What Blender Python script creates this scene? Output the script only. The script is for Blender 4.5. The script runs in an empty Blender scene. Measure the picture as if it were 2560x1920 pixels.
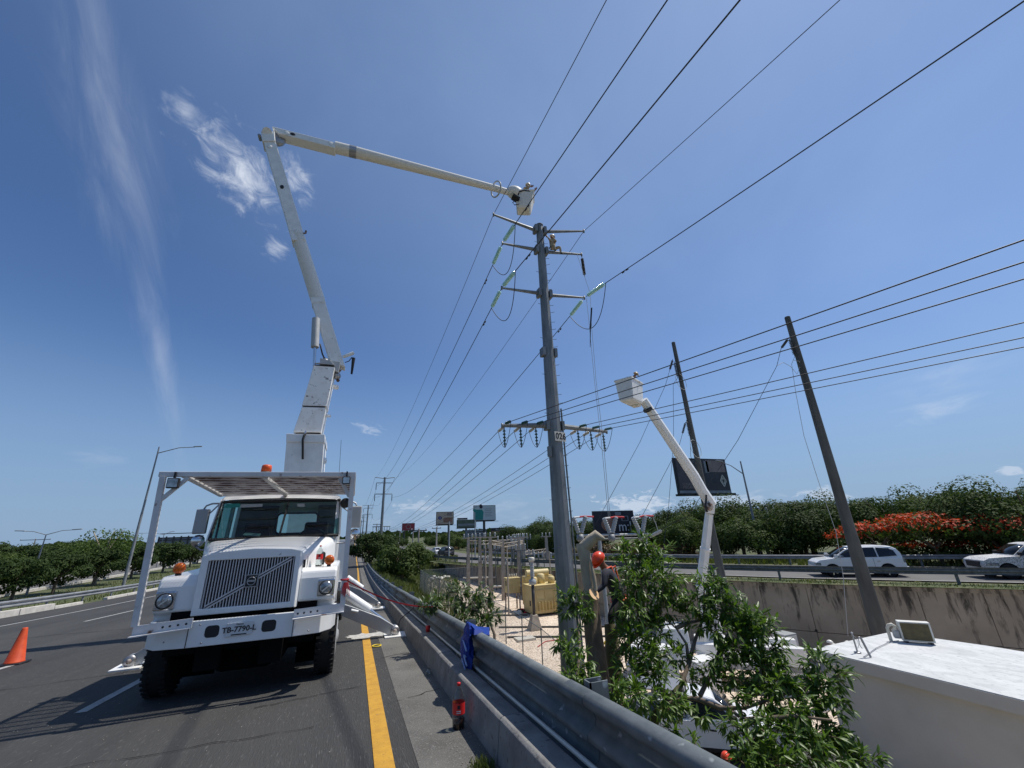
import bpy, bmesh, math, random
from mathutils import Vector, Matrix
from math import radians as R, sin, cos, pi, sqrt

scene = bpy.context.scene
COL = scene.collection

# ---------------------------------------------------------------- camera frame
# the eye is the world origin; Y runs along the carriageway, X to the right, Z up
F, PPX, PPY = 1016.0, 1280.0, 960.0
def _cr(px, py): return Vector(((px-PPX)/F, (PPY-py)/F, 1.0))
_up = _cr(1170, -1850).normalized()
_fw = _cr(880, 1343); _fw = (_fw - _up*_fw.dot(_up)).normalized()
_rt = _up.cross(_fw)
if _rt[0] < 0: _rt = -_rt
def ray(px, py):
    c = _cr(px, py)
    return Vector((_rt.dot(c), _fw.dot(c), _up.dot(c)))
def at(px, py, Y): d = ray(px, py); return d*(Y/d.y)          # survey point at a known distance along the road
def atx(px, py, X): d = ray(px, py); return d*(X/d.x)
def onz(px, py, z): d = ray(px, py); return d*(z/d.z)
def att(px, py, t): return ray(px, py)*t
def proj(p):
    c = Vector((cx_.dot(p), cy_.dot(p), cz_.dot(p))); return (PPX+F*c.x/c.z, PPY-F*c.y/c.z) if c.z > .1 else (-9999, 0)
def tr(cx, cy, Y): return at(320+cx*640/1659, 1140+cy*640/1659, Y)

cam_d = bpy.data.cameras.new('camera'); cam = bpy.data.objects.new('camera', cam_d); COL.objects.link(cam)
cam_d.sensor_fit = 'HORIZONTAL'; cam_d.sensor_width = 36.0; cam_d.lens = 36.0*F/2560.0
cam_d.clip_start = 0.05; cam_d.clip_end = 6000
cx_, cy_, cz_ = [Vector((_rt[i], _fw[i], _up[i])) for i in range(3)]
cam.matrix_world = Matrix(((cx_.x, cy_.x, -cz_.x, 0), (cx_.y, cy_.y, -cz_.y, 0), (cx_.z, cy_.z, -cz_.z, 0), (0, 0, 0, 1)))
scene.camera = cam

# ---------------------------------------------------------------- light
SUN_EL, SUN_AZ = R(62.0), R(87.5)            # azimuth from +Y towards +X
sd = Vector((sin(SUN_AZ)*cos(SUN_EL), cos(SUN_AZ)*cos(SUN_EL), sin(SUN_EL)))
sun_d = bpy.data.lights.new('sun', 'SUN'); sun_d.energy = 4.8; sun_d.angle = R(0.53); sun_d.color = (1.0, 0.95, 0.87)
sun = bpy.data.objects.new('sun', sun_d); COL.objects.link(sun)
sun.rotation_euler = sd.to_track_quat('Z', 'Y').to_euler()
sun.location = (60, 0, 150)

world = bpy.data.worlds.new('World'); scene.world = world; world.use_nodes = True
nt = world.node_tree; nt.nodes.clear()
def N(tree, t, **kw):
    n = tree.nodes.new(t)
    for k, v in kw.items():
        if k == 'ins':
            for a, b in v.items(): n.inputs[a].default_value = b
        else: setattr(n, k, v)
    return n
def L(tree, a, b): tree.links.new(a, b)
sky = N(nt, 'ShaderNodeTexSky', sky_type='NISHITA', sun_disc=False, sun_elevation=SUN_EL, sun_rotation=SUN_AZ,
        altitude=300, air_density=1.0, dust_density=0.35, ozone_density=4.0)
tc = N(nt, 'ShaderNodeTexCoord')
def vmath(op, a, b=None):
    n = N(nt, 'ShaderNodeVectorMath', operation=op); L(nt, a, n.inputs[0])
    if b is not None:
        if isinstance(b, (tuple, Vector)): n.inputs[1].default_value = tuple(b)
        else: L(nt, b, n.inputs[1])
    return n
def smath(op, a, b=None, c=None, clamp=False):
    n = N(nt, 'ShaderNodeMath', operation=op, use_clamp=clamp)
    for i, v in enumerate((a, b, c)):
        if v is None: continue
        if isinstance(v, (int, float)): n.inputs[i].default_value = v
        else: L(nt, v, n.inputs[i])
    return n.outputs[0]
D = tc.outputs['Generated']
def cloud(p0, p1, wpx, soft, nscale, nstretch, namt, gain, seed, detail=8):
    """a cloud lying along the sky direction p0 -> p1 (survey directions), wpx wide"""
    d0, d1 = ray(*p0).normalized(), ray(*p1).normalized()
    c = (d0+d1).normalized(); a = (d1-d0); ha = a.length/2; a = (a - c*a.dot(c)).normalized(); b = c.cross(a)
    hb = wpx/F
    dc = vmath('DOT_PRODUCT', D, c).outputs['Value']
    u = smath('DIVIDE', vmath('DOT_PRODUCT', D, a).outputs['Value'], dc)
    v = smath('DIVIDE', vmath('DOT_PRODUCT', D, b).outputs['Value'], dc)
    un = smath('DIVIDE', u, ha); vn = smath('DIVIDE', v, hb)
    co = N(nt, 'ShaderNodeCombineXYZ')
    nscale *= 3.4; namt *= 2.3
    L(nt, smath('MULTIPLY', u, nscale/nstretch), co.inputs[0]); L(nt, smath('MULTIPLY', v, nscale), co.inputs[1]); co.inputs[2].default_value = seed
    no = N(nt, 'ShaderNodeTexNoise', ins={'Scale': 1.0, 'Detail': detail, 'Roughness': 0.62, 'Distortion': 0.55}); L(nt, co.outputs[0], no.inputs['Vector'])
    r2 = smath('ADD', smath('POWER', smath('ABSOLUTE', un), 2.0), smath('POWER', smath('ABSOLUTE', vn), 2.0))
    s = smath('SUBTRACT', 1.0, smath('SQRT', r2))
    s = smath('ADD', s, smath('MULTIPLY', smath('SUBTRACT', no.outputs['Fac'], 0.5), namt))
    m = N(nt, 'ShaderNodeMapRange', interpolation_type='SMOOTHSTEP', ins={'From Min': 0.0, 'From Max': soft, 'To Min': 0.0, 'To Max': gain}); L(nt, s, m.inputs['Value'])
    front = smath('GREATER_THAN', dc, 0.2)
    return smath('MULTIPLY', m.outputs[0], front)
cl = [
    cloud((120, -460), (405, 840), 66, 2.0, 6, 5.0, .8, 0.36, 1.3),
    cloud((300, 430), (482, 1260), 30, 1.7, 8, 5.0, .7, 0.30, 4.1),
    cloud((400, 230), (520, 330), 32, 1.7, 12, 1.5, 1.2, 0.5, 2.2),
    cloud((475, 300), (715, 550), 60, 1.7, 9, 1.45, 1.35, 1.0, 3.7),
    cloud((700, 380), (785, 520), 38, 1.6, 11, 1.3, 1.35, 0.7, 6.4),
    cloud((655, 600), (730, 642), 24, 1.4, 15, 2.0, 1.3, 0.5, 5.5),
    cloud((880, 1062), (965, 1082), 14, 1.0, 24, 2.5, 1.5, 0.32, 7.7),
    cloud((2230, 1050), (2480, 985), 30, 1.5, 12, 3.0, 1.2, 0.30, 8.3),
    cloud((2150, 1000), (2600, 860), 34, 1.6, 10, 4.0, 1.4, 0.16, 9.1),
    cloud((150, 1140), (330, 1150), 22, 1.4, 14, 4.0, 1.3, 0.14, 10.1),
    cloud((1500, 1262), (1690, 1256), 22, 0.7, 26, 2.4, 1.8, 0.55, 11.2),
    cloud((1990, 1232), (2120, 1240), 15, 0.8, 26, 2.2, 1.8, 0.42, 12.6),
    cloud((2480, 1178), (2580, 1172), 10, 0.9, 26, 2.2, 1.6, 0.45, 13.6),
    cloud((990, 1270), (1100, 1262), 22, 0.8, 26, 2.2, 1.8, 0.34, 14.6),
    cloud((1700, 1240), (1960, 1262), 26, 1.0, 22, 3.0, 1.8, 0.34, 15.6),
    cloud((880, 1300), (1400, 1262), 44, 1.5, 18, 4.0, 1.5, 0.22, 16.9),
]
tot = cl[0]
for c_ in cl[1:]: tot = smath('MAXIMUM', tot, c_)
# thin high haze veil spread over the whole sky, thicker towards the sun as high cirrus is
no = N(nt, 'ShaderNodeTexNoise', ins={'Scale': 2.2, 'Detail': 7, 'Roughness': 0.55, 'Distortion': 0.6}); L(nt, D, no.inputs['Vector'])
sdot = vmath('DOT_PRODUCT', D, sd).outputs['Value']
veil = N(nt, 'ShaderNodeMapRange', interpolation_type='SMOOTHSTEP', ins={'From Min': 0.2, 'From Max': 1.0, 'To Min': 0.0, 'To Max': 0.25}); L(nt, sdot, veil.inputs['Value'])
veil = smath('MULTIPLY', veil.outputs[0], smath('MULTIPLY_ADD', no.outputs['Fac'], 1.0, 0.4))
tot = smath('MAXIMUM', tot, 0.0, clamp=True)
mix = N(nt, 'ShaderNodeMix', data_type='RGBA'); L(nt, tot, mix.inputs['Factor'])
SKYTINT = N(nt, 'ShaderNodeMix', data_type='RGBA', blend_type='MULTIPLY', ins={'Factor': 1.0}); L(nt, sky.outputs[0], SKYTINT.inputs['A']); SKYTINT.inputs['B'].default_value = (0.85, 1.02, 1.24, 1)
sz = N(nt, 'ShaderNodeSeparateXYZ'); L(nt, D, sz.inputs[0])
hz = N(nt, 'ShaderNodeMapRange', interpolation_type='SMOOTHSTEP', ins={'From Min': -0.02, 'From Max': 0.42, 'To Min': 0.92, 'To Max': 0.0}); L(nt, sz.outputs['Z'], hz.inputs['Value'])
hmix = N(nt, 'ShaderNodeMix', data_type='RGBA'); L(nt, hz.outputs[0], hmix.inputs['Factor']); L(nt, SKYTINT.outputs['Result'], hmix.inputs['A']); hmix.inputs['B'].default_value = (2.9, 4.35, 6.5, 1)
vmix = N(nt, 'ShaderNodeMix', data_type='RGBA'); L(nt, veil, vmix.inputs['Factor']); L(nt, hmix.outputs['Result'], vmix.inputs['A']); vmix.inputs['B'].default_value = (6.4, 8.6, 12.0, 1)
L(nt, vmix.outputs['Result'], mix.inputs['A']); mix.inputs['B'].default_value = (8.4, 9.1, 10.3, 1)
bg = N(nt, 'ShaderNodeBackground', ins={'Strength': 0.088}); L(nt, mix.outputs['Result'], bg.inputs['Color'])
wo = N(nt, 'ShaderNodeOutputWorld'); L(nt, bg.outputs[0], wo.inputs['Surface'])

vs = scene.view_settings
scene.display_settings.display_device = 'sRGB'
vs.view_transform = 'Standard'; vs.look = 'None'; vs.gamma = 1.0; vs.use_curve_mapping = False
vs.exposure = 0.0
scene.render.engine = 'CYCLES'
scene.cycles.max_bounces = 8; scene.cycles.transparent_max_bounces = 16

# ---------------------------------------------------------------- materials
def mat(name, col, rough=0.6, metal=0.0, col2=None, scale=3.0, lo=0.35, hi=0.65, detail=6, stretch=(1, 1, 1), bump=0.0, bscale=40.0,
        speck=None, speck_scale=200.0, speck_lo=0.62, speck_hi=0.7, spec=0.5, emit=None, estr=0.0, coat=0.0, alpha=None, dist=0.0):
    m = bpy.data.materials.new(name); m.use_nodes = True
    t = m.node_tree; b = t.nodes['Principled BSDF']
    b.inputs['Base Color'].default_value = (*col, 1); b.inputs['Roughness'].default_value = rough
    b.inputs['Metallic'].default_value = metal; b.inputs['Specular IOR Level'].default_value = spec
    if coat: b.inputs['Coat Weight'].default_value = coat; b.inputs['Coat Roughness'].default_value = 0.12
    tcn = N(t, 'ShaderNodeTexCoord'); mp = N(t, 'ShaderNodeMapping'); L(t, tcn.outputs['Object'], mp.inputs[0]); mp.inputs['Scale'].default_value = stretch
    out = None
    if col2 is not None:
        n = N(t, 'ShaderNodeTexNoise', ins={'Scale': scale, 'Detail': detail, 'Roughness': 0.6, 'Distortion': dist}); L(t, mp.outputs[0], n.inputs['Vector'])
        r = N(t, 'ShaderNodeValToRGB'); r.color_ramp.elements[0].position = lo; r.color_ramp.elements[1].position = hi
        r.color_ramp.elements[0].color = (*col, 1); r.color_ramp.elements[1].color = (*col2, 1)
        L(t, n.outputs['Fac'], r.inputs[0]); out = r.outputs[0]
    if speck is not None:
        n = N(t, 'ShaderNodeTexNoise', ins={'Scale': speck_scale, 'Detail': 2, 'Roughness': 0.5}); L(t, mp.outputs[0], n.inputs['Vector'])
        r = N(t, 'ShaderNodeValToRGB'); r.color_ramp.elements[0].position = speck_lo; r.color_ramp.elements[1].position = speck_hi
        r.color_ramp.elements[0].color = (0, 0, 0, 1); r.color_ramp.elements[1].color = (1, 1, 1, 1); L(t, n.outputs['Fac'], r.inputs[0])
        mx = N(t, 'ShaderNodeMix', data_type='RGBA'); L(t, r.outputs[0], mx.inputs['Factor'])
        if out is not None: L(t, out, mx.inputs['A'])
        else: mx.inputs['A'].default_value = (*col, 1)
        mx.inputs['B'].default_value = (*speck, 1); out = mx.outputs['Result']
    if out is not None: L(t, out, b.inputs['Base Color'])
    if bump:
        n = N(t, 'ShaderNodeTexNoise', ins={'Scale': bscale, 'Detail': 5, 'Roughness': 0.6}); L(t, mp.outputs[0], n.inputs['Vector'])
        bp = N(t, 'ShaderNodeBump', ins={'Strength': bump, 'Distance': 0.02}); L(t, n.outputs['Fac'], bp.inputs['Height']); L(t, bp.outputs[0], b.inputs['Normal'])
    if emit: b.inputs['Emission Color'].default_value = (*emit, 1); b.inputs['Emission Strength'].default_value = estr
    return m
def glassy(name, tint, rough=0.03, refl=0.06, trans=0.8):
    """tinted see-through sheet: part transparent, part mirror by angle"""
    m = bpy.data.materials.new(name); m.use_nodes = True; t = m.node_tree; t.nodes.clear()
    tb = N(t, 'ShaderNodeBsdfTransparent', ins={'Color': (*tint, 1)})
    gl = N(t, 'ShaderNodeBsdfGlossy', ins={'Color': (1, 1, 1, 1), 'Roughness': rough})
    lw = N(t, 'ShaderNodeLayerWeight', ins={'Blend': 0.35}); fr = N(t, 'ShaderNodeMath', operation='MULTIPLY_ADD'); L(t, lw.outputs['Facing'], fr.inputs[0]); fr.inputs[1].default_value = refl*5; fr.inputs[2].default_value = .02
    mx = N(t, 'ShaderNodeMixShader'); L(t, fr.outputs[0], mx.inputs[0]); L(t, tb.outputs[0], mx.inputs[1]); L(t, gl.outputs[0], mx.inputs[2])
    o = N(t, 'ShaderNodeOutputMaterial'); L(t, mx.outputs[0], o.inputs[0])
    return m
def leafmat(name, a, b, rough=0.45, trans=0.25, scale=0.9, spec=0.5):
    m = bpy.data.materials.new(name); m.use_nodes = True; t = m.node_tree; t.nodes.clear()
    tcn = N(t, 'ShaderNodeTexCoord'); n = N(t, 'ShaderNodeTexNoise', ins={'Scale': scale, 'Detail': 4, 'Roughness': 0.7}); L(t, tcn.outputs['Object'], n.inputs['Vector'])
    n2 = N(t, 'ShaderNodeTexNoise', ins={'Scale': scale*9, 'Detail': 2, 'Roughness': 0.6}); L(t, tcn.outputs['Object'], n2.inputs['Vector'])
    av = N(t, 'ShaderNodeMath', operation='MULTIPLY_ADD'); L(t, n2.outputs['Fac'], av.inputs[0]); av.inputs[1].default_value = .6; sc_ = N(t, 'ShaderNodeMath', operation='MULTIPLY'); L(t, n.outputs['Fac'], sc_.inputs[0]); sc_.inputs[1].default_value = .4; L(t, sc_.outputs[0], av.inputs[2])
    r = N(t, 'ShaderNodeValToRGB'); r.color_ramp.elements[0].position = 0.36; r.color_ramp.elements[1].position = 0.66
    r.color_ramp.elements[0].color = (*a, 1); r.color_ramp.elements[1].color = (*b, 1); L(t, av.outputs[0], r.inputs[0])
    p = N(t, 'ShaderNodeBsdfPrincipled', ins={'Roughness': rough, 'Specular IOR Level': spec}); L(t, r.outputs[0], p.inputs['Base Color'])
    tl = N(t, 'ShaderNodeBsdfTranslucent'); 
    hs = N(t, 'ShaderNodeMix', data_type='RGBA', blend_type='MULTIPLY', ins={'Factor': 1.0}); L(t, r.outputs[0], hs.inputs['A']); hs.inputs['B'].default_value = (1.3, 1.5, 0.5, 1)
    L(t, hs.outputs['Result'], tl.inputs['Color'])
    mx = N(t, 'ShaderNodeMixShader', ins={0: trans}); L(t, p.outputs[0], mx.inputs[1]); L(t, tl.outputs[0], mx.inputs[2])
    o = N(t, 'ShaderNodeOutputMaterial'); L(t, mx.outputs[0], o.inputs[0])
    return m

M = {}
M['asphalt'] = mat('asphalt', (0.028, 0.0275, 0.027), 0.9, col2=(0.046, 0.045, 0.043), scale=0.9, stretch=(1, .09, 1), speck=(0.085, 0.083, 0.08), speck_scale=60, speck_lo=0.6, speck_hi=0.74, bump=0.8, bscale=70)
M['asphalt_old'] = mat('asphalt_old', (0.088, 0.084, 0.076), 0.9, col2=(0.135, 0.13, 0.118), scale=1.3, speck=(0.19, 0.18, 0.168), speck_scale=55, speck_lo=0.56, speck_hi=0.7, bump=0.6, bscale=90)
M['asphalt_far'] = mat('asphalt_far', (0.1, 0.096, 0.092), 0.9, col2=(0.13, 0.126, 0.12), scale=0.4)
M['yellow_paint'] = mat('yellow_paint', (0.54, 0.29, 0.025), 0.75, col2=(0.42, 0.215, 0.02), scale=6, speck=(0.15, 0.1, 0.04), speck_scale=40, speck_lo=0.66, speck_hi=0.74, bump=.3, bscale=90)
M['white_paint'] = mat('white_paint', (0.4, 0.4, 0.385), 0.75, col2=(0.28, 0.28, 0.27), scale=5, speck=(0.1, 0.1, 0.1), speck_scale=30, speck_lo=0.6, speck_hi=0.7)
M['powder'] = mat('powder', (0.55, 0.54, 0.5), 0.95, col2=(0.3, 0.29, 0.27), scale=12)
M['concrete'] = mat('concrete', (0.15, 0.145, 0.14), 0.9, col2=(0.24, 0.235, 0.225), scale=3.5, speck=(0.09, 0.085, 0.08), speck_scale=14, speck_lo=0.6, speck_hi=0.75, bump=0.5, bscale=25)
M['kerb_pale'] = mat('kerb_pale', (0.42, 0.4, 0.36), 0.9, col2=(0.56, 0.53, 0.48), scale=2.5, bump=.3)
M['wall'] = None
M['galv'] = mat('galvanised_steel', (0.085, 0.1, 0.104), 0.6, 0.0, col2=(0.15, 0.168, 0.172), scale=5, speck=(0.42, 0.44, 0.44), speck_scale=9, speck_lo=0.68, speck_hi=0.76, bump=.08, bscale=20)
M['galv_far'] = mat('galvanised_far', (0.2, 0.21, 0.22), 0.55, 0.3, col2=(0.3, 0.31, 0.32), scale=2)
M['pole_steel'] = mat('pole_steel', (0.13, 0.145, 0.155), 0.55, 0.3, col2=(0.22, 0.235, 0.245), scale=2.2, stretch=(1, 1, .25), speck=(0.3, .31, .31), speck_scale=12, speck_lo=.66, speck_hi=.76)
M['dark_pole'] = mat('weathered_pole', (0.055, 0.058, 0.055), 0.8, col2=(0.1, 0.105, 0.1), scale=2.5, stretch=(1, 1, .2))
M['con_post'] = mat('concrete_post', (0.3, 0.26, 0.21), 0.9, col2=(0.42, 0.37, 0.31), scale=3)
M['white'] = mat('white_enamel', (0.80, 0.80, 0.785), 0.35, col2=(0.72, 0.72, 0.70), scale=2.2, lo=.4, hi=.75, coat=0.3, speck=(0.32, .29, .25), speck_scale=11, speck_lo=.74, speck_hi=.82)
M['white_worn'] = mat('worn_white_paint', (0.76, 0.755, 0.73), 0.5, col2=(0.56, 0.53, 0.48), scale=3.0, lo=.5, hi=.8, speck=(0.12, .1, .085), speck_scale=7, speck_lo=.64, speck_hi=.74)
M['boom'] = mat('boom_white', (0.78, 0.78, 0.76), 0.45, col2=(0.68, 0.68, 0.66), scale=3, speck=(0.3, .29, .27), speck_scale=9, speck_lo=.7, speck_hi=.8)
M['fibre'] = mat('boom_fibreglass', (0.74, 0.71, 0.65), 0.55, col2=(0.64, 0.61, 0.55), scale=14, detail=8)
M['grey'] = mat('grey_paint', (0.42, 0.43, 0.43), 0.5, col2=(0.36, 0.37, 0.37), scale=3)
M['rack'] = mat('rack_white', (0.62, 0.61, 0.6), 0.5, col2=(0.5, 0.47, 0.45), scale=4, lo=.5, hi=.8, speck=(0.16, .07, .035), speck_scale=8, speck_lo=.66, speck_hi=.76)
M['rust'] = mat('rusted_slat', (0.5, 0.44, 0.39), 0.8, col2=(0.1, 0.042, 0.022), scale=4.0, lo=.42, hi=.56, detail=8, speck=(0.03, .016, .011), speck_scale=6, speck_lo=.62, speck_hi=.7)
M['black'] = mat('black_rubber', (0.012, 0.012, 0.013), 0.7)
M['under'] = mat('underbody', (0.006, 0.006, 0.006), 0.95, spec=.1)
M['tyre'] = mat('tyre_rubber', (0.009, 0.009, 0.009), 0.9, col2=(0.014, .0135, .013), scale=8)
M['navy_dark'] = mat('grille_void', (0.008, 0.008, 0.013), 0.6)
M['bar'] = mat('grille_bar', (0.55, 0.53, 0.54), 0.4, 0.3)
M['chrome'] = mat('chrome', (0.6, 0.61, 0.62), 0.18, 1.0)
M['steel'] = mat('bare_steel', (0.35, 0.35, 0.36), 0.45, 0.8)
M['lens'] = mat('lamp_lens', (0.45, 0.48, 0.5), 0.12, 0.6, col2=(0.15, .17, .19), scale=9)
M['amber'] = mat('amber_lens', (0.75, 0.16, 0.008), 0.25, col2=(0.3, 0.05, 0.004), scale=14)
M['orange'] = mat('orange_plastic', (0.8, 0.11, 0.012), 0.45, col2=(0.62, .07, .01), scale=6)
M['cone'] = mat('cone_orange', (0.62, 0.075, 0.012), 0.6, col2=(0.5, .05, .01), scale=9)
M['glass'] = glassy('windscreen_glass', (0.33, 0.52, 0.5))
M['glass_dark'] = mat('dark_glass', (0.012, 0.014, 0.016), 0.08, spec=.6)
M['clear'] = glassy('clear_plastic', (0.8, 0.85, 0.84))
M['interior'] = mat('cab_interior', (0.055, 0.062, 0.062), 0.8)
M['cabinside'] = mat('cab_lining', (0.12, 0.13, 0.13), 0.85)
M['red'] = mat('red_cloth', (0.45, 0.018, 0.025), 0.7)
M['redlabel'] = mat('red_label', (0.6, 0.02, 0.02), 0.4)
M['cola'] = mat('dark_cola', (0.02, 0.007, 0.004), 0.15)
M['blue'] = mat('blue_plastic', (0.005, 0.024, 0.17), 0.5, col2=(0.008, .04, .27), scale=8, spec=.25)
M['bluewhite'] = mat('bag_print', (0.3, 0.38, 0.6), 0.5)
M['wire'] = mat('wire_aluminium', (0.035, 0.037, 0.04), 0.6, .2)
M['wire_pale'] = mat('rope_pale', (0.42, 0.43, 0.42), 0.8)
M['hose'] = mat('hose_black', (0.01, .01, .012), .5)
M['green_glass'] = mat('green_glass_insulator', (0.3, 0.62, 0.54), 0.1, col2=(0.62, .86, .8), scale=9, spec=.8)
M['green_dark'] = mat('dark_green_insulator', (0.02, 0.09, 0.075), 0.25)
M['insul_grey'] = mat('grey_insulator', (0.045, 0.05, 0.055), 0.5)
M['insul_white'] = mat('pale_insulator', (0.6, 0.57, 0.5), 0.35)
M['insul_sw'] = mat('switch_insulator', (0.35, 0.37, 0.38), 0.35)
M['cream'] = mat('cream_paint', (0.62, 0.5, 0.24), 0.55, col2=(0.54, .42, .19), scale=1.4, speck=(0.3, .15, .05), speck_scale=5, speck_lo=.7, speck_hi=.78)
M['gravel'] = mat('pale_gravel', (0.58, 0.47, 0.36), 0.95, col2=(0.7, 0.59, 0.47), scale=0.5, speck=(0.24, .19, .15), speck_scale=9, speck_lo=.5, speck_hi=.66, bump=.6, bscale=16)
M['soil'] = mat('soil_grass', (0.06, 0.075, 0.025), 0.95, col2=(0.14, 0.13, 0.065), scale=0.5, lo=.42, hi=.7, speck=(0.045, .065, .018), speck_scale=3.5, speck_lo=.48, speck_hi=.62)
M['soil_dark'] = mat('soil_shade', (0.11, 0.09, 0.06), 0.95, col2=(0.07, .075, .03), scale=1.2)
M['roof'] = mat('roof_coat', (0.57, 0.58, 0.575), 0.8, col2=(0.42, 0.435, 0.435), scale=1.7, detail=10, lo=.35, hi=.7, stretch=(1, .5, 1), dist=1.2, speck=(0.35, .365, .37), speck_scale=13, speck_lo=.57, speck_hi=.72, bump=.2, bscale=12)
M['stucco'] = mat('white_stucco', (0.56, 0.54, 0.505), 0.85, col2=(0.5, .478, .44), scale=0.8, bump=.15, bscale=70)
M['ac_coil'] = mat('condenser_coil', (0.16, 0.13, 0.06), 0.7, col2=(0.1, .085, .045), scale=6)
M['ac_white'] = mat('ac_casing', (0.66, 0.66, 0.63), 0.5, col2=(0.6, .58, .5), scale=3)
M['pvc'] = mat('pvc_pipe', (0.6, 0.58, 0.52), 0.5, col2=(.5, .46, .36), scale=6)
M['skin'] = mat('skin', (0.24, 0.12, 0.07), 0.55)
M['khaki'] = mat('khaki_cloth', (0.36, 0.3, 0.21), 0.9, col2=(0.3, .25, .17), scale=7)
M['navy'] = mat('navy_cloth', (0.016, 0.018, 0.03), 0.9, col2=(.03, .034, .055), scale=6)
M['greyshirt'] = mat('grey_cloth', (0.15, .165, .185), 0.9, col2=(.1, .11, .13), scale=6)
M['black_cloth'] = mat('black_cloth', (0.012, .012, .014), .9)
M['helmet_white'] = mat('helmet_white', (.75, .74, .7), .35)
M['helmet_yellow'] = mat('helmet_yellow', (.75, .5, .02), .35)
M['helmet_orange'] = mat('helmet_orange', (.72, .06, .015), .35, col2=(.6, .045, .012), scale=6)
M['bark_pale'] = mat('pale_bark', (0.3, 0.25, 0.18), 0.9, col2=(0.42, .37, .29), scale=3, stretch=(1, 1, .4), bump=.7, bscale=14)
M['bark'] = mat('brown_bark', (0.12, 0.09, 0.065), 0.95, col2=(0.2, .155, .115), scale=5, stretch=(1, 1, .3), bump=.8, bscale=18)
M['bark_green'] = mat('mossy_bark', (0.075, 0.075, 0.03), 0.95, col2=(0.13, .11, .06), scale=5, bump=.7, bscale=16)
M['cutwood'] = mat('fresh_cut_wood', (0.72, 0.42, 0.2), 0.8, col2=(0.8, .56, .33), scale=7)
M['leaf'] = leafmat('leaf_foreground', (0.034, 0.078, 0.014), (0.15, 0.235, 0.045), 0.4, 0.3, 1.6, .35)
M['leaf_bush'] = leafmat('leaf_bush', (0.04, 0.07, 0.022), (0.1, 0.15, 0.045), 0.4, 0.25, 1.6)
M['leaf_a'] = leafmat('leaf_dark', (0.014, 0.031, 0.009), (0.06, 0.088, 0.024), 0.7, 0.2, 0.5, .15)
M['leaf_b'] = leafmat('leaf_mid', (0.024, 0.048, 0.012), (0.09, 0.122, 0.034), 0.7, 0.22, 0.5, .15)
M['leaf_c'] = leafmat('leaf_pale', (0.05, 0.085, 0.022), (0.12, 0.17, 0.05), 0.7, 0.25, 0.5, .15)
M['leaf_brown'] = leafmat('leaf_brown', (0.09, 0.06, 0.025), (0.16, 0.11, 0.045), 0.6, 0.2, 0.5)
M['blossom'] = leafmat('blossom_red', (0.38, 0.035, 0.012), (0.62, 0.075, 0.018), 0.6, 0.3, 1.2, .2)
M['grass'] = leafmat('grass_blades', (0.06, 0.085, 0.02), (0.16, 0.17, 0.05), 0.6, 0.25, 0.7)
M['plate'] = mat('plate_white', (.6, .61, .6), .5)
M['ink'] = mat('print_black', (.012, .012, .014), .6)
M['print_white'] = mat('print_white', (.6, .6, .6), .6)
M['board_dark'] = mat('board_dark', (.011, .012, .02), .5, col2=(.03, .025, .032), scale=.5)
M['board_frame'] = mat('board_frame', (.035, .037, .04), .6)
M['board_beige'] = mat('board_beige', (.42, .31, .22), .6, col2=(.55, .45, .34), scale=.6)
M['board_white'] = mat('board_white', (.52, .56, .55), .6)
M['board_teal'] = mat('board_teal', (.02, .23, .2), .6)
M['board_green'] = mat('board_green', (.06, .09, .06), .6, col2=(.12, .14, .1), scale=.8)
M['board_red'] = mat('board_red', (.27, .03, .04), .6)
M['board_brown'] = mat('board_brown', (.22, .1, .06), .6, col2=(.35, .19, .13), scale=1.5)
M['board_grey'] = mat('board_grey', (.17, .18, .2), .6, col2=(.28, .29, .31), scale=.7)
M['board_skin'] = mat('board_photo', (.2, .14, .13), .6, col2=(.3, .23, .21), scale=.6)
M['screen_grey'] = mat('mesh_panel_grey', (.16, .19, .22), .6)
M['car_white'] = mat('car_white', (.74, .75, .76), .25, coat=.5)
M['chain'] = mat('chainlink', (.3, .31, .31), .5, .5)
M['redmesh'] = M['red']
def wall_material():
    m = mat('retaining_concrete', (.33, .295, .24), .95, col2=(.26, .23, .185), scale=.7, bump=.25, bscale=12)
    t = m.node_tree; b = t.nodes['Principled BSDF']
    src = b.inputs['Base Color'].links[0].from_socket
    tcn = N(t, 'ShaderNodeTexCoord'); mp = N(t, 'ShaderNodeMapping'); L(t, tcn.outputs['Object'], mp.inputs[0]); mp.inputs['Scale'].default_value = (1.7, 1.7, .3)
    n = N(t, 'ShaderNodeTexNoise', ins={'Scale': 1.6, 'Detail': 9, 'Roughness': .68, 'Distortion': .4}); L(t, mp.outputs[0], n.inputs['Vector'])
    sx = N(t, 'ShaderNodeSeparateXYZ'); L(t, tcn.outputs['Object'], sx.inputs[0])
    mr = N(t, 'ShaderNodeMapRange', ins={'From Min': -7.0, 'From Max': -3.8, 'To Min': -.1, 'To Max': .085}); L(t, sx.outputs['Z'], mr.inputs['Value'])
    ad = N(t, 'ShaderNodeMath', operation='ADD'); L(t, n.outputs['Fac'], ad.inputs[0]); L(t, mr.outputs[0], ad.inputs[1])
    r = N(t, 'ShaderNodeValToRGB'); r.color_ramp.elements[0].position = .54; r.color_ramp.elements[1].position = .67; L(t, ad.outputs[0], r.inputs[0])
    mx = N(t, 'ShaderNodeMix', data_type='RGBA'); L(t, r.outputs[0], mx.inputs['Factor']); L(t, src, mx.inputs['A']); mx.inputs['B'].default_value = (.055, .05, .043, 1)
    L(t, mx.outputs['Result'], b.inputs['Base Color'])
    return m
M['wall'] = wall_material()

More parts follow.
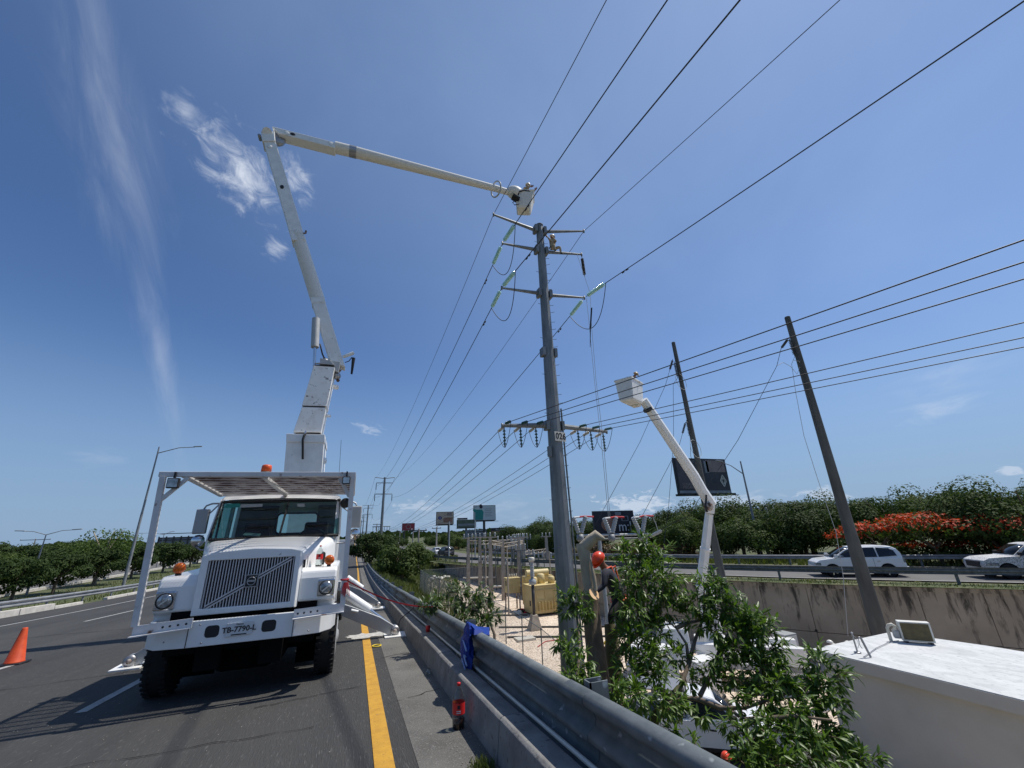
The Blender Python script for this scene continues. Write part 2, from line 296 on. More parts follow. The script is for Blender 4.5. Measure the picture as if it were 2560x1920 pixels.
# ---------------------------------------------------------------- mesh helpers
class MB:
    def __init__(s): s.v = []; s.f = []; s.sm = []
    def add(s, vs, fs, smooth=False):
        o = len(s.v); s.v += [tuple(v) for v in vs]
        for f in fs: s.f.append(tuple(i+o for i in f)); s.sm.append(smooth)
        return s
    def box(s, x0, x1, y0, y1, z0, z1):
        return s.hexa([(x0, y0, z0), (x1, y0, z0), (x1, y1, z0), (x0, y1, z0), (x0, y0, z1), (x1, y0, z1), (x1, y1, z1), (x0, y1, z1)])
    def hexa(s, p):
        return s.add(p, [(0, 3, 2, 1), (4, 5, 6, 7), (0, 1, 5, 4), (1, 2, 6, 5), (2, 3, 7, 6), (3, 0, 4, 7)])
    def obox(s, c, ax, ay, az):       # centre and three half-axis vectors
        c, ax, ay, az = map(Vector, (c, ax, ay, az))
        return s.hexa([c-ax-ay-az, c+ax-ay-az, c+ax+ay-az, c-ax+ay-az, c-ax-ay+az, c+ax-ay+az, c+ax+ay+az, c-ax+ay+az])
    def bar(s, p, q, w, h, side=None):   # rectangular bar from p to q
        p, q = Vector(p), Vector(q); d = (q-p).normalized()
        sd_ = Vector(side) if side is not None else Vector((0, 0, 1)).cross(d)
        if sd_.length < 1e-4: sd_ = Vector((1, 0, 0))
        sd_ = (sd_-d*sd_.dot(d)).normalized(); u = d.cross(sd_)
        return s.obox((p+q)/2, (q-p)/2, sd_*w/2, u*h/2)
    def tube(s, pts, r, n=8, cap=True, smooth=True):
        pts = [Vector(p) for p in pts]; rs = r if isinstance(r, (list, tuple)) else [r]*len(pts)
        vs, fs = [], []; ref = None
        for i, p in enumerate(pts):
            a = pts[max(i-1, 0)]; b = pts[min(i+1, len(pts)-1)]; d = (b-a)
            d = d.normalized() if d.length > 1e-9 else Vector((0, 0, 1))
            if ref is None: ref = Vector((0, 0, 1)) if abs(d.z) < .9 else Vector((1, 0, 0))
            e = (ref-d*ref.dot(d))
            if e.length < 1e-5: e = Vector((1, 0, 0))-d*d.x
            e.normalize(); ref = e; g = d.cross(e)
            for k in range(n):
                t = 2*pi*k/n; vs.append(p+(e*cos(t)+g*sin(t))*rs[i])
        for i in range(len(pts)-1):
            for k in range(n):
                k2 = (k+1) % n; fs.append((i*n+k, i*n+k2, (i+1)*n+k2, (i+1)*n+k))
        s.add(vs, fs, smooth)
        if cap:
            m_ = len(pts)-1
            s.add([vs[k] for k in range(n)], [tuple(reversed(range(n)))]); s.add([vs[m_*n+k] for k in range(n)], [tuple(range(n))])
        return s
    def lathe(s, o, axis, prof, n=14, smooth=True):    # prof: (distance along axis, radius)
        o = Vector(o); a = Vector(axis).normalized()
        return s.tube([o+a*h for h, r in prof], [max(r, 1e-4) for h, r in prof], n, True, smooth) if False else s._lathe(o, a, prof, n, smooth)
    def _lathe(s, o, a, prof, n, smooth):
        o = Vector(o); a = Vector(a).normalized()
        e = (Vector((0, 0, 1)) if abs(a.z) < .9 else Vector((1, 0, 0))); e = (e-a*e.dot(a)).normalized(); g = a.cross(e)
        vs, fs = [], []
        for h, r in prof:
            for k in range(n):
                t = 2*pi*k/n; vs.append(o+a*h+(e*cos(t)+g*sin(t))*max(r, 1e-4))
        for i in range(len(prof)-1):
            for k in range(n):
                k2 = (k+1) % n; fs.append((i*n+k, i*n+k2, (i+1)*n+k2, (i+1)*n+k))
        fs.append(tuple(reversed(range(n)))); fs.append(tuple((len(prof)-1)*n+k for k in range(n)))
        return s.add(vs, fs, smooth)
    def prism(s, poly, ext):       # planar polygon (3D points) extruded by a vector
        poly = [Vector(p) for p in poly]; e = Vector(ext); n = len(poly)
        vs = poly+[p+e for p in poly]
        fs = [tuple(reversed(range(n))), tuple(range(n, 2*n))]+[(i, (i+1) % n, (i+1) % n+n, i+n) for i in range(n)]
        return s.add(vs, fs)
    def sweep(s, path, prof, closed=False, smooth=False, cap=True, up=(0, 0, 1)):  # prof (side, up) swept along path
        path = [Vector(p) for p in path]; vs, fs = [], []; m_ = len(prof)
        for i, p in enumerate(path):
            a = path[max(i-1, 0)]; b = path[min(i+1, len(path)-1)]; d = (b-a).normalized()
            sd_ = d.cross(Vector(up)).normalized(); u = sd_.cross(d)
            for (x, y) in prof: vs.append(p+sd_*x+u*y)
        for i in range(len(path)-1):
            for k in range(m_ if closed else m_-1):
                k2 = (k+1) % m_; fs.append((i*m_+k, (i+1)*m_+k, (i+1)*m_+k2, i*m_+k2))
        if closed and cap:
            fs.append(tuple(range(m_))); fs.append(tuple(reversed([(len(path)-1)*m_+k for k in range(m_)])))
        return s.add(vs, fs, smooth)
    def sphere(s, c, r, n=12, m_=8, sc=(1, 1, 1), mtx=None):
        vs, fs = [], []; c = Vector(c)
        for i in range(m_+1):
            ph = pi*i/m_
            for k in range(n):
                t = 2*pi*k/n; v = Vector((sin(ph)*cos(t)*r*sc[0], sin(ph)*sin(t)*r*sc[1], cos(ph)*r*sc[2]))
                if mtx: v = mtx @ v
                vs.append(c+v)
        for i in range(m_):
            for k in range(n): k2 = (k+1) % n; fs.append((i*n+k, (i+1)*n+k, (i+1)*n+k2, i*n+k2))
        return s.add(vs, fs, True)
    def torus(s, c, axis, R_, r, n=20, m_=6):
        c = Vector(c); a = Vector(axis).normalized(); e = (Vector((0, 0, 1)) if abs(a.z) < .9 else Vector((1, 0, 0))); e = (e-a*e.dot(a)).normalized(); g = a.cross(e)
        vs, fs = [], []
        for i in range(n):
            t = 2*pi*i/n; d = e*cos(t)+g*sin(t)
            for k in range(m_): p = 2*pi*k/m_; vs.append(c+d*(R_+r*cos(p))+a*r*sin(p))
        for i in range(n):
            for k in range(m_): i2 = (i+1) % n; k2 = (k+1) % m_; fs.append((i*m_+k, i2*m_+k, i2*m_+k2, i*m_+k2))
        return s.add(vs, fs, True)
    def mesh(s, name, m):
        me = bpy.data.meshes.new(name); me.from_pydata(s.v, [], s.f); 
        me.polygons.foreach_set('use_smooth', s.sm); me.materials.append(m); me.update(); return me
    def build(s, name, m, parent=None, bevel=0.0, solid=0.0, sub=0):
        return link(name, s.mesh(name, m), parent, bevel, solid, sub)
def link(name, me, parent=None, bevel=0.0, solid=0.0, sub=0):
    o = bpy.data.objects.new(name, me); COL.objects.link(o)
    if parent is not None: attach(o, parent)
    if solid: md = o.modifiers.new('thickness', 'SOLIDIFY'); md.thickness = solid; md.offset = 0
    if bevel: md = o.modifiers.new('bevel', 'BEVEL'); md.width = bevel; md.segments = 2; md.limit_method = 'ANGLE'; md.angle_limit = R(35)
    if sub: md = o.modifiers.new('smooth', 'SUBSURF'); md.levels = sub; md.render_levels = sub
    return o
def world_loc(o):
    v = Vector(o.location)
    return v
def attach(o, p):
    o.parent = p
    base = Vector((0, 0, 0)); q = p
    rootloc = p.get('_base')
    if rootloc is not None: o.matrix_parent_inverse = Matrix.Translation(-Vector(rootloc))
def thing(name, label, cat, loc, group=None):
    o = bpy.data.objects.new(name, None); COL.objects.link(o); o.location = loc; o['_base'] = tuple(loc); o.empty_display_size = .2
    o['label'] = label; o['category'] = cat
    if group: o['group'] = group
    return o
def tag(o, label, cat, group=None):
    o['label'] = label; o['category'] = cat
    if group: o['group'] = group
    return o
def struct(o): o['kind'] = 'structure'; return o
def stuff(o): o['kind'] = 'stuff'; return o
def copy_tree(o, loc=None, rz=0.0, sc=1.0, label=None, parent=None):
    c = o.copy(); COL.objects.link(c)
    if parent is not None: c.parent = parent
    if loc is not None: c.location = loc
    if parent is None: c.rotation_euler = (0, 0, rz); c.scale = (sc, sc, sc) if not isinstance(sc, tuple) else sc
    if label: c['label'] = label
    for ch in list(o.children): copy_tree(ch, parent=c)
    return c
def bake(o):
    dg = bpy.context.evaluated_depsgraph_get(); me = bpy.data.meshes.new_from_object(o.evaluated_get(dg)); bpy.data.objects.remove(o); return me
def text(body, size, origin, xdir, ydir, m, name, parent, align='CENTER', extrude=0.002, bold=0.0):
    cu = bpy.data.curves.new('t', 'FONT'); cu.body = body; cu.size = size; cu.align_x = align; cu.align_y = 'CENTER'; cu.extrude = extrude; cu.offset = bold; cu.resolution_u = 2
    o = bpy.data.objects.new('t', cu); COL.objects.link(o)
    bpy.context.view_layer.update()
    me = bake(o); x = Vector(xdir).normalized(); y = Vector(ydir); y = (y-x*y.dot(x)).normalized(); z = x.cross(y)
    mt = Matrix(((x.x, y.x, z.x, origin[0]), (x.y, y.y, z.y, origin[1]), (x.z, y.z, z.z, origin[2]), (0, 0, 0, 1)))
    me.transform(mt); me.materials.clear(); me.materials.append(m)
    return link(name, me, parent)
rnd = random.Random(7)

# ---------------------------------------------------------------- the lie of the land
def zr(Y):                        # our carriageway: a ramp that eases out
    if Y < -12: return -1.65+.056*12
    if Y < 15: return -1.65-.056*Y
    if Y < 80: u = Y-15; return -1.65-.84-(.056*u-.056*u*u/130)
    return -4.31
def xo(Y):                        # its slight drift to the right
    return 0.012*max(-12, min(Y, 60)-5)+(0 if Y < 60 else (Y-60)*.004)
def lin(tab, t):
    if t <= tab[0][0]: return tab[0][1]
    for (a, b), (c, d) in zip(tab, tab[1:]):
        if t <= c: return b+(d-b)*(t-a)/(c-a)
    return tab[-1][1]
# ================================================================ SETTING
FR = [(46, -10, -3.4), (40, -1, -3.4), (35.4, 5.8, -3.4), (31.2, 11.9, -3.4), (28.4, 15.9, -3.42), (25.1, 20.8, -3.42), (22.3, 27.6, -3.48), (19.9, 38.5, -3.65),
      (16.8, 51, -3.8), (14.0, 64, -3.95), (12.9, 80, -4.05), (13.6, 110, -4.15), (16, 170, -4.15), (20, 300, -4.15), (24, 500, -4.15)]
def catmull(P, k=6):
    out = []; P = [Vector(p) for p in P]
    for i in range(len(P)-1):
        p0, p1, p2, p3 = P[max(i-1, 0)], P[i], P[i+1], P[min(i+2, len(P)-1)]
        for j in range(k):
            t = j/k; out.append(.5*((2*p1)+(p2-p0)*t+(2*p0-5*p1+4*p2-p3)*t*t+(3*p1-p0-3*p2+p3)*t**3))
    out.append(P[-1]); return out
FRL = catmull(FR)
def froff(off, dz=0.0, lo=0, hi=None, base=None):
    base = base or FRL; out = []
    for i, p in enumerate(base):
        a = base[max(i-1, 0)]; b = base[min(i+1, len(base)-1)]; d = (b-a); d.z = 0; d.normalize(); n = Vector((d.y, -d.x, 0))
        out.append(p+n*off+Vector((0, 0, dz)))
    return out[lo:hi]
def frdist(x, y):
    best = 1e9; sg = 1; zz = -3.4
    for a, b in zip(FRL, FRL[1:]):
        dx, dy = b.x-a.x, b.y-a.y; l2 = dx*dx+dy*dy
        t = max(0, min(1, ((x-a.x)*dx+(y-a.y)*dy)/l2)); px, py = a.x+dx*t, a.y+dy*t
        d2 = (x-px)**2+(y-py)**2
        if d2 < best:
            best = d2; sg = 1 if (dy*(x-px)-dx*(y-py)) > 0 else -1; zz = a.z+(b.z-a.z)*t
    return sg*sqrt(best), zz
def sstep(a, b, t): t = max(0, min(1, (t-a)/(b-a))); return t*t*(3-2*t)
YARD = -7.5
def yz(y):                        # the yard floor rises gently towards its back
    return YARD if y < 22 else (YARD+.053*(y-22) if y < 58 else YARD+.053*36)
def kf(y): return 1.0 if y < 22 else 8.66/(7.5+.053*y)     # level-floor survey corrected for that rise
def fl(x, y): k = kf(y); return x*k, y*k
def ground(x, y):
    xr = 1.78+xo(y)
    if x < -16.9:
        a = zr(y)-.12; return a+(-4.45-a)*sstep(-17.6, -24, x)
    if x <= xr: return zr(y)-.12
    if -40 < y < 330 and x < 120:
        dw, zf = frdist(x, y)
    else: dw, zf = (1 if x > 25 else -9), -4.15
    if dw > .45:
        return zf-.13
    zy = yz(y)+(-4.7-yz(y))*sstep(58, 76, y)
    wslope = 5.2 if y < 40 else 5.2+(y-40)*.12
    z = zr(y)-.12; z = z+(zy-z)*sstep(xr+.05, xr+wslope, x)
    if dw > -2.1: z = min(z, zy) if y < 58 else z
    return z
def frange(a, b, s):
    o = []; t = a
    while t < b-1e-6: o.append(t); t += s
    return o
XS = [-4000, -2000, -1000, -500, -260, -150, -100, -75, -60, -50, -42, -36, -32, -28]+frange(-26, -16, .8)+[-14, -11, -7, -3, 0, 1.2]+frange(1.7, 8, .45)+frange(8, 46, .8)+[48, 52, 58, 66, 78, 95, 120, 170, 260, 500, 1000, 2000, 4000]
YS = [-300, -120, -60, -40, -30, -22]+frange(-16, 90, 1.4)+frange(90, 150, 6)+[150, 165, 185, 210, 250, 300, 360, 450, 600, 900, 1400, 2200, 3500, 5000]
vs = [(x, y, ground(x, y)+(0.06*sin(x*1.7)*cos(y*1.3) if (3 < x < 7 or x < -24) and abs(y) < 200 else 0)) for y in YS for x in XS]
nx = len(XS); fs = [(j*nx+i, j*nx+i+1, (j+1)*nx+i+1, (j+1)*nx+i) for j in range(len(YS)-1) for i in range(nx-1)]
struct(MB().add(vs, fs, True).build('ground', M['soil']))

def strip(name, x0, x1, ys, dz, m, kind=True, thick=None):
    v = []; f = []
    for y in ys: v += [(x0+xo(y), y, zr(y)+dz), (x1+xo(y), y, zr(y)+dz)]
    f = [(2*i, 2*i+1, 2*i+3, 2*i+2) for i in range(len(ys)-1)]
    o = MB().add(v, f).build(name, m); struct(o); return o
RY = frange(-30, 100, 2)+[100, 120, 150, 200, 300, 500, 900, 1500]
strip('road', -17.2, 1.9, RY, 0, M['asphalt'])
strip('shoulder', .72, 1.42, RY, .004, M['asphalt_old'])
strip('yellow_edge_line', .36, .53, RY, .008, M['yellow_paint'])
strip('white_edge_line', -14.37, -14.22, RY, .006, M['white_paint'])
k = 0
for x, y0 in ((-3.32, 8.4), (-7.05, -2.8), (-10.85, 13.2)):
    for j in range(-1, 9):
        ya = y0+j*12.2; strip('lane_dash', x-.07, x+.07, [ya, ya+2.3, ya+4.6], .006, M['white_paint'])
# dried white spill across the edge line beside the stabiliser foot
v = []; rs = random.Random(3)
for i in range(26):
    a = 2*pi*i/26; r = 1+rs.uniform(-.35, .25); x = .50+.55*r*cos(a)*(1.15 if cos(a) > 0 else .75); y = 12.3+.42*r*sin(a); v.append((x, y, zr(y)+.013))
struct(MB().add(v, [tuple(range(26))]).build('white_spill_stain', M['powder']))

# cracks in the road surface, and grit lying on it
rs = random.Random(14)
def crack(P, w):
    v = []
    for i, (x, y) in enumerate(P):
        j = rs.uniform(.5, 1.3)*w; v += [(x+rs.uniform(-.015, .015), y-j, zr(y)+.011), (x+rs.uniform(-.015, .015), y+j, zr(y)+.011)]
    struct(MB().add(v, [(2*i, 2*i+2, 2*i+3, 2*i+1) for i in range(len(P)-1)]).build('road_crack', M['under']))
def wander(x0, y0, x1, y1, n, a): return [(x0+(x1-x0)*i/n+rs.uniform(-a, a)*.3, y0+(y1-y0)*i/n+rs.uniform(-a, a)) for i in range(n+1)]
crack(wander(-1.0, 7.2, .36, 7.5, 14, .03), .007); crack(wander(.62, 6.4, 1.3, 6.7, 8, .03), .005); crack(wander(-3.0, 6.2, -.2, 6.0, 20, .05), .005); crack(wander(-9, 10.5, -3.6, 11.2, 26, .08), .008); crack(wander(-5.5, 20, -14, 21, 20, .12), .014); crack(wander(.6, 9.3, 1.35, 9.5, 8, .04), .007)
gm = MB()
for i in range(900):
    if rs.random() < .6: y = 3.2+10*rs.random()**1.4; x = 1.32+xo(y)-abs(rs.gauss(0, .25))
    else: y = 3.4+9*rs.random(); x = rs.uniform(-4.5, 1.2)
    r_ = rs.uniform(.002, .006); gm.sphere((x, y, zr(y)+.008+r_*.3), r_, 5, 3, (1, 1, .7))
o = stuff(gm.build('grit', M['con_post'])); tag(o, 'loose pale grit scattered on the shoulder and road', 'grit')
# yard floor and the far carriageway
yard_pts = [(5.6, -20), (5.6, 66)]
v = []; f = []
ysy = frange(-22, 60, 1.5)
for y in ysy:
    # right bound follows the wall
    xr_ = 46
    for a, b in zip(FRL, FRL[1:]):
        if a.y <= y <= b.y: xr_ = a.x+(b.x-a.x)*(y-a.y)/(b.y-a.y); break
    v += [(6.6+.5*sin(y*.7), y, yz(y)+.02), (max(xr_-.9, 9), y, yz(y)+.02)]
f = [(2*i, 2*i+1, 2*i+3, 2*i+2) for i in range(len(ysy)-1)]
struct(MB().add(v, f).build('gravel_yard', M['gravel']))
struct(MB().add([(9.2, 9.5, YARD+.03), (14.3, 9.0, YARD+.03), (17.5, 12.5, YARD+.03), (14.0, 18.6, YARD+.03), (9.8, 17.5, YARD+.03)], [(0, 1, 2, 3, 4)]).build('yard_dark_patch', M['asphalt']))  # darker patch laid over part of the gravel floor
def ribbon(name, o0, o1, dz, m, k0=0, k1=None):
    a = froff(o0, dz, k0, k1); b = froff(o1, dz, k0, k1); v = []
    for p, q in zip(a, b): v += [p, q]
    return struct(MB().add(v, [(2*i, 2*i+1, 2*i+3, 2*i+2) for i in range(len(a)-1)]).build(name, m))
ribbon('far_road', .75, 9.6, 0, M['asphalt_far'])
ribbon('far_edge_line', .85, 1.0, .006, M['white_paint'])
ribbon('far_verge', -1.45, .75, -.06, M['soil'], 0, 58)
ribbon('far_outer_verge', 9.6, 13.0, -.05, M['soil'], 0, 70)
# service road on the left, beyond the barrier
v = []
for y in frange(10, 330, 6): v += [(-39-.04*y, y, -4.28), (-32-.02*y, y, -4.28)]
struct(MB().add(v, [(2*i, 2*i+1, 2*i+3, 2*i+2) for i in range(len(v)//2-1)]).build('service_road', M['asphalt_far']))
def kerb(name, xa, slope, y0, y1, w, h, m, z0=-4.3):
    b = MB(); b.sweep([(xa+slope*y, y, z0) for y in frange(y0, y1, 8)], [(-w/2, -.1), (-w/2, h), (w/2, h), (w/2, -.1)], closed=True)
    return struct(b.build(name, m))
kerb('service_road_kerb', -31.7, -.02, 10, 300, .45, .2, M['kerb_pale'])
kerb('service_road_kerb', -39.3, -.04, 10, 300, .6, .28, M['kerb_pale'])

# ---------------------------------------------------------------- retaining wall of panels
WL = froff(-1.2, 0, 0, 55)
wall = thing('retaining_wall', 'long stained concrete retaining wall below the far carriageway', 'wall', (24.4, 20, YARD))
acc = [0]
for a, b in zip(WL, WL[1:]): acc.append(acc[-1]+(Vector((b.x, b.y))-Vector((a.x, a.y))).length)
def walong(base, acc_, s):
    for i in range(len(base)-1):
        if s <= acc_[i+1]:
            t = (s-acc_[i])/(acc_[i+1]-acc_[i]); return base[i].lerp(base[i+1], t), (base[i+1]-base[i]).normalized()
    return base[-1].copy(), (base[-1]-base[-2]).normalized()
s = 2.0; i = 0
while s+2.4 < acc[-1]:
    p, d = walong(WL, acc, s+.012); q, d2 = walong(WL, acc, s+2.4-.012)
    n = Vector((d.y, -d.x, 0)).normalized()
    jit = (i*37 % 7-3)*.004
    ztop = p.z-.3; zt2 = q.z-.3
    zb = yz(p.y)-.1 if p.y < 56 else -5.7
    for (za, zb_) in (((ztop, zt2), (-5.94, -5.96)), ((-5.97, -5.99), (zb, zb))):
        if za[0] <= zb_[0]+.1: continue
        a0 = Vector((p.x, p.y, 0))+n*jit; b0 = Vector((q.x, q.y, 0))+n*jit; e = n*.22
        MB().hexa([a0+Vector((0, 0, zb_[0])), b0+Vector((0, 0, zb_[1])), b0+e+Vector((0, 0, zb_[1])), a0+e+Vector((0, 0, zb_[0])),
                   a0+Vector((0, 0, za[0])), b0+Vector((0, 0, za[1])), b0+e+Vector((0, 0, za[1])), a0+e+Vector((0, 0, za[0]))]).build('panel', M['wall'], wall)
    if i % 2 == 0:
        MB().lathe(p+n*(-.03)+Vector((0, 0, -5.9-p.z)), n, [(0, .07), (.05, .07)], 8).build('weep_hole', M['ink'], wall)
    s += 2.4; i += 1
b = MB(); b.sweep(froff(-1.2, -.3, 0, 55), [(-.06, 0), (-.06, .2), (.26, .2), (.26, 0)], closed=True); b.build('coping', M['wall'], wall)
b = MB(); b.sweep(froff(-.95, -.42, 0, 55), [(0, -3.5), (.06, -3.5), (.06, .1), (0, .1)], closed=True); b.build('backing', M['concrete'], wall)

# ---------------------------------------------------------------- near concrete barrier and thrie-beam rail
kb = thing('concrete_barrier', 'low grey concrete barrier wall below the near guard rail', 'barrier', (1.45, 5, zr(5)))
y = -1.9; n = 0
while y < 66:
    ln = 3.05
    pts = [(1.34, -.02), (1.375, .31), (1.40, .33), (1.575, .335), (1.6, .31), (1.6, -.3)]
    ys_ = [y+.012, y+ln/2, y+ln-.012]
    b = MB(); b.sweep([(xo(t), t, zr(t)) for t in ys_], [(px, pz+(.006 if n % 2 else 0)) for px, pz in pts], closed=True)
    b.build('barrier_segment', M['concrete'], kb, bevel=.008)
    y += ln; n += 1
def beam_prof(kind):
    if kind == 'thrie':
        pr = [(0.055, .0), (0.0, .012), (-.04, .05), (-.04, .085), (.03, .125), (.045, .17), (.03, .205), (-.035, .24), (-.035, .275), (.03, .315), (.045, .355), (.03, .395), (-.03, .425), (-.05, .45), (-.048, .478), (-.028, .5), (.005, .512), (.035, .512), (.055, .5)]
    else:
        pr = [(.05, 0), (.015, .012), (-.02, .045), (-.02, .08), (.03, .12), (.045, .155), (.03, .19), (-.02, .23), (-.02, .265), (.015, .298), (.05, .31)]
    return pr
gr = thing('guard_rail', 'galvanised three-ribbed guard rail running beside the shoulder in the foreground', 'guard rail', (1.7, 3, zr(3)))
y = -4.45; n = 0
TOP = .735
while y < 66:
    ya, yb = y-.16, y+3.81+.16
    pth = [(1.665+xo(t)+(.004 if n % 2 else 0), t, zr(t)+TOP-.51+(.002 if n % 2 else 0)) for t in (ya, (ya+yb)/2, yb)]
    b = MB(); b.sweep(pth, [(x, z) for x, z in beam_prof('thrie')], smooth=True)
    o = b.build('rail_section', M['galv'], gr, solid=.004)
    for dy in (-.1, .1):
        for z in (.07, .25, .45):
            yy = y+dy; off = {0.07: -.02, .25: -.02, .45: -.022}[z]
            MB().sphere((1.665+xo(yy)+off-.004, yy, zr(yy)+TOP-.51+z), .017, 8, 4, (.5, 1.5, 1)).build('bolt', M['galv'], o) if y < 16 else None
    # post behind the lap
    if n > 0:
        zt = zr(y)+TOP+.03; X = 1.735+xo(y)
        b = MB(); b.box(X, X+.012, y-.05, y+.05, zt-1.8, zt); b.box(X, X+.15, y-.05, y-.04, zt-1.8, zt); b.box(X, X+.15, y+.04, y+.05, zt-1.8, zt)
        b.build('post', M['galv'], gr)
    y += 3.81; n += 1
# left barrier rail
lr = thing('guard_rail', 'double-ribbed steel guard rail along the left edge of the road', 'guard rail', (-17.8, 40, zr(40)))
y = 6.0
while y < 150:
    pth = [(-17.6+xo(t), t, zr(t)+.42) for t in (y, y+3.8)]
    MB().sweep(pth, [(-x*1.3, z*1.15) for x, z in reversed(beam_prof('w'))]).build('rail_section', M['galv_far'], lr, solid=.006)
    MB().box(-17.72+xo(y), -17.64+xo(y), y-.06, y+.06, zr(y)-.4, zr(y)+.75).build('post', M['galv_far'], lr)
    y += 3.8
lk = thing('concrete_kerb', 'whitewashed concrete kerb under the left guard rail', 'kerb', (-17.3, 35, zr(35)))
y = 12.0; n = 0
while y < 100:
    if n % 5 != 4:
        h = .32 if 24 < y < 36 else .16
        MB().sweep([(-17.35+xo(t), t, zr(t)) for t in (y+.02, y+3.0)], [(-.15, -.05), (-.15, h), (.12, h), (.15, -.05)], closed=True).build('kerb_segment', M['kerb_pale'], lk, bevel=.02)
    y += 3.05; n += 1
def far_rail(off, label, i0, i1, lowz=.42):
    ln = froff(off, 0, i0, i1); ac = [0]
    for a, b in zip(ln, ln[1:]): ac.append(ac[-1]+(b-a).length)
    t = thing('guard_rail', label, 'guard rail', ln[len(ln)//3])
    s = 0
    while s+4 < ac[-1]:
        p, d = walong(ln, ac, s); q, _ = walong(ln, ac, s+4.05); mid, _ = walong(ln, ac, s+2)
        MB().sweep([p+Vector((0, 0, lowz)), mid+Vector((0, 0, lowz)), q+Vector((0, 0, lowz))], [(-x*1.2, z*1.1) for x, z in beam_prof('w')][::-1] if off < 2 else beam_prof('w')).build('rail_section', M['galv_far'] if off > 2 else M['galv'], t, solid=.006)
        nn = Vector((d.y, -d.x, 0)); b = MB(); b.obox(p+nn*.12+Vector((0, 0, .3)), d*.06, nn*.07, Vector((0, 0, .46))); b.build('post', M['galv'], t)
        s += 4.0
    return t
far_rail(0.0, 'grey guard rail on top of the stained retaining wall', 3, 62)
far_rail(10.2, 'grey guard rail behind the white cars, in front of the trees', 3, 62)
# ================================================================ THE BUCKET TRUCK
TX = -1.40
truck = thing('bucket_truck', 'big white utility truck with a steel rack over its cab and its boom raised', 'truck', (TX, 12, zr(12)))
W = M['white']
# bumper, with the raised ends set back
b = MB(); pl = [(-2.60, 8.25), (-2.55, 7.95), (-2.40, 7.76), (-2.05, 7.70), (-.70, 7.70), (-.36, 7.76), (-.22, 7.95), (-.17, 8.25)]
v = []
for x, y in pl: v += [(x, y, -1.355), (x, y, -1.03)]
f = [(2*i, 2*i+2, 2*i+3, 2*i+1) for i in range(len(pl)-1)]
b.add(v, f); bumper = b.build('bumper', W, truck, solid=.05, bevel=.008)
for tx in (545, 908):
    x0 = tr(tx-46, 1130, 7.67).x; x1 = tr(tx+46, 1130, 7.67).x; z = -1.18
    b = MB(); r = .045; P = []
    for cx, cz, a0 in ((x1-r, z+.075-r, 0), (x0+r, z+.075-r, 90), (x0+r, z-.075+r, 180), (x1-r, z-.075+r, 270)):
        for k in range(5): a = R(a0+k*22.5); P.append((cx+r*cos(a), 7.672, cz+r*sin(a)))
    b.prism(P, (0, .02, 0)); b.build('tow_opening', M['ink'], bumper)
pb = MB(); pb.hexa([(-1.575, 7.655, -1.27), (-1.245, 7.655, -1.262), (-1.245, 7.665, -1.262), (-1.575, 7.665, -1.27), (-1.57, 7.655, -1.098), (-1.24, 7.655, -1.09), (-1.24, 7.665, -1.09), (-1.57, 7.665, -1.098)])
plate = pb.build('license_plate', M['plate'], truck, bevel=.004)
text('TB-7790-L', .098, (-1.408, 7.652, -1.182), (1, 0, .02), (0, 0, 1), M['ink'], 'plate_number', plate, bold=.002)
text('Oaxaca', .03, (-1.408, 7.652, -1.117), (1, 0, .02), (0, 0, 1), M['ink'], 'plate_state', plate)
for zz, x0, x1 in ((-1.247, -1.50, -1.31),): MB().box(x0, x1, 7.65, 7.654, zz-.007, zz+.007).build('plate_strip', M['ink'], plate)
for x, y in ((-2.03, 7.672), (-.715, 7.672)): MB().box(x-.004, x+.004, y-.004, y+.01, -1.35, -1.035).build('bumper_seam', M['ink'], bumper)
for x, z in ((-2.3, -1.26), (-2.2, -1.3), (-1.85, -1.31), (-.5, -1.3), (-.62, -1.1), (-1.9, -1.08)): MB().sphere((x, 7.672 if x > -2.1 else 7.72, z), .012, 6, 4).build('bolt', M['steel'], bumper)
# brackets for the rack posts
def bracket(x0, x1, z0, z1, y, holes):
    b = MB(); b.hexa([(x0, y, z0-.05), (x1, y, z1-.05), (x1, y+.03, z1-.05), (x0, y+.03, z0-.05), (x0, y, z0+.06), (x1, y, z1+.06), (x1, y+.03, z1+.06), (x0, y+.03, z0+.06)])
    b.hexa([(x0, y-.10, z0-.062), (x1, y-.06, z1-.062), (x1, y+.03, z1-.062), (x0, y+.03, z0-.062), (x0, y-.10, z0-.05), (x1, y-.06, z1-.05), (x1, y+.03, z1-.05), (x0, y+.03, z0-.05)])
    o = b.build('post_bracket', M['rack'], truck)
    for k in holes:
        x = x0+(x1-x0)*k; MB().lathe((x, y-.006, z0+(z1-z0)*k), (0, 1, 0), [(0, .014), (.008, .014)], 8).build('bolt_hole', M['ink'], o)
bracket(-2.64, -1.985, -1.075, -1.04, 7.60, (.5, .62, .76, .9))
bracket(-.72, -.02, -1.05, -1.02, 7.60, (.08, .2, .33, .46))
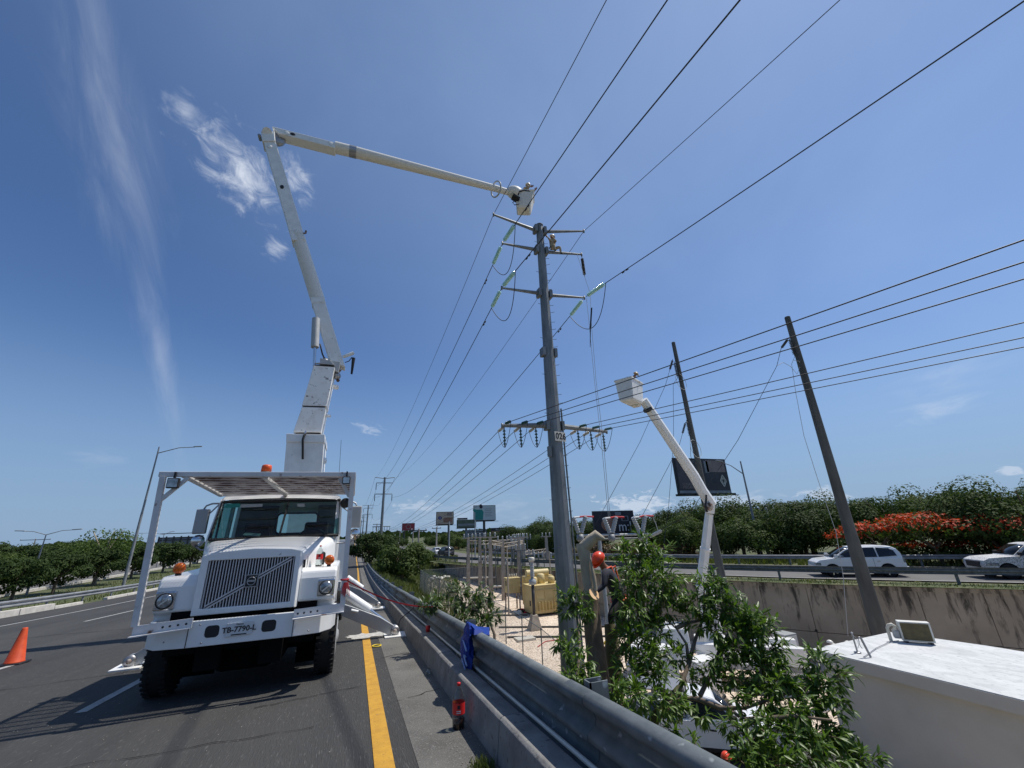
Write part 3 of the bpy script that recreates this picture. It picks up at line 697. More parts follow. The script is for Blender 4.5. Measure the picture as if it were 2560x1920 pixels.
# dark engine bay and chassis, with black masses added to darken the underside
MB().box(-2.1, -.7, 8.1, 9.5, -1.35, -.6).build('engine_bay', M['under'], truck)
MB().box(-2.38, -.44, 8.04, 8.1, -1.5, -.9).build('shade_plate', M['under'], truck)  # black plate added where only shadow shows below the bumper
for x0, x1 in ((-2.6, -2.0), (-.8, -.2)):
    MB().box(x0, x1, 9.58, 11.3, -1.95, -1.05).build('shade_tank', M['under'], truck, bevel=.08)  # added tank mass, sized to stop light leaking under the truck
    MB().box(x0+.02, x1-.02, 9.5, 9.53, -2.1, -1.0).build('shade_flap', M['under'], truck)  # added black flap that blocks light behind the front wheel
MB().box(-1.8, -1.0, 8.3, 10.5, -1.85, -1.3).build('shade_block', M['under'], truck, bevel=.1)  # added black mass that keeps the underside in shade
MB().box(-2.0, -.8, 10.5, 16.0, -1.95, -1.2).build('driveline', M['under'], truck)
b = MB(); b.box(-1.95, -1.65, 7.9, 20, -1.7, -1.15); b.box(-1.15, -.85, 7.9, 20, -1.7, -1.15); b.box(-2.4, -.4, 9.6, 20, -1.25, -1.0); b.build('chassis', M['under'], truck)
MB().tube([(-2.45, 8.85, -1.63), (-.35, 8.85, -1.63)], .09, 10).build('front_axle', M['under'], truck)
# bonnet loft
def section(Y, xc, w, zt, zb, r, crown):
    P = []; 
    def corner(cx, cz, a0, a1): 
        for k in range(6): a = R(a0+(a1-a0)*k/5); P.append((cx+r*cos(a), Y, cz+r*sin(a)))
    P.append((xc-w, Y, zb)); corner(xc-w+r, zt-r, 180, 90)
    for k in range(1, 6): t = k/6; x = xc-w+r+(2*w-2*r)*t; P.append((x, Y, zt+crown*4*t*(1-t)))
    corner(xc+w-r, zt-r, 90, 0); P.append((xc+w, Y, zb)); return P
S = [section(7.97, -1.43, .665, -.175, -1.0, .05, .03), section(8.0, -1.43, .69, -.16, -1.0, .08, .035), section(8.25, -1.42, .74, -.115, -.98, .13, .04), section(8.6, -1.40, .86, -.06, -.9, .16, .04),
     section(8.9, -1.375, .99, -.01, -.9, .16, .035), section(9.18, -1.355, 1.06, .03, -.9, .14, .03), section(9.3, -1.35, 1.07, .035, -.9, .12, .03)]
b = MB(); n = len(S[0]); b.add([p for s_ in S for p in s_], [(i*n+k, i*n+k+1, (i+1)*n+k+1, (i+1)*n+k) for i in range(len(S)-1) for k in range(n-1)], True)
hood = b.build('hood', W, truck)
for sx in (-1, 1):
    MB().tube([(TX+sx*.70, 8.06, -.32), (TX+sx*.70, 8.06, -.44)], .018, 6).build('hood_latch', M['black'], hood)
    MB().tube([(TX-.03+sx*.745, 8.27, -.98), (TX-.02+sx*.75, 8.26, -.3), (TX-.02+sx*.68, 8.25, -.12)], .004, 4).build('hood_seam', M['ink'], hood)
# grille surround: a raised frame in front of the bonnet
gx0, gx1, gz0, gz1, gy = -2.02, -.835, -.915, -.258, 7.93
b = MB(); o0 = [(-2.115, -1.0), (-.755, -.995), (-.755, -.17), (-.90, -.135), (-1.43, -.105), (-1.96, -.14), (-2.115, -.185)]
inn = [(gx0, gz0), (gx1, gz0), (gx1, gz1), (-1.0, gz1), (-1.43, gz1), (-1.86, gz1), (gx0, gz1)]
n = 7; v = [(x, 7.93, z) for x, z in o0]+[(x, 7.93, z) for x, z in inn]+[(x, 8.03, z) for x, z in o0]+[(x, 8.0, z) for x, z in inn]
f = []
for i in range(n):
    j = (i+1) % n; f += [(i, j, n+j, n+i), (i, 2*n+i, 2*n+j, j), (n+i, n+j, 3*n+j, 3*n+i)]
b.add(v, f); b.build('grille_surround', W, truck, bevel=.012)
grille = MB().box(gx0-.02, gx1+.02, 8.0, 8.03, gz0-.02, gz1+.02).build('grille', M['navy_dark'], truck)
nb = 31
for k in range(nb):
    x = gx0+(gx1-gx0)*(k+.5)/nb; MB().box(x-.0065, x+.0065, 7.955, 7.995, gz0, gz1).build('grille_bar', M['bar'], grille)
p0, p1 = Vector((gx0+.07, 7.943, gz0+.015)), Vector((gx1-.05, 7.943, gz1-.02)); dd = (p1-p0).normalized(); nn = Vector((-dd.z, 0, dd.x))
for o in (-.018, .018): MB().bar(p0+nn*o, p1+nn*o, .012, .02, side=(0, 1, 0)).build('diagonal_bar', M['bar'], grille)
MB().bar(p0, p1, .01, .02, side=(0, 1, 0)).build('diagonal_strip', M['navy_dark'], grille)
c = Vector((-1.40, 7.925, -.575))
bd = MB().box(c.x-.085, c.x+.085, c.y-.008, c.y+.02, c.z-.085, c.z+.085).build('grille_badge', M['ink'], truck, bevel=.02)
MB().torus((c.x, c.y-.014, c.z-.005), (0, 1, 0), .055, .007, 24).build('badge_ring', M['steel'], bd)
MB().box(c.x-.05, c.x+.05, c.y-.018, c.y-.01, c.z-.014, c.z+.012).build('badge_band', M['steel'], bd)
MB().bar((c.x+.035, c.y-.013, c.z+.035), (c.x+.065, c.y-.013, c.z+.065), .01, .01).build('badge_arrow', M['steel'], bd)
b = MB()
for x0, x1, z0, z1 in ((c.x-.088, c.x+.088, c.z+.078, c.z+.09), (c.x-.088, c.x+.088, c.z-.09, c.z-.078), (c.x-.09, c.x-.078, c.z-.085, c.z+.085), (c.x+.078, c.x+.09, c.z-.085, c.z+.085)): b.box(x0, x1, c.y-.012, c.y+.02, z0, z1)
b.build('badge_frame', M['steel'], bd)
# fenders with headlights
for sgn, nm in ((-1, 0), (1, 1)):
    xi, xo_ = TX+sgn*.66, TX+sgn*1.215
    xa, xb = min(xi, xo_), max(xi, xo_)
    zt = -.455
    b = MB(); prof = [(8.02, -.93), (8.02, -.60), (8.05, -.50), (8.14, zt), (9.75, zt+.02), (9.9, -.62), (9.9, -.95), (9.62, -1.0), (9.5, -1.25), (9.44, -1.25), (9.32, -1.06), (9.1, -.97), (8.85, -.945), (8.6, -.97), (8.38, -1.06), (8.24, -1.2), (8.18, -1.2), (8.1, -.97)]
    b.prism([(xa, y, z) for y, z in prof], (xb-xa, 0, 0))
    fd = b.build('fender', W, truck, bevel=.03)
    cx = TX+sgn*1.075-.005; cz = -.775 if sgn < 0 else -.755
    hb = MB(); hb.box(cx-.128, cx+.128, 7.985, 8.03, cz-.128, cz+.128); hl = hb.build('headlight', M['chrome'], truck, bevel=.025)
    MB().lathe((cx, 7.975, cz), (0, 1, 0), [(0, .108), (.02, .108)], 24).build('headlight_rim', M['ink'], hl)
    MB().lathe((cx, 7.955, cz), (0, 1, 0), [(0, .03), (.006, .07), (.018, .093), (.03, .095)], 24).build('headlight_lens', M['lens'], hl)
    MB().bar((cx-.05, 7.953, cz-.05), (cx+.05, 7.953, cz+.03), .02, .006, side=(0, 0, 1)).build('headlight_bulb', M['insul_white'], hl)
    mx = cx+sgn*(-.0)+(.03 if sgn < 0 else -.0); my = 8.2
    ml = MB().box(mx-.03, mx+.03, my-.03, my+.05, zt, zt+.03).build('marker_light', M['ink'], truck)
    b = MB(); b.lathe((mx, my-.06, zt+.105), (0, 1, 0), [(0, .03), (.01, .062), (.035, .078), (.09, .08), (.11, .07)], 18); b.build('amber_lens', M['amber'], ml)
MB().tube([(-.46, 8.75, zt), (-.455, 8.74, zt+.1), (-.46, 8.7, zt+.2), (-.47, 8.68, zt+.22)], [.02, .035, .035, .015], 8).build('fender_mirror', M['black'], truck)
# cab shell
def quad(name, P, m, parent, solid=.03, bevel=0): return MB().add(P, [tuple(range(len(P)))]).build(name, m, parent, solid=solid, bevel=bevel)
xl, xr = -2.43, -.29
cab = MB()
cab.box(xl, xr, 9.32, 11.05, -1.0, -.965)                      # floor
cab.add([(xl, 9.2, -.95), (xl, 11.05, -.95), (xl, 11.05, .05), (xl, 9.2, .05)], [(0, 1, 2, 3)])
cab.add([(xr, 9.2, -.95), (xr, 11.05, -.95), (xr, 11.05, .05), (xr, 9.2, .05)], [(3, 2, 1, 0)])
# back wall with a window hole
wx0, wx1, wz0, wz1 = -1.62, -.80, .14, .56
for P in ([(xl, 11.05, -.95), (xr, 11.05, -.95), (xr, 11.05, wz0), (xl, 11.05, wz0)], [(xl, 11.05, wz1), (xr, 11.05, wz1), (xr, 11.05, .78), (xl, 11.05, .78)],
          [(xl, 11.05, wz0), (wx0, 11.05, wz0), (wx0, 11.05, wz1), (xl, 11.05, wz1)], [(wx1, 11.05, wz0), (xr, 11.05, wz0), (xr, 11.05, wz1), (wx1, 11.05, wz1)]):
    cab.add(P, [(0, 1, 2, 3)])
cab_o = cab.build('cab', W, truck, solid=.03)
quad('cab_lining', [(xl+.04, 10.98, -.9), (xr-.04, 10.98, -.9), (xr-.04, 10.98, wz0), (xl+.04, 10.98, wz0)], M['cabinside'], cab_o, .01)
quad('cab_lining', [(xl+.04, 10.98, wz0), (wx0, 10.98, wz0), (wx0, 10.98, .74), (xl+.04, 10.98, .74)], M['cabinside'], cab_o, .01)
quad('cab_lining', [(wx1, 10.98, wz0), (xr-.04, 10.98, wz0), (xr-.04, 10.98, .74), (wx1, 10.98, .74)], M['cabinside'], cab_o, .01)
b = MB(); rim = []
for cx, cz, a0 in ((wx1-.08, wz1-.08, 0), (wx0+.08, wz1-.08, 90), (wx0+.08, wz0+.08, 180), (wx1-.08, wz0+.08, 270)):
    for k in range(4): a = R(a0+30*k); rim.append((cx+.09*cos(a), 10.965, cz+.09*sin(a)))
b.tube(rim+[rim[0], rim[1]], .02, 6); b.build('rear_window_seal', M['black'], cab_o)
# pillars (a), door posts (b) and roof
def post(pts, w, d, m=W, name='pillar', par=cab_o): 
    b = MB()
    for p, q in zip(pts, pts[1:]): b.bar(p, q, w, d, side=(1, 0, 0))
    return b.build(name, m, par)
for sx, x in ((-1, xl), (1, xr)):
    post([(x+(.02 if sx < 0 else -.02), 9.2, .03), (x+sx*(-.04), 9.55, .76)], .06, .07)
    post([(x, 10.45, .03), (x-sx*.03, 10.45, .74)], .06, .09)
    post([(x, 11.0, .03), (x-sx*.03, 11.0, .74)], .06, .12)
    quad('side_window', [(x-sx*.005, 9.3, .05), (x-sx*.005, 10.42, .05), (x-sx*.035, 10.42, .72), (x-sx*.035, 9.6, .72)], M['glass'], cab_o, 0)
    post([(x-sx*.02, 9.62, .06), (x-sx*.03, 9.66, .72)], .03, .03, M['black'], 'vent_bar')
sec = []
for Y, w, zt in ((9.46, 1.02, .755), (9.52, 1.05, .80), (9.66, 1.06, .845), (10.2, 1.06, .86), (10.95, 1.06, .85), (11.06, 1.04, .78)):
    sec.append(section(Y, -1.36, w, zt, zt-.06, .06, .03))
b = MB(); n = len(sec[0]); b.add([p for s_ in sec for p in s_], [(i*n+k, i*n+k+1, (i+1)*n+k+1, (i+1)*n+k) for i in range(len(sec)-1) for k in range(n-1)], True)
b.add([(-2.4, 9.5, .745), (-.32, 9.5, .745), (-.32, 11.03, .745), (-2.4, 11.03, .745)], [(0, 1, 2, 3)])
b.build('roof', W, truck)
# windscreen
wl = [(-2.385, 9.17, .045), (-.26, 9.17, .05), (-.30, 9.5, .735), (-2.385, 9.5, .72)]
quad('windshield', wl, M['glass'], truck, 0)
b = MB(); loop = [Vector(p)+Vector((0, -.012, 0)) for p in wl]; b.tube(loop+[loop[0]], .028, 6); ws = b.build('windshield_seal', M['black'], truck)
b = MB(); b.bar((-1.285, 9.155, .05), (-1.25, 9.485, .73), .035, .02, side=(1, 0, 0)); b.build('windshield_divider', M['black'], truck)
sk = lambda cx, cy: tr(cx, cy, 9.45)-Vector((0, .03, 0))
st = MB(); P = [tr(728, 335, 9.44), tr(870, 330, 9.44), tr(876, 310, 9.45), tr(735, 313, 9.45)]; st.add([p-Vector((0, .02, 0)) for p in P], [(0, 1, 2, 3)]); st.build('windshield_sticker', M['insul_sw'], truck)
st = MB(); P = [tr(1098, 330, 9.44), tr(1146, 330, 9.44), tr(1146, 309, 9.45), tr(1098, 309, 9.45)]; st.add([p-Vector((0, .02, 0)) for p in P], [(0, 1, 2, 3)]); st.build('windshield_sticker', M['insul_sw'], truck)
st = MB(); P = [tr(620, 336, 9.44), tr(726, 333, 9.44), tr(730, 308, 9.45), tr(640, 312, 9.45)]; st.add([p-Vector((0, .018, 0)) for p in P], [(0, 1, 2, 3)]); st.build('sun_strip', M['board_teal'], truck)
# interior
b = MB(); b.box(xl+.06, xr-.06, 9.3, 9.75, -.5, .0); b.build('dashboard', M['interior'], truck, bevel=.04)
for cx in (-.78, -1.95):
    b = MB(); b.box(cx-.26, cx+.26, 10.2, 10.75, -.6, -.35); b.obox((cx, 10.78, .0), (.25, 0, 0), (0, .06, 0), (0, .03, .36)); b.build('seat', M['black_cloth'], truck, bevel=.05)
MB().torus((-.78, 9.95, .06), (0, .55, .8), .23, .018, 24).build('steering_wheel', M['black'], truck)
b = MB(); b.hexa([tr(745, 515, 9.33), tr(850, 520, 9.33), tr(862, 508, 9.5), tr(760, 503, 9.5)]+[p+Vector((0, 0, .02)) for p in (tr(745, 515, 9.33), tr(850, 520, 9.33), tr(862, 508, 9.5), tr(760, 503, 9.5))]); b.build('papers', M['print_white'], truck)
# wipers
for a, c_ in (((-1.95, 9.13, .055), (-1.35, 9.12, .075)), ((-.95, 9.13, .06), (-.45, 9.12, .08))):
    MB().tube([a, c_], .009, 6).build('wiper', M['black'], truck)
# mirrors
def mirror(sgn, x, y, z0, z1, w, col):
    b = MB(); b.box(x-w/2, x+w/2, y, y+.09, z0, z1); m_ = b.build('side_mirror', col, truck, bevel=.02)
    MB().box(x-w/2+.015, x+w/2-.015, y+.09, y+.094, z0+.02, z1-.02).build('mirror_glass', M['chrome'], m_)
    cx = TX+sgn*1.03
    MB().tube([(x, y+.04, z1), (x-sgn*.03, y+.04, z1+.06), (x-sgn*.12, y+.05, z1+.1), (cx, 9.5, z1+.1)], .016, 6).build('mirror_arm', M['steel'], m_)
    MB().tube([(x, y+.03, (z0+z1)/2), (cx, 9.5, z1+.08)], .013, 6).build('mirror_arm', M['steel'], m_)
    MB().tube([(x, y+.04, z0-.22), (x-sgn*.08, y+.05, z0-.28), (cx, 9.35, z0-.28)], .014, 6).build('mirror_arm', M['steel'], m_)
    MB().lathe((x+sgn*.0, y+.02, z0-.12), (0, 1, 0), [(0, .05), (.03, .105), (.05, .11)], 16).build('convex_mirror', M['chrome'], m_)
    return m_
pL = tr(476, 425, 9.5); mirror(-1, pL.x, 9.45, tr(470, 505, 9.5).z, tr(478, 345, 9.5).z, .21, M['steel'])
pR = tr(1470, 400, 9.5); mirror(1, pR.x+.02, 9.45, tr(1470, 465, 9.5).z, tr(1470, 325, 9.5).z, .21, M['grey'])
MB().lathe(tr(1410, 305, 9.3), (0, -1, 0), [(0, .03), (.03, .1), (.06, .095)], 16).build('round_mirror', M['ink'], truck)
# rack over the cab
FY = 7.6
fb = MB(); fb.hexa([(-2.79, FY, .955), (-.03, FY, .98), (-.03, FY+.06, .98), (-2.79, FY+.06, .955), (-2.79, FY, 1.03), (-.03, FY, 1.055), (-.03, FY+.06, 1.055), (-2.79, FY+.06, 1.03)])
fb.build('rack_front_bar', M['rack'], truck, bevel=.005)
def rz(Y): return 1.0-.052*(Y-7.6)
RB = 9.75
for x in (-2.49, -.055):
    MB().bar((x, FY+.06, rz(FY)-.01), (x, RB, rz(RB)-.01), .06, .07, side=(1, 0, 0)).build('rack_side_bar', M['rack'], truck)
MB().bar((-2.52, RB, rz(RB)), (-.02, RB, rz(RB)+.02), .06, .07).build('rack_rear_bar', M['rack'], truck)
pm0 = tr(895, 140, FY+.1); pm1 = tr(1035, 262, RB-.05)
MB().bar((pm0.x, FY+.06, rz(FY)-.045), (pm1.x, RB, rz(RB)-.045), .07, .05, side=(1, 0, 0)).build('rack_middle_bar', M['rack'], truck)
ns = 9
for k in range(ns):
    Y = FY+.2+(RB-FY-.3)*k/(ns-1)
    b = MB(); b.box(-2.455, -.09, Y-.02, Y-.014, rz(Y)-.02, rz(Y)-.004); b.box(-2.455, -.09, Y-.014, Y+.025, rz(Y)-.01, rz(Y)-.004); b.build('rack_slat', M['rack'], truck)
b = MB(); x = -2.44
while x < -.1:
    b.hexa([(x, FY+.07, rz(FY)), (x+.007, FY+.07, rz(FY)), (x+.007, RB-.04, rz(RB)), (x, RB-.04, rz(RB)), (x, FY+.07, rz(FY)+.016), (x+.007, FY+.07, rz(FY)+.016), (x+.007, RB-.04, rz(RB)+.016), (x, RB-.04, rz(RB)+.016)]); x += .042
Y = FY+.1
while Y < RB-.05:
    b.box(-2.45, -.1, Y, Y+.003, rz(Y)-.004, rz(Y)+.006); Y += .05
stuff(b.build('rack_grating', M['rust'], truck))
# rack posts and corner braces
MB().bar((-2.635, FY+.03, -1.02), (-2.735, FY+.03, .96), .07, .07, side=(1, 0, 0)).build('rack_post', M['rack'], truck)
MB().bar((-.05, FY+.03, -1.0), (-.075, FY+.03, .98), .075, .07, side=(1, 0, 0)).build('rack_post', M['rack'], truck)
MB().bar((-2.70, FY+.04, .62), (-2.42, FY+.04, .95), .05, .05, side=(1, 0, 0)).build('rack_brace', M['rack'], truck)
MB().bar((-.10, FY+.1, .65), (-.28, FY+.1, .96), .06, .05, side=(1, 0, 0)).build('rack_brace', M['rack'], truck)
for c, w, mm in ((tr(291, 175, FY-.05), .075, M['ink']), (tr(1415, 158, FY-.05), .062, M['ink'])):
    wl_ = MB().box(c.x-w, c.x+w, c.y-.02, c.y+.05, c.z-w, c.z+w).build('work_light', mm, truck, bevel=.012)
    MB().box(c.x-w+.014, c.x+w-.014, c.y-.026, c.y-.02, c.z-w+.014, c.z+w-.014).build('work_light_lens', M['lens'], wl_)
    MB().box(c.x-.012, c.x+.012, c.y, c.y+.04, c.z+w, c.z+w+.09).build('work_light_bracket', M['ink'], wl_)
c = at(665, 1181, 9.9)
bc = MB().lathe(c+Vector((0, 0, -.08)), (0, 0, 1), [(0, .1), (.09, .1)], 18).build('beacon', M['ink'], truck)
MB().lathe(c+Vector((0, 0, .012)), (0, 0, 1), [(0, .098), (.1, .096), (.135, .085), (.145, .06)], 18).build('beacon_lens', M['orange'], bc)
MB().box(c.x-.05, c.x+.05, 9.7, 9.95, c.z-.3, c.z-.08).build('beacon_stand', M['rack'], bc)
# wheels
def wheel(x, y, z, r, w, par, out):
    t_ = MB().lathe((x-w/2, y, z), (1, 0, 0), [(0, r*.62), (.0, r*.9), (.03, r*.985), (.07, r), (w-.07, r), (w-.03, r*.985), (w, r*.9), (w, r*.62)], 28)
    o = t_.build('tyre', M['tyre'], par)
    b = MB()
    for k in range(36):                      # shoulder lugs
        a = 2*pi*k/36
        for xx in (x-w/2+.045, x+w/2-.045): b.obox((xx, y+cos(a)*(r+.002), z+sin(a)*(r+.002)), (.04, 0, 0), (0, -sin(a)*.018, cos(a)*.018), (0, cos(a)*.012, sin(a)*.012))
    stuff(b.build('tread_lugs', M['tyre'], o))
    xo_ = x+out*w/2
    MB().lathe((xo_-out*.06, y, z), (out, 0, 0), [(0, r*.62), (.06, r*.6), (.07, r*.52), (.03, r*.3), (.09, r*.16), (.1, .02)], 20).build('rim', M['grey'], o)
    return o
wheel(-.265, 8.85, zr(8.85)+.525, .525, .30, truck, 1); wheel(-2.53, 8.85, zr(8.85)+.525, .525, .30, truck, -1)
for yy in (16.6, 17.95):
    for x, o_ in ((-.34, 1), (-2.46, -1)): wheel(x, yy, zr(yy)+.525, .525, .5, truck, o_)
# utility body behind the cab
def bodyz(y): return -.056*(y-8)
b = MB(); b.hexa([(-2.6, 11.4, -1.12), (-.16, 11.4, -1.12), (-.16, 20.2, -1.6), (-2.6, 20.2, -1.6), (-2.6, 11.4, -.98), (-.16, 11.4, -.98), (-.16, 20.2, -1.46), (-2.6, 20.2, -1.46)]); b.build('deck', M['grey'], truck)
for x0, x1 in ((-2.6, -2.05), (-.70, -.13)):
    for y0, y1 in ((12.4, 14.6), (14.63, 16.1), (18.6, 20.1)):
        z0 = -1.22-.055*(y0-11.4); z1 = -.02-.055*(y0-11.4)*.6
        bx = MB().hexa([(x0, y0, z0), (x1, y0, z0), (x1, y1, z0-.06), (x0, y1, z0-.06), (x0, y0, z1), (x1, y0, z1), (x1, y1, z1-.06), (x0, y1, z1-.06)]).build('tool_locker', W, truck, bevel=.01)
        xx = x1+.004 if x1 > -1 else x0-.012
        MB().box(xx-.004, xx+.008, y0+.08, y1-.08, z0+.1, z1-.12).build('locker_door', M['boom'], bx)
        MB().box(xx+.0, xx+.02, (y0+y1)/2-.05, (y0+y1)/2+.05, z1-.35, z1-.3).build('handle', M['steel'], bx)
# stabilisers: an A-frame leg each side, front and rear
def stabiliser(sgn, Yo, pts_beam, foot, cyl, rod):
    b = MB(); b.prism(pts_beam, (0, .14, 0)); o = b.build('stabiliser_leg', M['grey'], truck, bevel=.006)
    f = Vector(foot)
    MB().lathe(f+Vector((0, -.035, .13)), (0, 1, 0), [(0, .04), (.005, .105), (.2, .105), (.205, .04)], 18).build('foot_pivot', M['steel'], o)
    MB().lathe(f+Vector((0, -.045, .13)), (0, 1, 0), [(0, .045), (.012, .045)], 12).build('pivot_pin', M['rust'], o)
    b = MB(); b.box(f.x-.24, f.x+.26, f.y-.2, f.y+.32, f.z+.0, f.z+.035); b.box(f.x-.09, f.x+.09, f.y-.03, f.y+.02, f.z+.03, f.z+.17); b.box(f.x-.09, f.x+.09, f.y+.13, f.y+.18, f.z+.03, f.z+.17); b.build('foot_plate', M['boom'], o)
    MB().tube([cyl[0], cyl[1]], .105, 14).build('cylinder', M['white'], o)
    MB().tube([cyl[1], rod], .045, 10).build('piston_rod', M['chrome'], o)
Y = 11.65
g4 = lambda cx, cy, y: at(820+cx*240/1659, 1380+cy*240/1659, y)
ft = g4(1150, 1480, Y); ft.z = zr(Y)+.002
P = [g4(230, 890, Y), g4(420, 950, Y), g4(900, 1130, Y), g4(1165, 1290, Y), g4(1210, 1370, Y), g4(1170, 1440, Y), g4(1060, 1440, Y), g4(560, 1240, Y), g4(230, 1100, Y)]
stabiliser(1, Y, P, ft, (g4(270, 700, Y+.2), g4(720, 1005, Y+.2)), g4(1040, 1240, Y+.2))
MB().tube([g4(400, 1010, Y-.12), g4(520, 1035, Y-.12)], .035, 8).build('hose_coupling', M['white'], truck)
mirX = lambda p: Vector((2*TX-p.x, p.y, p.z))
ft2 = mirX(ft); ft2.z = zr(Y)+.002
stabiliser(-1, Y, [mirX(p) for p in reversed(P)], ft2, (mirX(g4(270, 700, Y+.2)), mirX(g4(720, 1005, Y+.2))), mirX(g4(1040, 1240, Y+.2)))
Y = 18.9
ft = g4(865, 955, Y); ft.z = zr(Y)+.002
P = [g4(330, 570, Y), g4(560, 650, Y), g4(870, 850, Y), g4(905, 890, Y), g4(880, 925, Y), g4(810, 915, Y), g4(500, 790, Y), g4(330, 700, Y)]
stabiliser(1, Y, P, ft, (g4(330, 440, Y+.2), g4(590, 625, Y+.2)), g4(790, 790, Y+.2))
ft2 = mirX(ft); ft2.z = zr(Y)+.002
stabiliser(-1, Y, [mirX(p) for p in reversed(P)], ft2, (mirX(g4(330, 440, Y+.2)), mirX(g4(590, 625, Y+.2))), mirX(g4(790, 790, Y+.2)))
# turret, riser and boom
BY = 16.6
def slab(name, px, y0, th, m, bevel=.012, y1=None, par=truck):   # four survey points (bl, br, tr, tl): front face, then depth
    y1 = y0 if y1 is None else y1
    P = [at(*px[0], y0), at(*px[1], y0), at(*px[2], y1), at(*px[3], y1)]
    b = MB(); t = Vector((0, th, 0)); b.hexa([P[0], P[1], P[1]+t, P[0]+t, P[3], P[2], P[2]+t, P[3]+t]); return b.build(name, m, par, bevel=bevel)
tb = slab('turret', [(708, 1196), (803, 1196), (810, 1106), (716, 1104)], BY-.3, 1.5, M['boom'])
slab('turret_collar', [(715, 1104), (812, 1106), (812, 1086), (716, 1084)], BY-.36, 1.6, M['boom'], par=tb)
b = MB(); b.box(-2.1, -.7, BY-.2, BY+1.2, -1.4, at(755, 1190, BY).z); b.build('pedestal', M['boom'], truck)
MB().tube([at(764, 1083, BY-.42), at(760, 1090, BY-.5), at(757, 1100, BY-.5), at(757, 1148, BY-.46)], .042, 8).build('hose_sleeve', M['black'], truck)
MB().tube([at(765, 1078, BY-.4), at(759, 1090, BY-.5)], .03, 8).build('hose_end', M['chrome'], truck)
slab('riser_core', [(738, 1088), (800, 1088), (836, 912), (784, 912)], BY-.12, .9, M['black'], y1=BY+.0)
slab('riser_panel', [(733, 1080), (803, 1080), (815.5, 1019), (755, 1017)], BY-.2, .95, M['white_worn'], y1=BY-.14)
slab('riser_panel', [(754.5, 1013.5), (816.5, 1015), (837, 918), (784, 914)], BY-.14, .95, M['white_worn'], y1=BY-.06)
for px, r in (((842, 968), .1), ((811, 1152), .12), ((806, 1090), .06), ((822, 1040), .06)):
    MB().lathe(at(*px, BY+.3)-Vector((.12, 0, 0)), (1, 0, 0), [(0, r), (.16, r), (.2, r*.6)], 12).build('pin_cap', M['white'], truck)
# knuckle at the riser head
kn = slab('knuckle', [(800, 914), (846, 930), (851, 905), (800, 895)], BY+.1, .8, M['grey'])
for px, w_ in (((842, 940), .16), ((836, 925), .1), ((848, 925), .09), ((812, 905), .18), ((845, 951), .07)):
    MB().sphere(at(*px, BY+.35), w_, 8, 6).build('knuckle_joint', M['rust'] if w_ < .12 else M['steel'], truck)
slab('knuckle_plate', [(786, 908), (836, 912), (824, 898), (803, 905)], BY-.05, .12, M['grey'])
LB = BY+.35; TH = .52
slab('lower_boom', [(827, 907), (863, 917), (811, 747), (778, 750)], LB, TH, M['boom'], bevel=.03)
slab('lower_boom_rib', [(822, 895), (832, 907), (800, 800), (792, 796)], LB-.02, TH+.04, M['boom'], bevel=.02)
b = MB(); ca = [at(794.5, 750, LB+TH/2), at(745, 592, LB+TH/2)]; b.tube(ca, [.29, .285], 14); b.build('lower_boom_insert', M['fibre'], truck)
slab('lower_boom_head', [(728, 594), (762, 593), (690, 356), (652, 330)], LB, TH, M['boom'], bevel=.03)
slab('boom_collar', [(729, 600), (763, 599), (760.5, 588), (726, 588)], LB-.015, TH+.03, M['boom'], bevel=.02)
slab('boom_collar', [(779, 758), (814, 756), (810, 740), (776, 743)], LB-.015, TH+.03, M['boom'], bevel=.02)
for px, py in ((705, 467), ): 
    b = MB(); c = at(px, py, LB-.012); b.sphere(c, .11, 14, 8, (.75, .12, 1.0)); b.build('boom_port', M['ink'], truck)
MB().tube([at(760, 583, LB), at(764, 583, LB-.05), at(765, 577, LB-.05)], .04, 8).build('boom_valve', M['rust'], truck)
for px in ((741, 578), (674, 366)): 
    c = at(*px, LB-.004); MB().lathe(c, (0, -1, 0), [(0, .11), (.008, .1)], 16).build('cover_disc', M['boom'], truck)
# elbow and upper boom
slab('elbow_fork', [(655, 352), (688, 352), (686, 328), (652, 326)], LB-.06, TH+.12, M['boom'], bevel=.03)
MB().tube([at(668, 330, LB-.1), at(668, 330, LB+TH+.1)], .2, 18).build('elbow_pin', M['boom'], truck)
MB().lathe(at(648, 337, LB+.1), (0, 1, 0), [(0, .07), (.3, .07)], 10).build('elbow_latch', M['steel'], truck)
MB().lathe(at(692, 345, LB+.22), (0, 1, 0), [(0, .06), (.02, .34), (.1, .36), (.18, .34), (.2, .06)], 22).build('elbow_sheave', M['steel'], truck)
UB = LB+.1
slab('upper_boom', [(697, 333), (838, 370), (840, 356), (680, 315)], UB-.06, TH, M['boom'], bevel=.03)
b = MB(); c = at(732, 335, UB-.072); b.sphere(c, .12, 14, 8, (1.0, .12, .72)); b.build('boom_port', M['ink'], truck)
for px in ((717, 332), (827, 359)): MB().lathe(at(*px, UB-.064), (0, -1, 0), [(0, .11), (.006, .1)], 16).build('cover_disc', M['boom'], truck)
UC = UB+TH/2-.06
MB().tube([at(838, 369, UC), at(885, 380, UC), at(1238, 471, 17.3), at(1278, 483, 17.35)], [.295, .285, .19, .175], 16).build('upper_boom_tube', M['fibre'], truck)
MB().tube([at(874, 377.5, UC), at(891, 381.8, UC)], .298, 16).build('boom_band', M['steel'], truck)
b = MB(); b.torus(at(1240, 473, 17.3), (.93, .3, .2), .44, .045, 26, 8); b.build('corona_ring', M['grey'], truck)
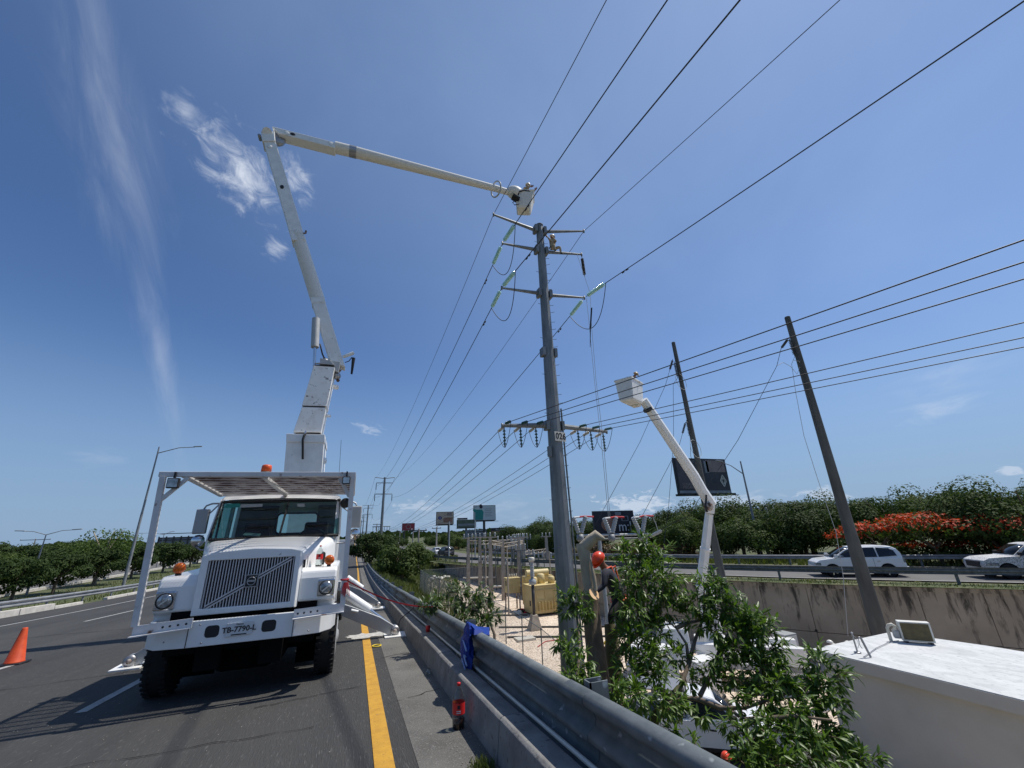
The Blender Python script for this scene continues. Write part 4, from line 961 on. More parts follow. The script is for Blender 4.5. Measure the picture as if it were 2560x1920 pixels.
# platform head and bucket
bc_ = at(1306, 505, 17.35)
head = MB(); hp = at(1287, 482, 17.3); head.sphere(hp, .42, 14, 10, (1.25, .9, .95)); head.build('bucket_mount', M['fibre'], truck)
MB().obox(at(1289, 496, 17.1), (.2, 0, -.1), (0, .2, 0), (.03, 0, .07)).build('leveling_link', M['black'], truck, bevel=.02)
bz = Matrix.Rotation(R(-24), 3, 'Z') @ Matrix.Rotation(R(7), 3, 'Y')
def bp(x, y, z): return bc_+Vector((.12, 0, 0))+bz @ Vector((x, y, z))
v = []; 
for z, w in ((-.66, .34), (-.54, .41), (.38, .52), (.44, .56), (.49, .56)): v += [bp(-w, -w*.9, z), bp(w, -w*.9, z), bp(w, w*.9, z), bp(-w, w*.9, z)]
f = [(3, 2, 1, 0)]+[(i*4+k, i*4+(k+1) % 4, i*4+4+(k+1) % 4, i*4+4+k) for i in range(4) for k in range(4)]
bucket = MB().add(v, f).build('bucket', M['fibre'], truck, solid=.03, bevel=.02)
b = MB(); b.add([bp(-.2, -.33, -.2), bp(.2, -.33, -.2), bp(.2, -.37, .18), bp(-.2, -.37, .18)], [(0, 1, 2, 3)]); b.build('bucket_step', M['insul_white'], bucket, solid=.05)
MB().tube([bp(-.35, -.45, .1), bp(-.3, -.52, .3), bp(-.05, -.5, .42), bp(.25, -.48, .4), bp(.42, -.42, .34)], .035, 8).build('tool_hose', M['hose'], bucket)
MB().tube([bp(-.5, -.45, -.3), bp(-.62, -.5, -.5), bp(-.5, -.45, -.62), bp(-.2, -.35, -.45)], .025, 8).build('control_hose', M['hose'], bucket)
# lift cylinder and loose gear
MB().tube([at(790, 797, LB-.2), at(787, 868, LB-.3)], .15, 14).build('lift_cylinder', M['grey'], truck)
MB().tube([at(787, 866, LB-.3), at(785.5, 915, LB-.3)], .055, 10).build('lift_rod', M['chrome'], truck)
MB().tube([at(800, 860, LB-.2), at(806, 885, LB-.3), at(812, 898, LB-.1)], .03, 6).build('hydraulic_hose', M['hose'], truck)
MB().tube([at(858, 892, LB), at(872, 887, LB-.1), at(884, 882, LB-.1)], .07, 8).build('jib_arm', M['boom'], truck)
MB().tube([at(884, 895, LB-.1), at(879, 935, LB-.1)], [.07, .04], 8).build('strap_roll', M['black'], truck)
MB().tube([at(863, 906, LB), at(872, 903, LB-.1), at(880, 893, LB-.1)], .02, 6).build('hydraulic_hose', M['hose'], truck)
MB().tube([at(848, 1180, 10.5), at(853, 1100, 10.5)], .004, 4).build('aerial', M['hose'], truck)
# ================================================================ POWER LINE
PX0, PY0 = 9.45, 18.7
ZT = 18.1
def prad(z): return lin([(-7.5, .50), (-4.8, .475), (1, .40), (8, .33), (13, .285), (18.1, .235)], z)
pole = thing('steel_power_pole', 'tall grey tapered steel power pole with the number 026 on a plate', 'power pole', (PX0, PY0, YARD))
b = MB(); b.lathe((PX0, PY0, 0), (0, 0, 1), [(z, prad(z)) for z in (-7.5, -4, 1, 5, 8.95)], 12, False); b.build('pole_shaft', M['pole_steel'], pole)
b = MB(); b.lathe((PX0, PY0, 0), (0, 0, 1), [(z, prad(z)-.018) for z in (8.6, 13, 18.1)], 12, False); b.build('pole_shaft', M['pole_steel'], pole)
MB().lathe((PX0, PY0, ZT), (0, 0, 1), [(0, .25), (.04, .25)], 12, False).build('pole_cap', M['pole_steel'], pole)
def clamp(z, r):
    for sx in (-1, 1): MB().box(PX0+r-.02 if sx > 0 else PX0-r-.16, PX0+r+.16 if sx > 0 else PX0-r+.02, PY0-.22, PY0+.22, z-.24, z+.24).build('arm_clamp', M['pole_steel'], pole)
def arm(z, dx, dy, dz, r0=.11, r1=.055):
    s_ = 1 if dx > 0 else -1; r = prad(z)
    MB().tube([(PX0+s_*(r+.12), PY0, z), (PX0+dx, PY0+dy, z+dz)], [r0, r1], 8, smooth=False).build('cross_arm', M['pole_steel'], pole)
    b = MB(); b.lathe((PX0+dx, PY0+dy, z+dz-.12), (0, 0, 1), [(0, .05), (.24, .05)], 8); b.build('arm_tip', M['pole_steel'], pole)
for z in (17.75, 16.2, 13.1, 5.1): clamp(z, prad(z))
clamp(9.3, prad(9.3)-.03); 
ARM = {}
for nm, z, dx, dy, dz in (('tl', 17.7, -3.15, -.3, .15), ('tr', 17.75, 2.75, -.75, .05), ('ml', 16.2, -2.5, .1, .02), ('mr', 16.2, 2.55, -.5, -.05), ('ll', 13.1, -2.62, .15, .02), ('lr', 13.1, 2.5, -.35, 0)):
    arm(z, dx, dy, dz); ARM[nm] = Vector((PX0+dx, PY0+dy, z+dz))
for dx in (-2.72, 3.6): arm(5.1, dx, .5 if dx < 0 else .6, .0, .15, .09)
# step bolts up the sides
z = -3.6; k = 0
while z < 17.4:
    r = prad(z); a = R(-35) if k % 2 == 0 else R(-12)
    d = Vector((cos(a), sin(a), 0)); MB().tube([Vector((PX0, PY0, z))+d*(r-.02), Vector((PX0, PY0, z))+d*(r+.19), Vector((PX0, PY0, z+.03))+d*(r+.2)], .013, 5).build('step_bolt', M['galv'], pole)
    if k % 4 == 1:
        d = Vector((-cos(R(10)), -sin(R(10)), 0)); MB().tube([Vector((PX0, PY0, z))+d*(r-.02), Vector((PX0, PY0, z))+d*(r+.2)], .013, 5).build('step_bolt', M['galv'], pole)
    z += .55; k += 1
# number plate
z = 4.45; r = prad(z)+.03; d = Vector((.25, -.97, 0)).normalized(); x = Vector((.97, .25, 0)); c = Vector((PX0, PY0, z))+d*(r+.02)
b = MB(); b.obox(c, x*.36, d*.006, Vector((0, 0, .24))+x*-.01); npl = b.build('number_plate', M['insul_white'], pole)
text('026', .46, c+d*.012+x*.03, x, (0, 0, 1), M['ink'], 'plate_number', npl, bold=.012)
MB().obox(Vector((PX0, PY0, 3.7))+Vector((-.46, -.2, 0)), (.08, 0, 0), (0, .1, 0), (0, 0, .26)).build('bracket', M['pole_steel'], pole)
MB().tube([(PX0+.42, PY0-.32, -7.4), (PX0+.42, PY0-.30, -1), (PX0+.36, PY0-.24, 6)], .045, 8).build('earth_conduit', M['galv'], pole)

def insulator(p, d, L_, n, r, m, name='insulator_string', label='', group=None, cat='insulator', rod=.02):
    """string of discs from p along d"""
    d = Vector(d).normalized(); p = Vector(p)
    t = thing(name, label, cat, p, group)
    MB().tube([p, p+d*L_], rod, 6).build('rod', M['green_dark'] if m is M['green_glass'] else M['insul_grey'], t)
    g0 = .1*L_
    for k in range(n):
        c = p+d*(g0+(L_-2*g0)*(k+.5)/n); h = (L_-2*g0)/n
        MB()._lathe(c-d*h*.4, d, [(0, r*.25), (h*.25, r*.55), (h*.45, r), (h*.6, r*.95), (h*.62, r*.3)], 10, True).build('disc', m, t)
    return t, p+d*L_
def cat_wire(name, pts, r, m, label, cat='wire', group=None, n=5):
    o = MB().tube(pts, r, n, cap=False).build(name, m); o['label'] = label; o['category'] = cat
    if group: o['group'] = group
    return o
def span(a, b_, sag, n=24):
    a, b_ = Vector(a), Vector(b_); return [a.lerp(b_, i/n)-Vector((0, 0, sag*4*(i/n)*(1-i/n))) for i in range(n+1)]
def near_end(a, via, Yend=-60, sag=.6):
    a = Vector(a); d = via-a; e = a+d*((Yend-a.y)/d.y); return span(a, e, sag, 16)
FAR = Vector((8.4, 141, 0))
FARARM = {'tl': (-3.1, 17.6), 'tr': (3.1, 17.6), 'ml': (-2.4, 15.2), 'mr': (2.5, 16.2), 'll': (-2.6, 11.7), 'lr': (2.5, 11.7)}
def farpt(k): return FAR+Vector((FARARM[k][0], 0, FARARM[k][1]))
CR = .024
# shield wires at the very top
for k, px in (('tl', (1502, 0)), ('tr', (2063, 0))):
    a = ARM[k]; via = onz(*px, 17.2)
    cat_wire('shield_wire', near_end(a, via, sag=.9), .016, M['wire'], 'thin overhead wire from the tip of the top %s arm towards the viewer' % ('left' if k == 'tl' else 'right'), 'wire')
    cat_wire('shield_wire', span(a, farpt(k), 2.6, 40), .016, M['wire'], 'thin overhead wire running away from the tip of the top %s arm' % ('left' if k == 'tl' else 'right'), 'wire')
def dead_end(k, away_px, near_px, nz, lab, L_=1.75):
    a = ARM[k]
    fp = farpt(k); da = (fp-a); da.z -= 2.2*4*.05*6; da.normalize(); da = Vector((da.x, da.y, da.z-.10)).normalized()
    g = 'green glass insulator strings on the tall pole'
    t1, e1 = insulator(a+da*.15, da, L_, 13, .125, M['green_glass'], 'insulator_string', 'green glass insulator string on the far side of the %s arm' % lab, g)
    e2 = None
    cat_wire('conductor', span(e1, fp, 3.0, 40), CR, M['wire'], 'overhead conductor running away along the road from the %s arm' % lab)
    if near_px:
        via = onz(*near_px, nz); dn = (via-a); dn.normalize(); dn = Vector((dn.x, dn.y, dn.z-.02)).normalized()
        t2, e2 = insulator(a+dn*.15, dn, L_, 13, .125, M['green_glass'], 'insulator_string', 'green glass insulator string on the near side of the %s arm' % lab, g)
        cat_wire('conductor', near_end(e2, via, sag=.9), CR, M['wire'], 'overhead conductor coming towards the viewer from the %s arm' % lab)
        mid = (e1+e2)/2+Vector((.25, 0, -1.75))
        pts = [((1-t)**2)*e1+2*t*(1-t)*(mid*2-(e1+e2)/2)+t*t*e2 for t in [i/16 for i in range(17)]]
        cat_wire('jumper_cable', pts, .022, M['wire'], 'slack cable loop hanging under the %s arm' % lab, 'cable')
        # stockbridge dampers on the line
    for e, dd in ((e1, da), (e2, None)):
        if e is None: continue
        q = e+(dd if dd is not None else (e-a).normalized())*1.5
        dm = MB(); ax = (e-a).normalized(); dm.tube([q-ax*.22+Vector((0, 0, -.08)), q-ax*.08+Vector((0, 0, -.08))], .045, 6); dm.tube([q+ax*.08+Vector((0, 0, -.08)), q+ax*.22+Vector((0, 0, -.08))], .045, 6); dm.tube([q-ax*.2+Vector((0, 0, -.08)), q+ax*.2+Vector((0, 0, -.08))], .012, 4)
        o = dm.build('vibration_damper', M['wire']); o['label'] = 'small dark damper clamped on the conductor on the %s side of the %s arm' % ('far' if dd is not None else 'near', lab); o['category'] = 'damper'
    return e1, e2
dead_end('ml', None, (1648, 0), 15.7, 'middle left')
dead_end('ll', None, (1814, 0), 12.6, 'lower left')
dead_end('lr', None, (2490, 0), 12.6, 'lower right')
# middle right arm: only a hanging dark insulator while the line is down
a = ARM['mr']; insulator(a+Vector((0, 0, -.15)), (.02, -.02, -1), 1.5, 12, .10, M['insul_grey'], 'insulator_string', 'dark insulator hanging straight down from the middle right arm', None)
cat_wire('hoist_rope', [a+Vector((-.4, -.1, -.1)), a+Vector((.1, -.3, -3)), at(1478, 800, 17.6), at(1490, 950, 17.4), at(1508, 1100, 17.3), at(1525, 1290, 17.2)], .012, M['wire_pale'], 'left one of two pale ropes dropping from the middle right arm to the yard', 'rope')
cat_wire('hoist_rope', [at(1466, 745, 17.8), at(1472, 800, 17.5), at(1486, 950, 17.3), at(1503, 1100, 17.2), at(1521, 1290, 17.1)], .012, M['wire_pale'], 'right one of two pale ropes dropping beside the pole', 'rope')
b = MB(); b.bar(at(1479, 770, 17.3), at(1476, 820, 17.3), .09, .05); b.tube([at(1476, 820, 17.3), at(1475.5, 868, 17.3)], [.035, .015], 6); o = b.build('tool_stick', M['black']); tag(o, 'dark tool hanging by a rope below the lower right arm', 'tool')
# lower cross arm: six lines with dead-ends both ways and hanging strings
LOW = [(-2.62, (2560, 591)), (-1.78, (2560, 647)), (-.98, (2560, 690)), (1.55, (2560, 800)), (2.45, (2560, 838)), (3.35, (2560, 862))]
ordn = ['first', 'second', 'third', 'fourth', 'fifth', 'sixth']
for i, (dx, px) in enumerate(LOW):
    a = Vector((PX0+dx, PY0+.5*abs(dx)/2.7, 5.12))
    via = onz(*px, 4.75 if i < 3 else 4.85); dn = (via-a).normalized()
    lab = '%s from the left on the low cross arm' % ordn[i]
    t, e = insulator(a+dn*.1+Vector((0, 0, .07)), dn, .55, 5, .08, M['green_dark'], 'insulator', 'dark green insulator on the near side, '+lab, 'short insulators on the low cross arm')
    d = (via-e); E_ = e+d*2.3; pts = span(e, E_, .5, 20); dz = via.z-(lambda s: min(pts, key=lambda p: abs(p.y-via.y)).z)(0)
    cat_wire('distribution_wire', [p+Vector((0, 0, dz*2*(j/20)*(1-(j/20))*1.7)) for j, p in enumerate(pts)], .017, M['wire'], 'overhead wire crossing the right sky, '+lab)
    far = Vector((9.3+dx*1.05, 146, 2.9 if i < 3 else 2.6)); da = (far-a); da = Vector((da.x/da.length, da.y/da.length, -.13)).normalized(); da = (da+Vector((-.12, 0, 0))).normalized()
    t, e1 = insulator(a+da*.1-Vector((0, 0, .08)), da, .6, 5, .085, M['insul_white'], 'insulator', 'pale insulator on the far side, '+lab, 'short insulators on the low cross arm')
    cat_wire('distribution_wire', span(e1, far, 2.7, 40), .016, M['wire'], 'overhead wire running away along the road, '+lab)
    t, e2 = insulator(a-Vector((0, 0, .1)), (0.02, 0, -1), 1.05, 5, .085, M['green_dark'], 'insulator', 'dark green insulator hanging straight down, '+lab, 'hanging insulators under the low cross arm', rod=.035)
    for f in (e, e1):
        mid = (f+e2)/2+Vector((0, 0, -.42)); pts = [((1-t)**2)*f+2*t*(1-t)*mid+t*t*e2 for t in [j/8 for j in range(9)]]
        cat_wire('jumper_cable', pts, .014, M['wire'], 'small cable loop on the %s side, %s' % ('near' if f is e else 'far', lab), 'cable')

# ---------------------------------------------------------------- two leaning-looking bare poles on the right and their cables
def bare_pole(base, top, rb, rt_, label, m):
    t = thing('utility_pole', label, 'utility pole', base)
    B, T = Vector(base), Vector(top); mid = B.lerp(T, .33)
    MB().tube([B, mid], [rb, rb*.8], 14).build('pole_shaft', m, t); MB().tube([mid.lerp(B, .01), T], [rb*.76, rt_], 14).build('pole_shaft', m, t)
    MB()._lathe(T, (0, 0, 1), [(0, rt_), (.03, rt_*.9)], 12, False).build('pole_cap', m, t)
    return t
q = ray(2190, 1580)*20; bR = Vector((24.55, 15.25, YARD)); p_r = bare_pole(bR, (24.62, 15.15, 12.05), .36, .16, 'tallest bare dark pole at right, rising behind the white building', M['dark_pole'])
bM_ = Vector((21.15, 20.95, YARD)); p_m = bare_pole(bM_, (20.9, 21.1, 12.55), .27, .13, 'bare dark pole crossing in front of the big billboard', M['dark_pole'])
def hang(pole_lbl, z, X, Y, out):
    a = Vector((X, Y, z)); t, e = insulator(a, (.04, 0, -1), 1.25, 10, .09, M['insul_grey'], 'insulator', 'dark insulator hanging beside %s' % pole_lbl, 'dark insulators by the bare poles'); return a, e
def dirins(a, tgt, L_, lbl):
    d = (tgt-a).normalized(); return insulator(a, d, L_, 8, .08, M['insul_grey'], 'insulator', lbl, 'dark insulators by the bare poles')[1]
# right pole
a, e = hang('the tallest bare pole', 10.6, 24.62-.35, 15.2, 1)
tg = at(1790, 1160, 20.5); e2 = dirins(a+Vector((-.1, 0, -.1)), at(1950, 875, 15.4), .9, 'dark insulator slanting down left from the tallest bare pole')
q2 = at(1942, 915, 15.6); cat_wire('slack_cable', [e2, q2, at(1845, 1100, 17.5), at(1720, 1290, 21), at(1640, 1330, 23)], .015, M['wire'], 'cable slanting down left from the tallest bare pole to the switch', 'cable')
cat_wire('jumper_cable', [q2, at(1958, 906, 15.5), at(1975, 915, 15.4), at(1993, 935, 15.2), at(2001, 915, 15.15), at(1998, 903, 15.1), at(1982, 900, 15.2)], .014, M['wire_pale'], 'short pale cable loop beside the tallest bare pole', 'cable')
cat_wire('slack_cable', [e, at(1979, 910, 15.2), at(1990, 985, 15.1), at(2010, 1090, 15), at(2045, 1200, 14.9), at(2090, 1330, 14.8), at(2108, 1440, 14.8), at(2120, 1590, 14.8)], .013, M['wire_pale'], 'pale cable hanging down beside the tallest bare pole to the yard', 'cable')
# middle pole, two sets
a, e = hang('the top of the bare pole by the billboard', 11.0, 20.95-.35, 21.05, 1)
a2 = at(1682, 898, 21); e2 = dirins(a2, at(1666, 955, 21.2), .95, 'dark insulator slanting down left near the top of the bare pole by the billboard')
q2 = at(1664, 962, 21.2); cat_wire('slack_cable', [e2, q2, at(1600, 1105, 22.5), at(1500, 1290, 24), at(1455, 1380, 25)], .014, M['wire'], 'cable slanting from the bare pole by the billboard down to the switch at left', 'cable')
b = MB(); cc = Vector(at(1698, 950, 20.8)); b.torus(cc+Vector((.15, 0, -.1)), (.3, -1, .1), .62, .014, 28, 5); tag(b.build('cable_loop', M['wire_pale']), 'upper round pale cable loop around the bare pole by the billboard', 'cable')
cat_wire('slack_cable', [e, at(1683, 960, 21), at(1684, 1100, 21.2), at(1672, 1260, 21.4), at(1655, 1400, 21.5), at(1645, 1430, 21.5)], .013, M['wire'], 'cable hanging beside the bare pole by the billboard', 'cable')
a3 = at(1716, 1050, 20.9); e3 = insulator(a3, (.03, 0, -1), 1.2, 10, .09, M['insul_grey'], 'insulator', 'lower dark insulator hanging beside the bare pole by the billboard', 'dark insulators by the bare poles')[1]
e4 = dirins(at(1714, 1055, 20.9), at(1699, 1110, 21), .95, 'lower dark insulator slanting down left by the billboard pole')
cat_wire('slack_cable', [e4, at(1697, 1117, 21), at(1640, 1225, 22.5), at(1600, 1300, 23.5)], .014, M['wire'], 'lower cable slanting from the billboard pole to the switch', 'cable')
cat_wire('slack_cable', [e3, at(1727, 1140, 20.9), at(1740, 1190, 21)], .014, M['wire'], 'short cable hanging from the lower dark insulator by the billboard', 'cable')
b = MB(); cc = Vector(at(1742, 1120, 20.8)); b.torus(cc+Vector((-.1, 0, -.05)), (.3, -1, .1), .6, .014, 28, 5); tag(b.build('cable_loop', M['wire_pale']), 'lower round pale cable loop around the bare pole by the billboard', 'cable')
cat_wire('guy_wire', [at(1990, 865, 22), at(1800, 1150, 25), at(1700, 1280, 27)], .012, M['wire'], 'thin straight stay wire in front of the big billboard', 'wire') if False else None

# ---------------------------------------------------------------- far poles of the same line (copies of one)
far0 = thing('distant_power_pole', 'nearest of the distant steel power poles left of the main pole', 'power pole', (0, 0, 0), 'steel power poles along the road')
b = MB(); b.lathe((0, 0, 0), (0, 0, 1), [(0, .6), (9, .46), (26, .3)], 8, False); b.build('pole_shaft', M['pole_steel'], far0)
for z, x0, x1, r in ((25.6, -3.1, 0, .11), (25.6, 0, 3.1, .11), (24.2, -2.5, 0, .11), (24.2, 0, 2.6, .11), (20.7, -2.7, 0, .12), (20.7, 0, 2.6, .12), (10.8, -2.7, 2.7, .12)):
    MB().tube([(x0, 0, z+.12*abs(x0)), (x1, 0, z+.12*abs(x1))] if abs(z-25.6) < .1 else [(x0, 0, z), (x1, 0, z)], r, 6).build('cross_arm', M['pole_steel'], far0)
for x, z in ((-2.5, 24.2), (-2.7, 20.7), (2.6, 20.7)): MB().tube([(x, 0, z), (x, 0, z-.35), (x, 0, z-2.1), (x, 0, z-2.2)], [.03, .11, .11, .03], 6).build('insulator', M['insul_grey'], far0)
for x in (-2.5, -1.6, -.8, .9, 1.7, 2.5): MB().tube([(x, 0, 10.8), (x, 0, 9.7)], .07, 5).build('insulator', M['insul_grey'], far0)
far0.location = (8.4, 141, -8.0)
for i, (x, y, lb) in enumerate(((7.6, 268, 'second of the distant steel power poles'), (8.2, 395, 'third of the distant steel power poles'), (8.6, 525, 'fourth of the distant steel power poles'), (9, 680, 'faintest of the distant steel power poles'))):
    copy_tree(far0, (x, y, -8.2), label=lb)
for i, (p, q) in enumerate((((8.4, 141), (7.6, 268)), ((7.6, 268), (8.2, 395)), ((8.2, 395), (8.6, 525)))):
    for dx, z in ((-2.5, 13.9), (-2.7, 10.4), (2.6, 10.4), (-3.1, 17.7), (3.1, 17.7)):
        cat_wire('conductor', span((p[0]+dx, p[1], z), (q[0]+dx, q[1], z), 3.2, 12), .03, M['wire'], 'distant overhead wire between the far steel poles', group='distant overhead wires', n=4)

# ================================================================ PEOPLE
def person(label, J, shirt, trousers, helmet, boots=None, loc=None, gloves=None, straps=None, face=None, group=None, s=1.0):
    """J: joints in world space. One skinned body; helmet and harness are children."""
    names = ['pelvis', 'spine', 'chest', 'neck', 'head', 'shL', 'elL', 'wrL', 'shR', 'elR', 'wrR', 'hipL', 'knL', 'anL', 'toL', 'hipR', 'knR', 'anR', 'toR']
    rad = dict(pelvis=.135, spine=.125, chest=.15, neck=.06, head=.095, shL=.075, elL=.05, wrL=.034, shR=.075, elR=.05, wrR=.034, hipL=.095, knL=.065, anL=.045, toL=.035, hipR=.095, knR=.065, anR=.045, toR=.035)
    ed = [('pelvis', 'spine'), ('spine', 'chest'), ('chest', 'neck'), ('neck', 'head'), ('chest', 'shL'), ('shL', 'elL'), ('elL', 'wrL'), ('chest', 'shR'), ('shR', 'elR'), ('elR', 'wrR'),
          ('pelvis', 'hipL'), ('hipL', 'knL'), ('knL', 'anL'), ('anL', 'toL'), ('pelvis', 'hipR'), ('hipR', 'knR'), ('knR', 'anR'), ('anR', 'toR')]
    me = bpy.data.meshes.new('sk'); idx = {n_: i for i, n_ in enumerate(names)}
    me.from_pydata([tuple(J[n_]) for n_ in names], [(idx[a_], idx[b_]) for a_, b_ in ed], [])
    o = bpy.data.objects.new('sk', me); COL.objects.link(o)
    md = o.modifiers.new('skin', 'SKIN'); md.use_smooth_shade = True
    for i, n_ in enumerate(names): me.skin_vertices[0].data[i].radius = (rad[n_]*s, rad[n_]*s)
    me.skin_vertices[0].data[0].use_root = True
    sb = o.modifiers.new('sub', 'SUBSURF'); sb.levels = 2; sb.render_levels = 2
    bpy.context.view_layer.update(); bm_ = bake(o)
    v = [tuple(x.co) for x in bm_.vertices]; f = [tuple(p.vertices) for p in bm_.polygons]
    mb = MB(); mb.add(v, f, True)
    nbody = len(mb.f)
    hd, nk = Vector(J['head']), Vector(J['neck']); upv = (hd-nk).normalized(); fc = Vector(face or (0, -1, 0)); fc = (fc-upv*fc.dot(upv)).normalized(); sdv = upv.cross(fc)
    mb.sphere(hd+fc*.095*s-upv*.01, .02*s, 6, 5)                                  # nose
    for sg in (-1, 1): mb.sphere(hd+sdv*sg*.1*s, .025*s, 6, 5)                    # ears
    for el, wr in (('elL', 'wrL'), ('elR', 'wrR')):                                # hands: palm, four fingers, thumb
        d = (Vector(J[wr])-Vector(J[el])).normalized(); sx = d.cross(Vector((.3, .2, 1))).normalized(); nz = d.cross(sx); p = Vector(J[wr])
        mb.obox(p+d*.055*s, d*.05*s, sx*.038*s, nz*.015*s)
        for k, ln in enumerate((.07, .08, .075, .058)):
            q = p+d*.1*s+sx*(.03-.02*k)*s; mb.tube([q-d*.012, q+d*ln*.5*s-nz*.006*s, q+d*ln*.85*s-nz*.03*s], [.009*s, .0085*s, .006*s], 5)
        q = p+d*.03*s+sx*.036*s; mb.tube([q, q+d*.03*s+sx*.025*s, q+d*.06*s+sx*.028*s-nz*.015*s], [.011*s, .01*s, .007*s], 5)
    bo = mb.mesh('body', shirt); 
    for m_ in (trousers, M['skin'], boots or M['black_cloth'], gloves or M['skin']): bo.materials.append(m_)
    segs = [('pelvis', 'spine', 0), ('spine', 'chest', 0), ('chest', 'shL', 0), ('chest', 'shR', 0), ('shL', 'elL', 0), ('elL', 'wrL', 0), ('shR', 'elR', 0), ('elR', 'wrR', 0), ('pelvis', 'hipL', 1), ('hipL', 'knL', 1), ('knL', 'anL', 1), ('pelvis', 'hipR', 1), ('hipR', 'knR', 1), ('knR', 'anR', 1), ('anL', 'toL', 3), ('anR', 'toR', 3), ('neck', 'head', 2)]
    def sd2(p, a_, b_):
        ab = b_-a_; t = max(0, min(1, (p-a_).dot(ab)/max(ab.length_squared, 1e-9))); return (p-a_-ab*t).length
    for p in bo.polygons:
        c = Vector(p.center)
        if p.index >= nbody: p.material_index = 4 if min((c-Vector(J['wrL'])).length, (c-Vector(J['wrR'])).length) < .25*s else 2; continue
        p.material_index = min(segs, key=lambda g: sd2(c, Vector(J[g[0]]), Vector(J[g[1]])))[2]
    t = thing('person', label, 'person', loc or J['pelvis'], group)
    body = link('body', bo, t)
    h = MB(); mt = Matrix((sdv, fc, upv)).transposed()
    base = hd+upv*.03*s-fc*.005; vs_, fs_ = [], []
    for i in range(6):
        ph = (pi/2)*i/5
        for k in range(16): a_ = 2*pi*k/16; vs_.append(base+mt @ Vector((cos(a_)*cos(ph)*.118*s, sin(a_)*cos(ph)*.145*s, sin(ph)*.12*s)))
    for i in range(5):
        for k in range(16): k2 = (k+1) % 16; fs_.append((i*16+k, i*16+k2, (i+1)*16+k2, (i+1)*16+k))
    h.add(vs_, fs_, True)
    brim = [base+mt @ Vector((cos(2*pi*k/16)*.13*s, sin(2*pi*k/16)*(.155+.05*max(0, sin(2*pi*k/16)))*s, -.005)) for k in range(16)]
    h.add(brim+[vs_[k] for k in range(16)], [(k, (k+1) % 16, 16+(k+1) % 16, 16+k) for k in range(16)], True)
    h.build('helmet', helmet, t, solid=.006)
    for sg in (-1, 1): MB().sphere(hd+fc*.088*s+sdv*sg*.032*s+upv*.012*s, .012*s, 6, 5).build('eye', M['ink'], body)
    if straps:
        ch, pe = Vector(J['chest']), Vector(J['pelvis']); b_ = MB()
        for sh in ('shL', 'shR'):
            q = Vector(J[sh]); nrm = fc*-.16*s
            b_.tube([pe+nrm*.8, ch.lerp(q, .6)+nrm, ch.lerp(q, .6)+upv*.1*s], .018*s, 5)
        b_.torus(pe+(ch-pe)*.12, (ch-pe), .15*s, .022*s, 18, 5); b_.build('safety_harness', straps, t)
    return t
def P3(px, py, Y): return at(px, py, Y)
# worker in the raised bucket of the big truck
c = bc_+Vector((.18, -.1, .12)); up_ = Vector((0, 0, 1))
person('worker in khaki with a white helmet standing in the bucket of the high boom', dict(pelvis=c+Vector((0, 0, .22)), spine=c+Vector((.02, 0, .42)), chest=c+Vector((.1, -.02, .66)), neck=c+Vector((.13, -.06, .86)), head=c+Vector((.15, -.1, 1.02)),
    shL=c+Vector((-.08, -.12, .76)), elL=c+Vector((-.08, -.35, .55)), wrL=c+Vector((.12, -.5, .56)), shR=c+Vector((.3, .05, .74)), elR=c+Vector((.42, -.18, .52)), wrR=c+Vector((.45, -.42, .5)),
    hipL=c+Vector((-.1, 0, .18)), knL=c+Vector((-.1, -.03, -.2)), anL=c+Vector((-.1, 0, -.54)), toL=c+Vector((-.1, -.13, -.56)), hipR=c+Vector((.1, 0, .18)), knR=c+Vector((.1, -.03, -.2)), anR=c+Vector((.1, 0, -.54)), toR=c+Vector((.1, -.13, -.56))),
    M['khaki'], M['khaki'], M['helmet_white'], face=(-.4, -.8, -.2), straps=M['black_cloth'], s=1.25)
# worker astride the middle right arm
c = Vector((PX0+.72, PY0-.12, 16.28))
person('worker in khaki with a white helmet sitting on the pole arm', dict(pelvis=c+Vector((0, -.02, .14)), spine=c+Vector((.02, -.02, .36)), chest=c+Vector((.0, -.04, .6)), neck=c+Vector((.02, -.05, .82)), head=c+Vector((.04, -.08, .98)),
    shL=c+Vector((-.16, -.12, .72)), elL=c+Vector((-.3, -.3, .55)), wrL=c+Vector((-.42, -.28, .72)), shR=c+Vector((.2, -.06, .7)), elR=c+Vector((.12, -.34, .5)), wrR=c+Vector((-.12, -.42, .62)),
    hipL=c+Vector((-.08, -.12, .1)), knL=c+Vector((-.15, -.5, .06)), anL=c+Vector((-.1, -.52, -.4)), toL=c+Vector((-.12, -.66, -.44)), hipR=c+Vector((.1, -.1, .1)), knR=c+Vector((.3, -.45, .02)), anR=c+Vector((.34, -.42, -.44)), toR=c+Vector((.36, -.56, -.48))),
    M['khaki'], M['khaki'], M['helmet_white'], face=(-.8, -.5, -.1), straps=M['black_cloth'], s=1.25)
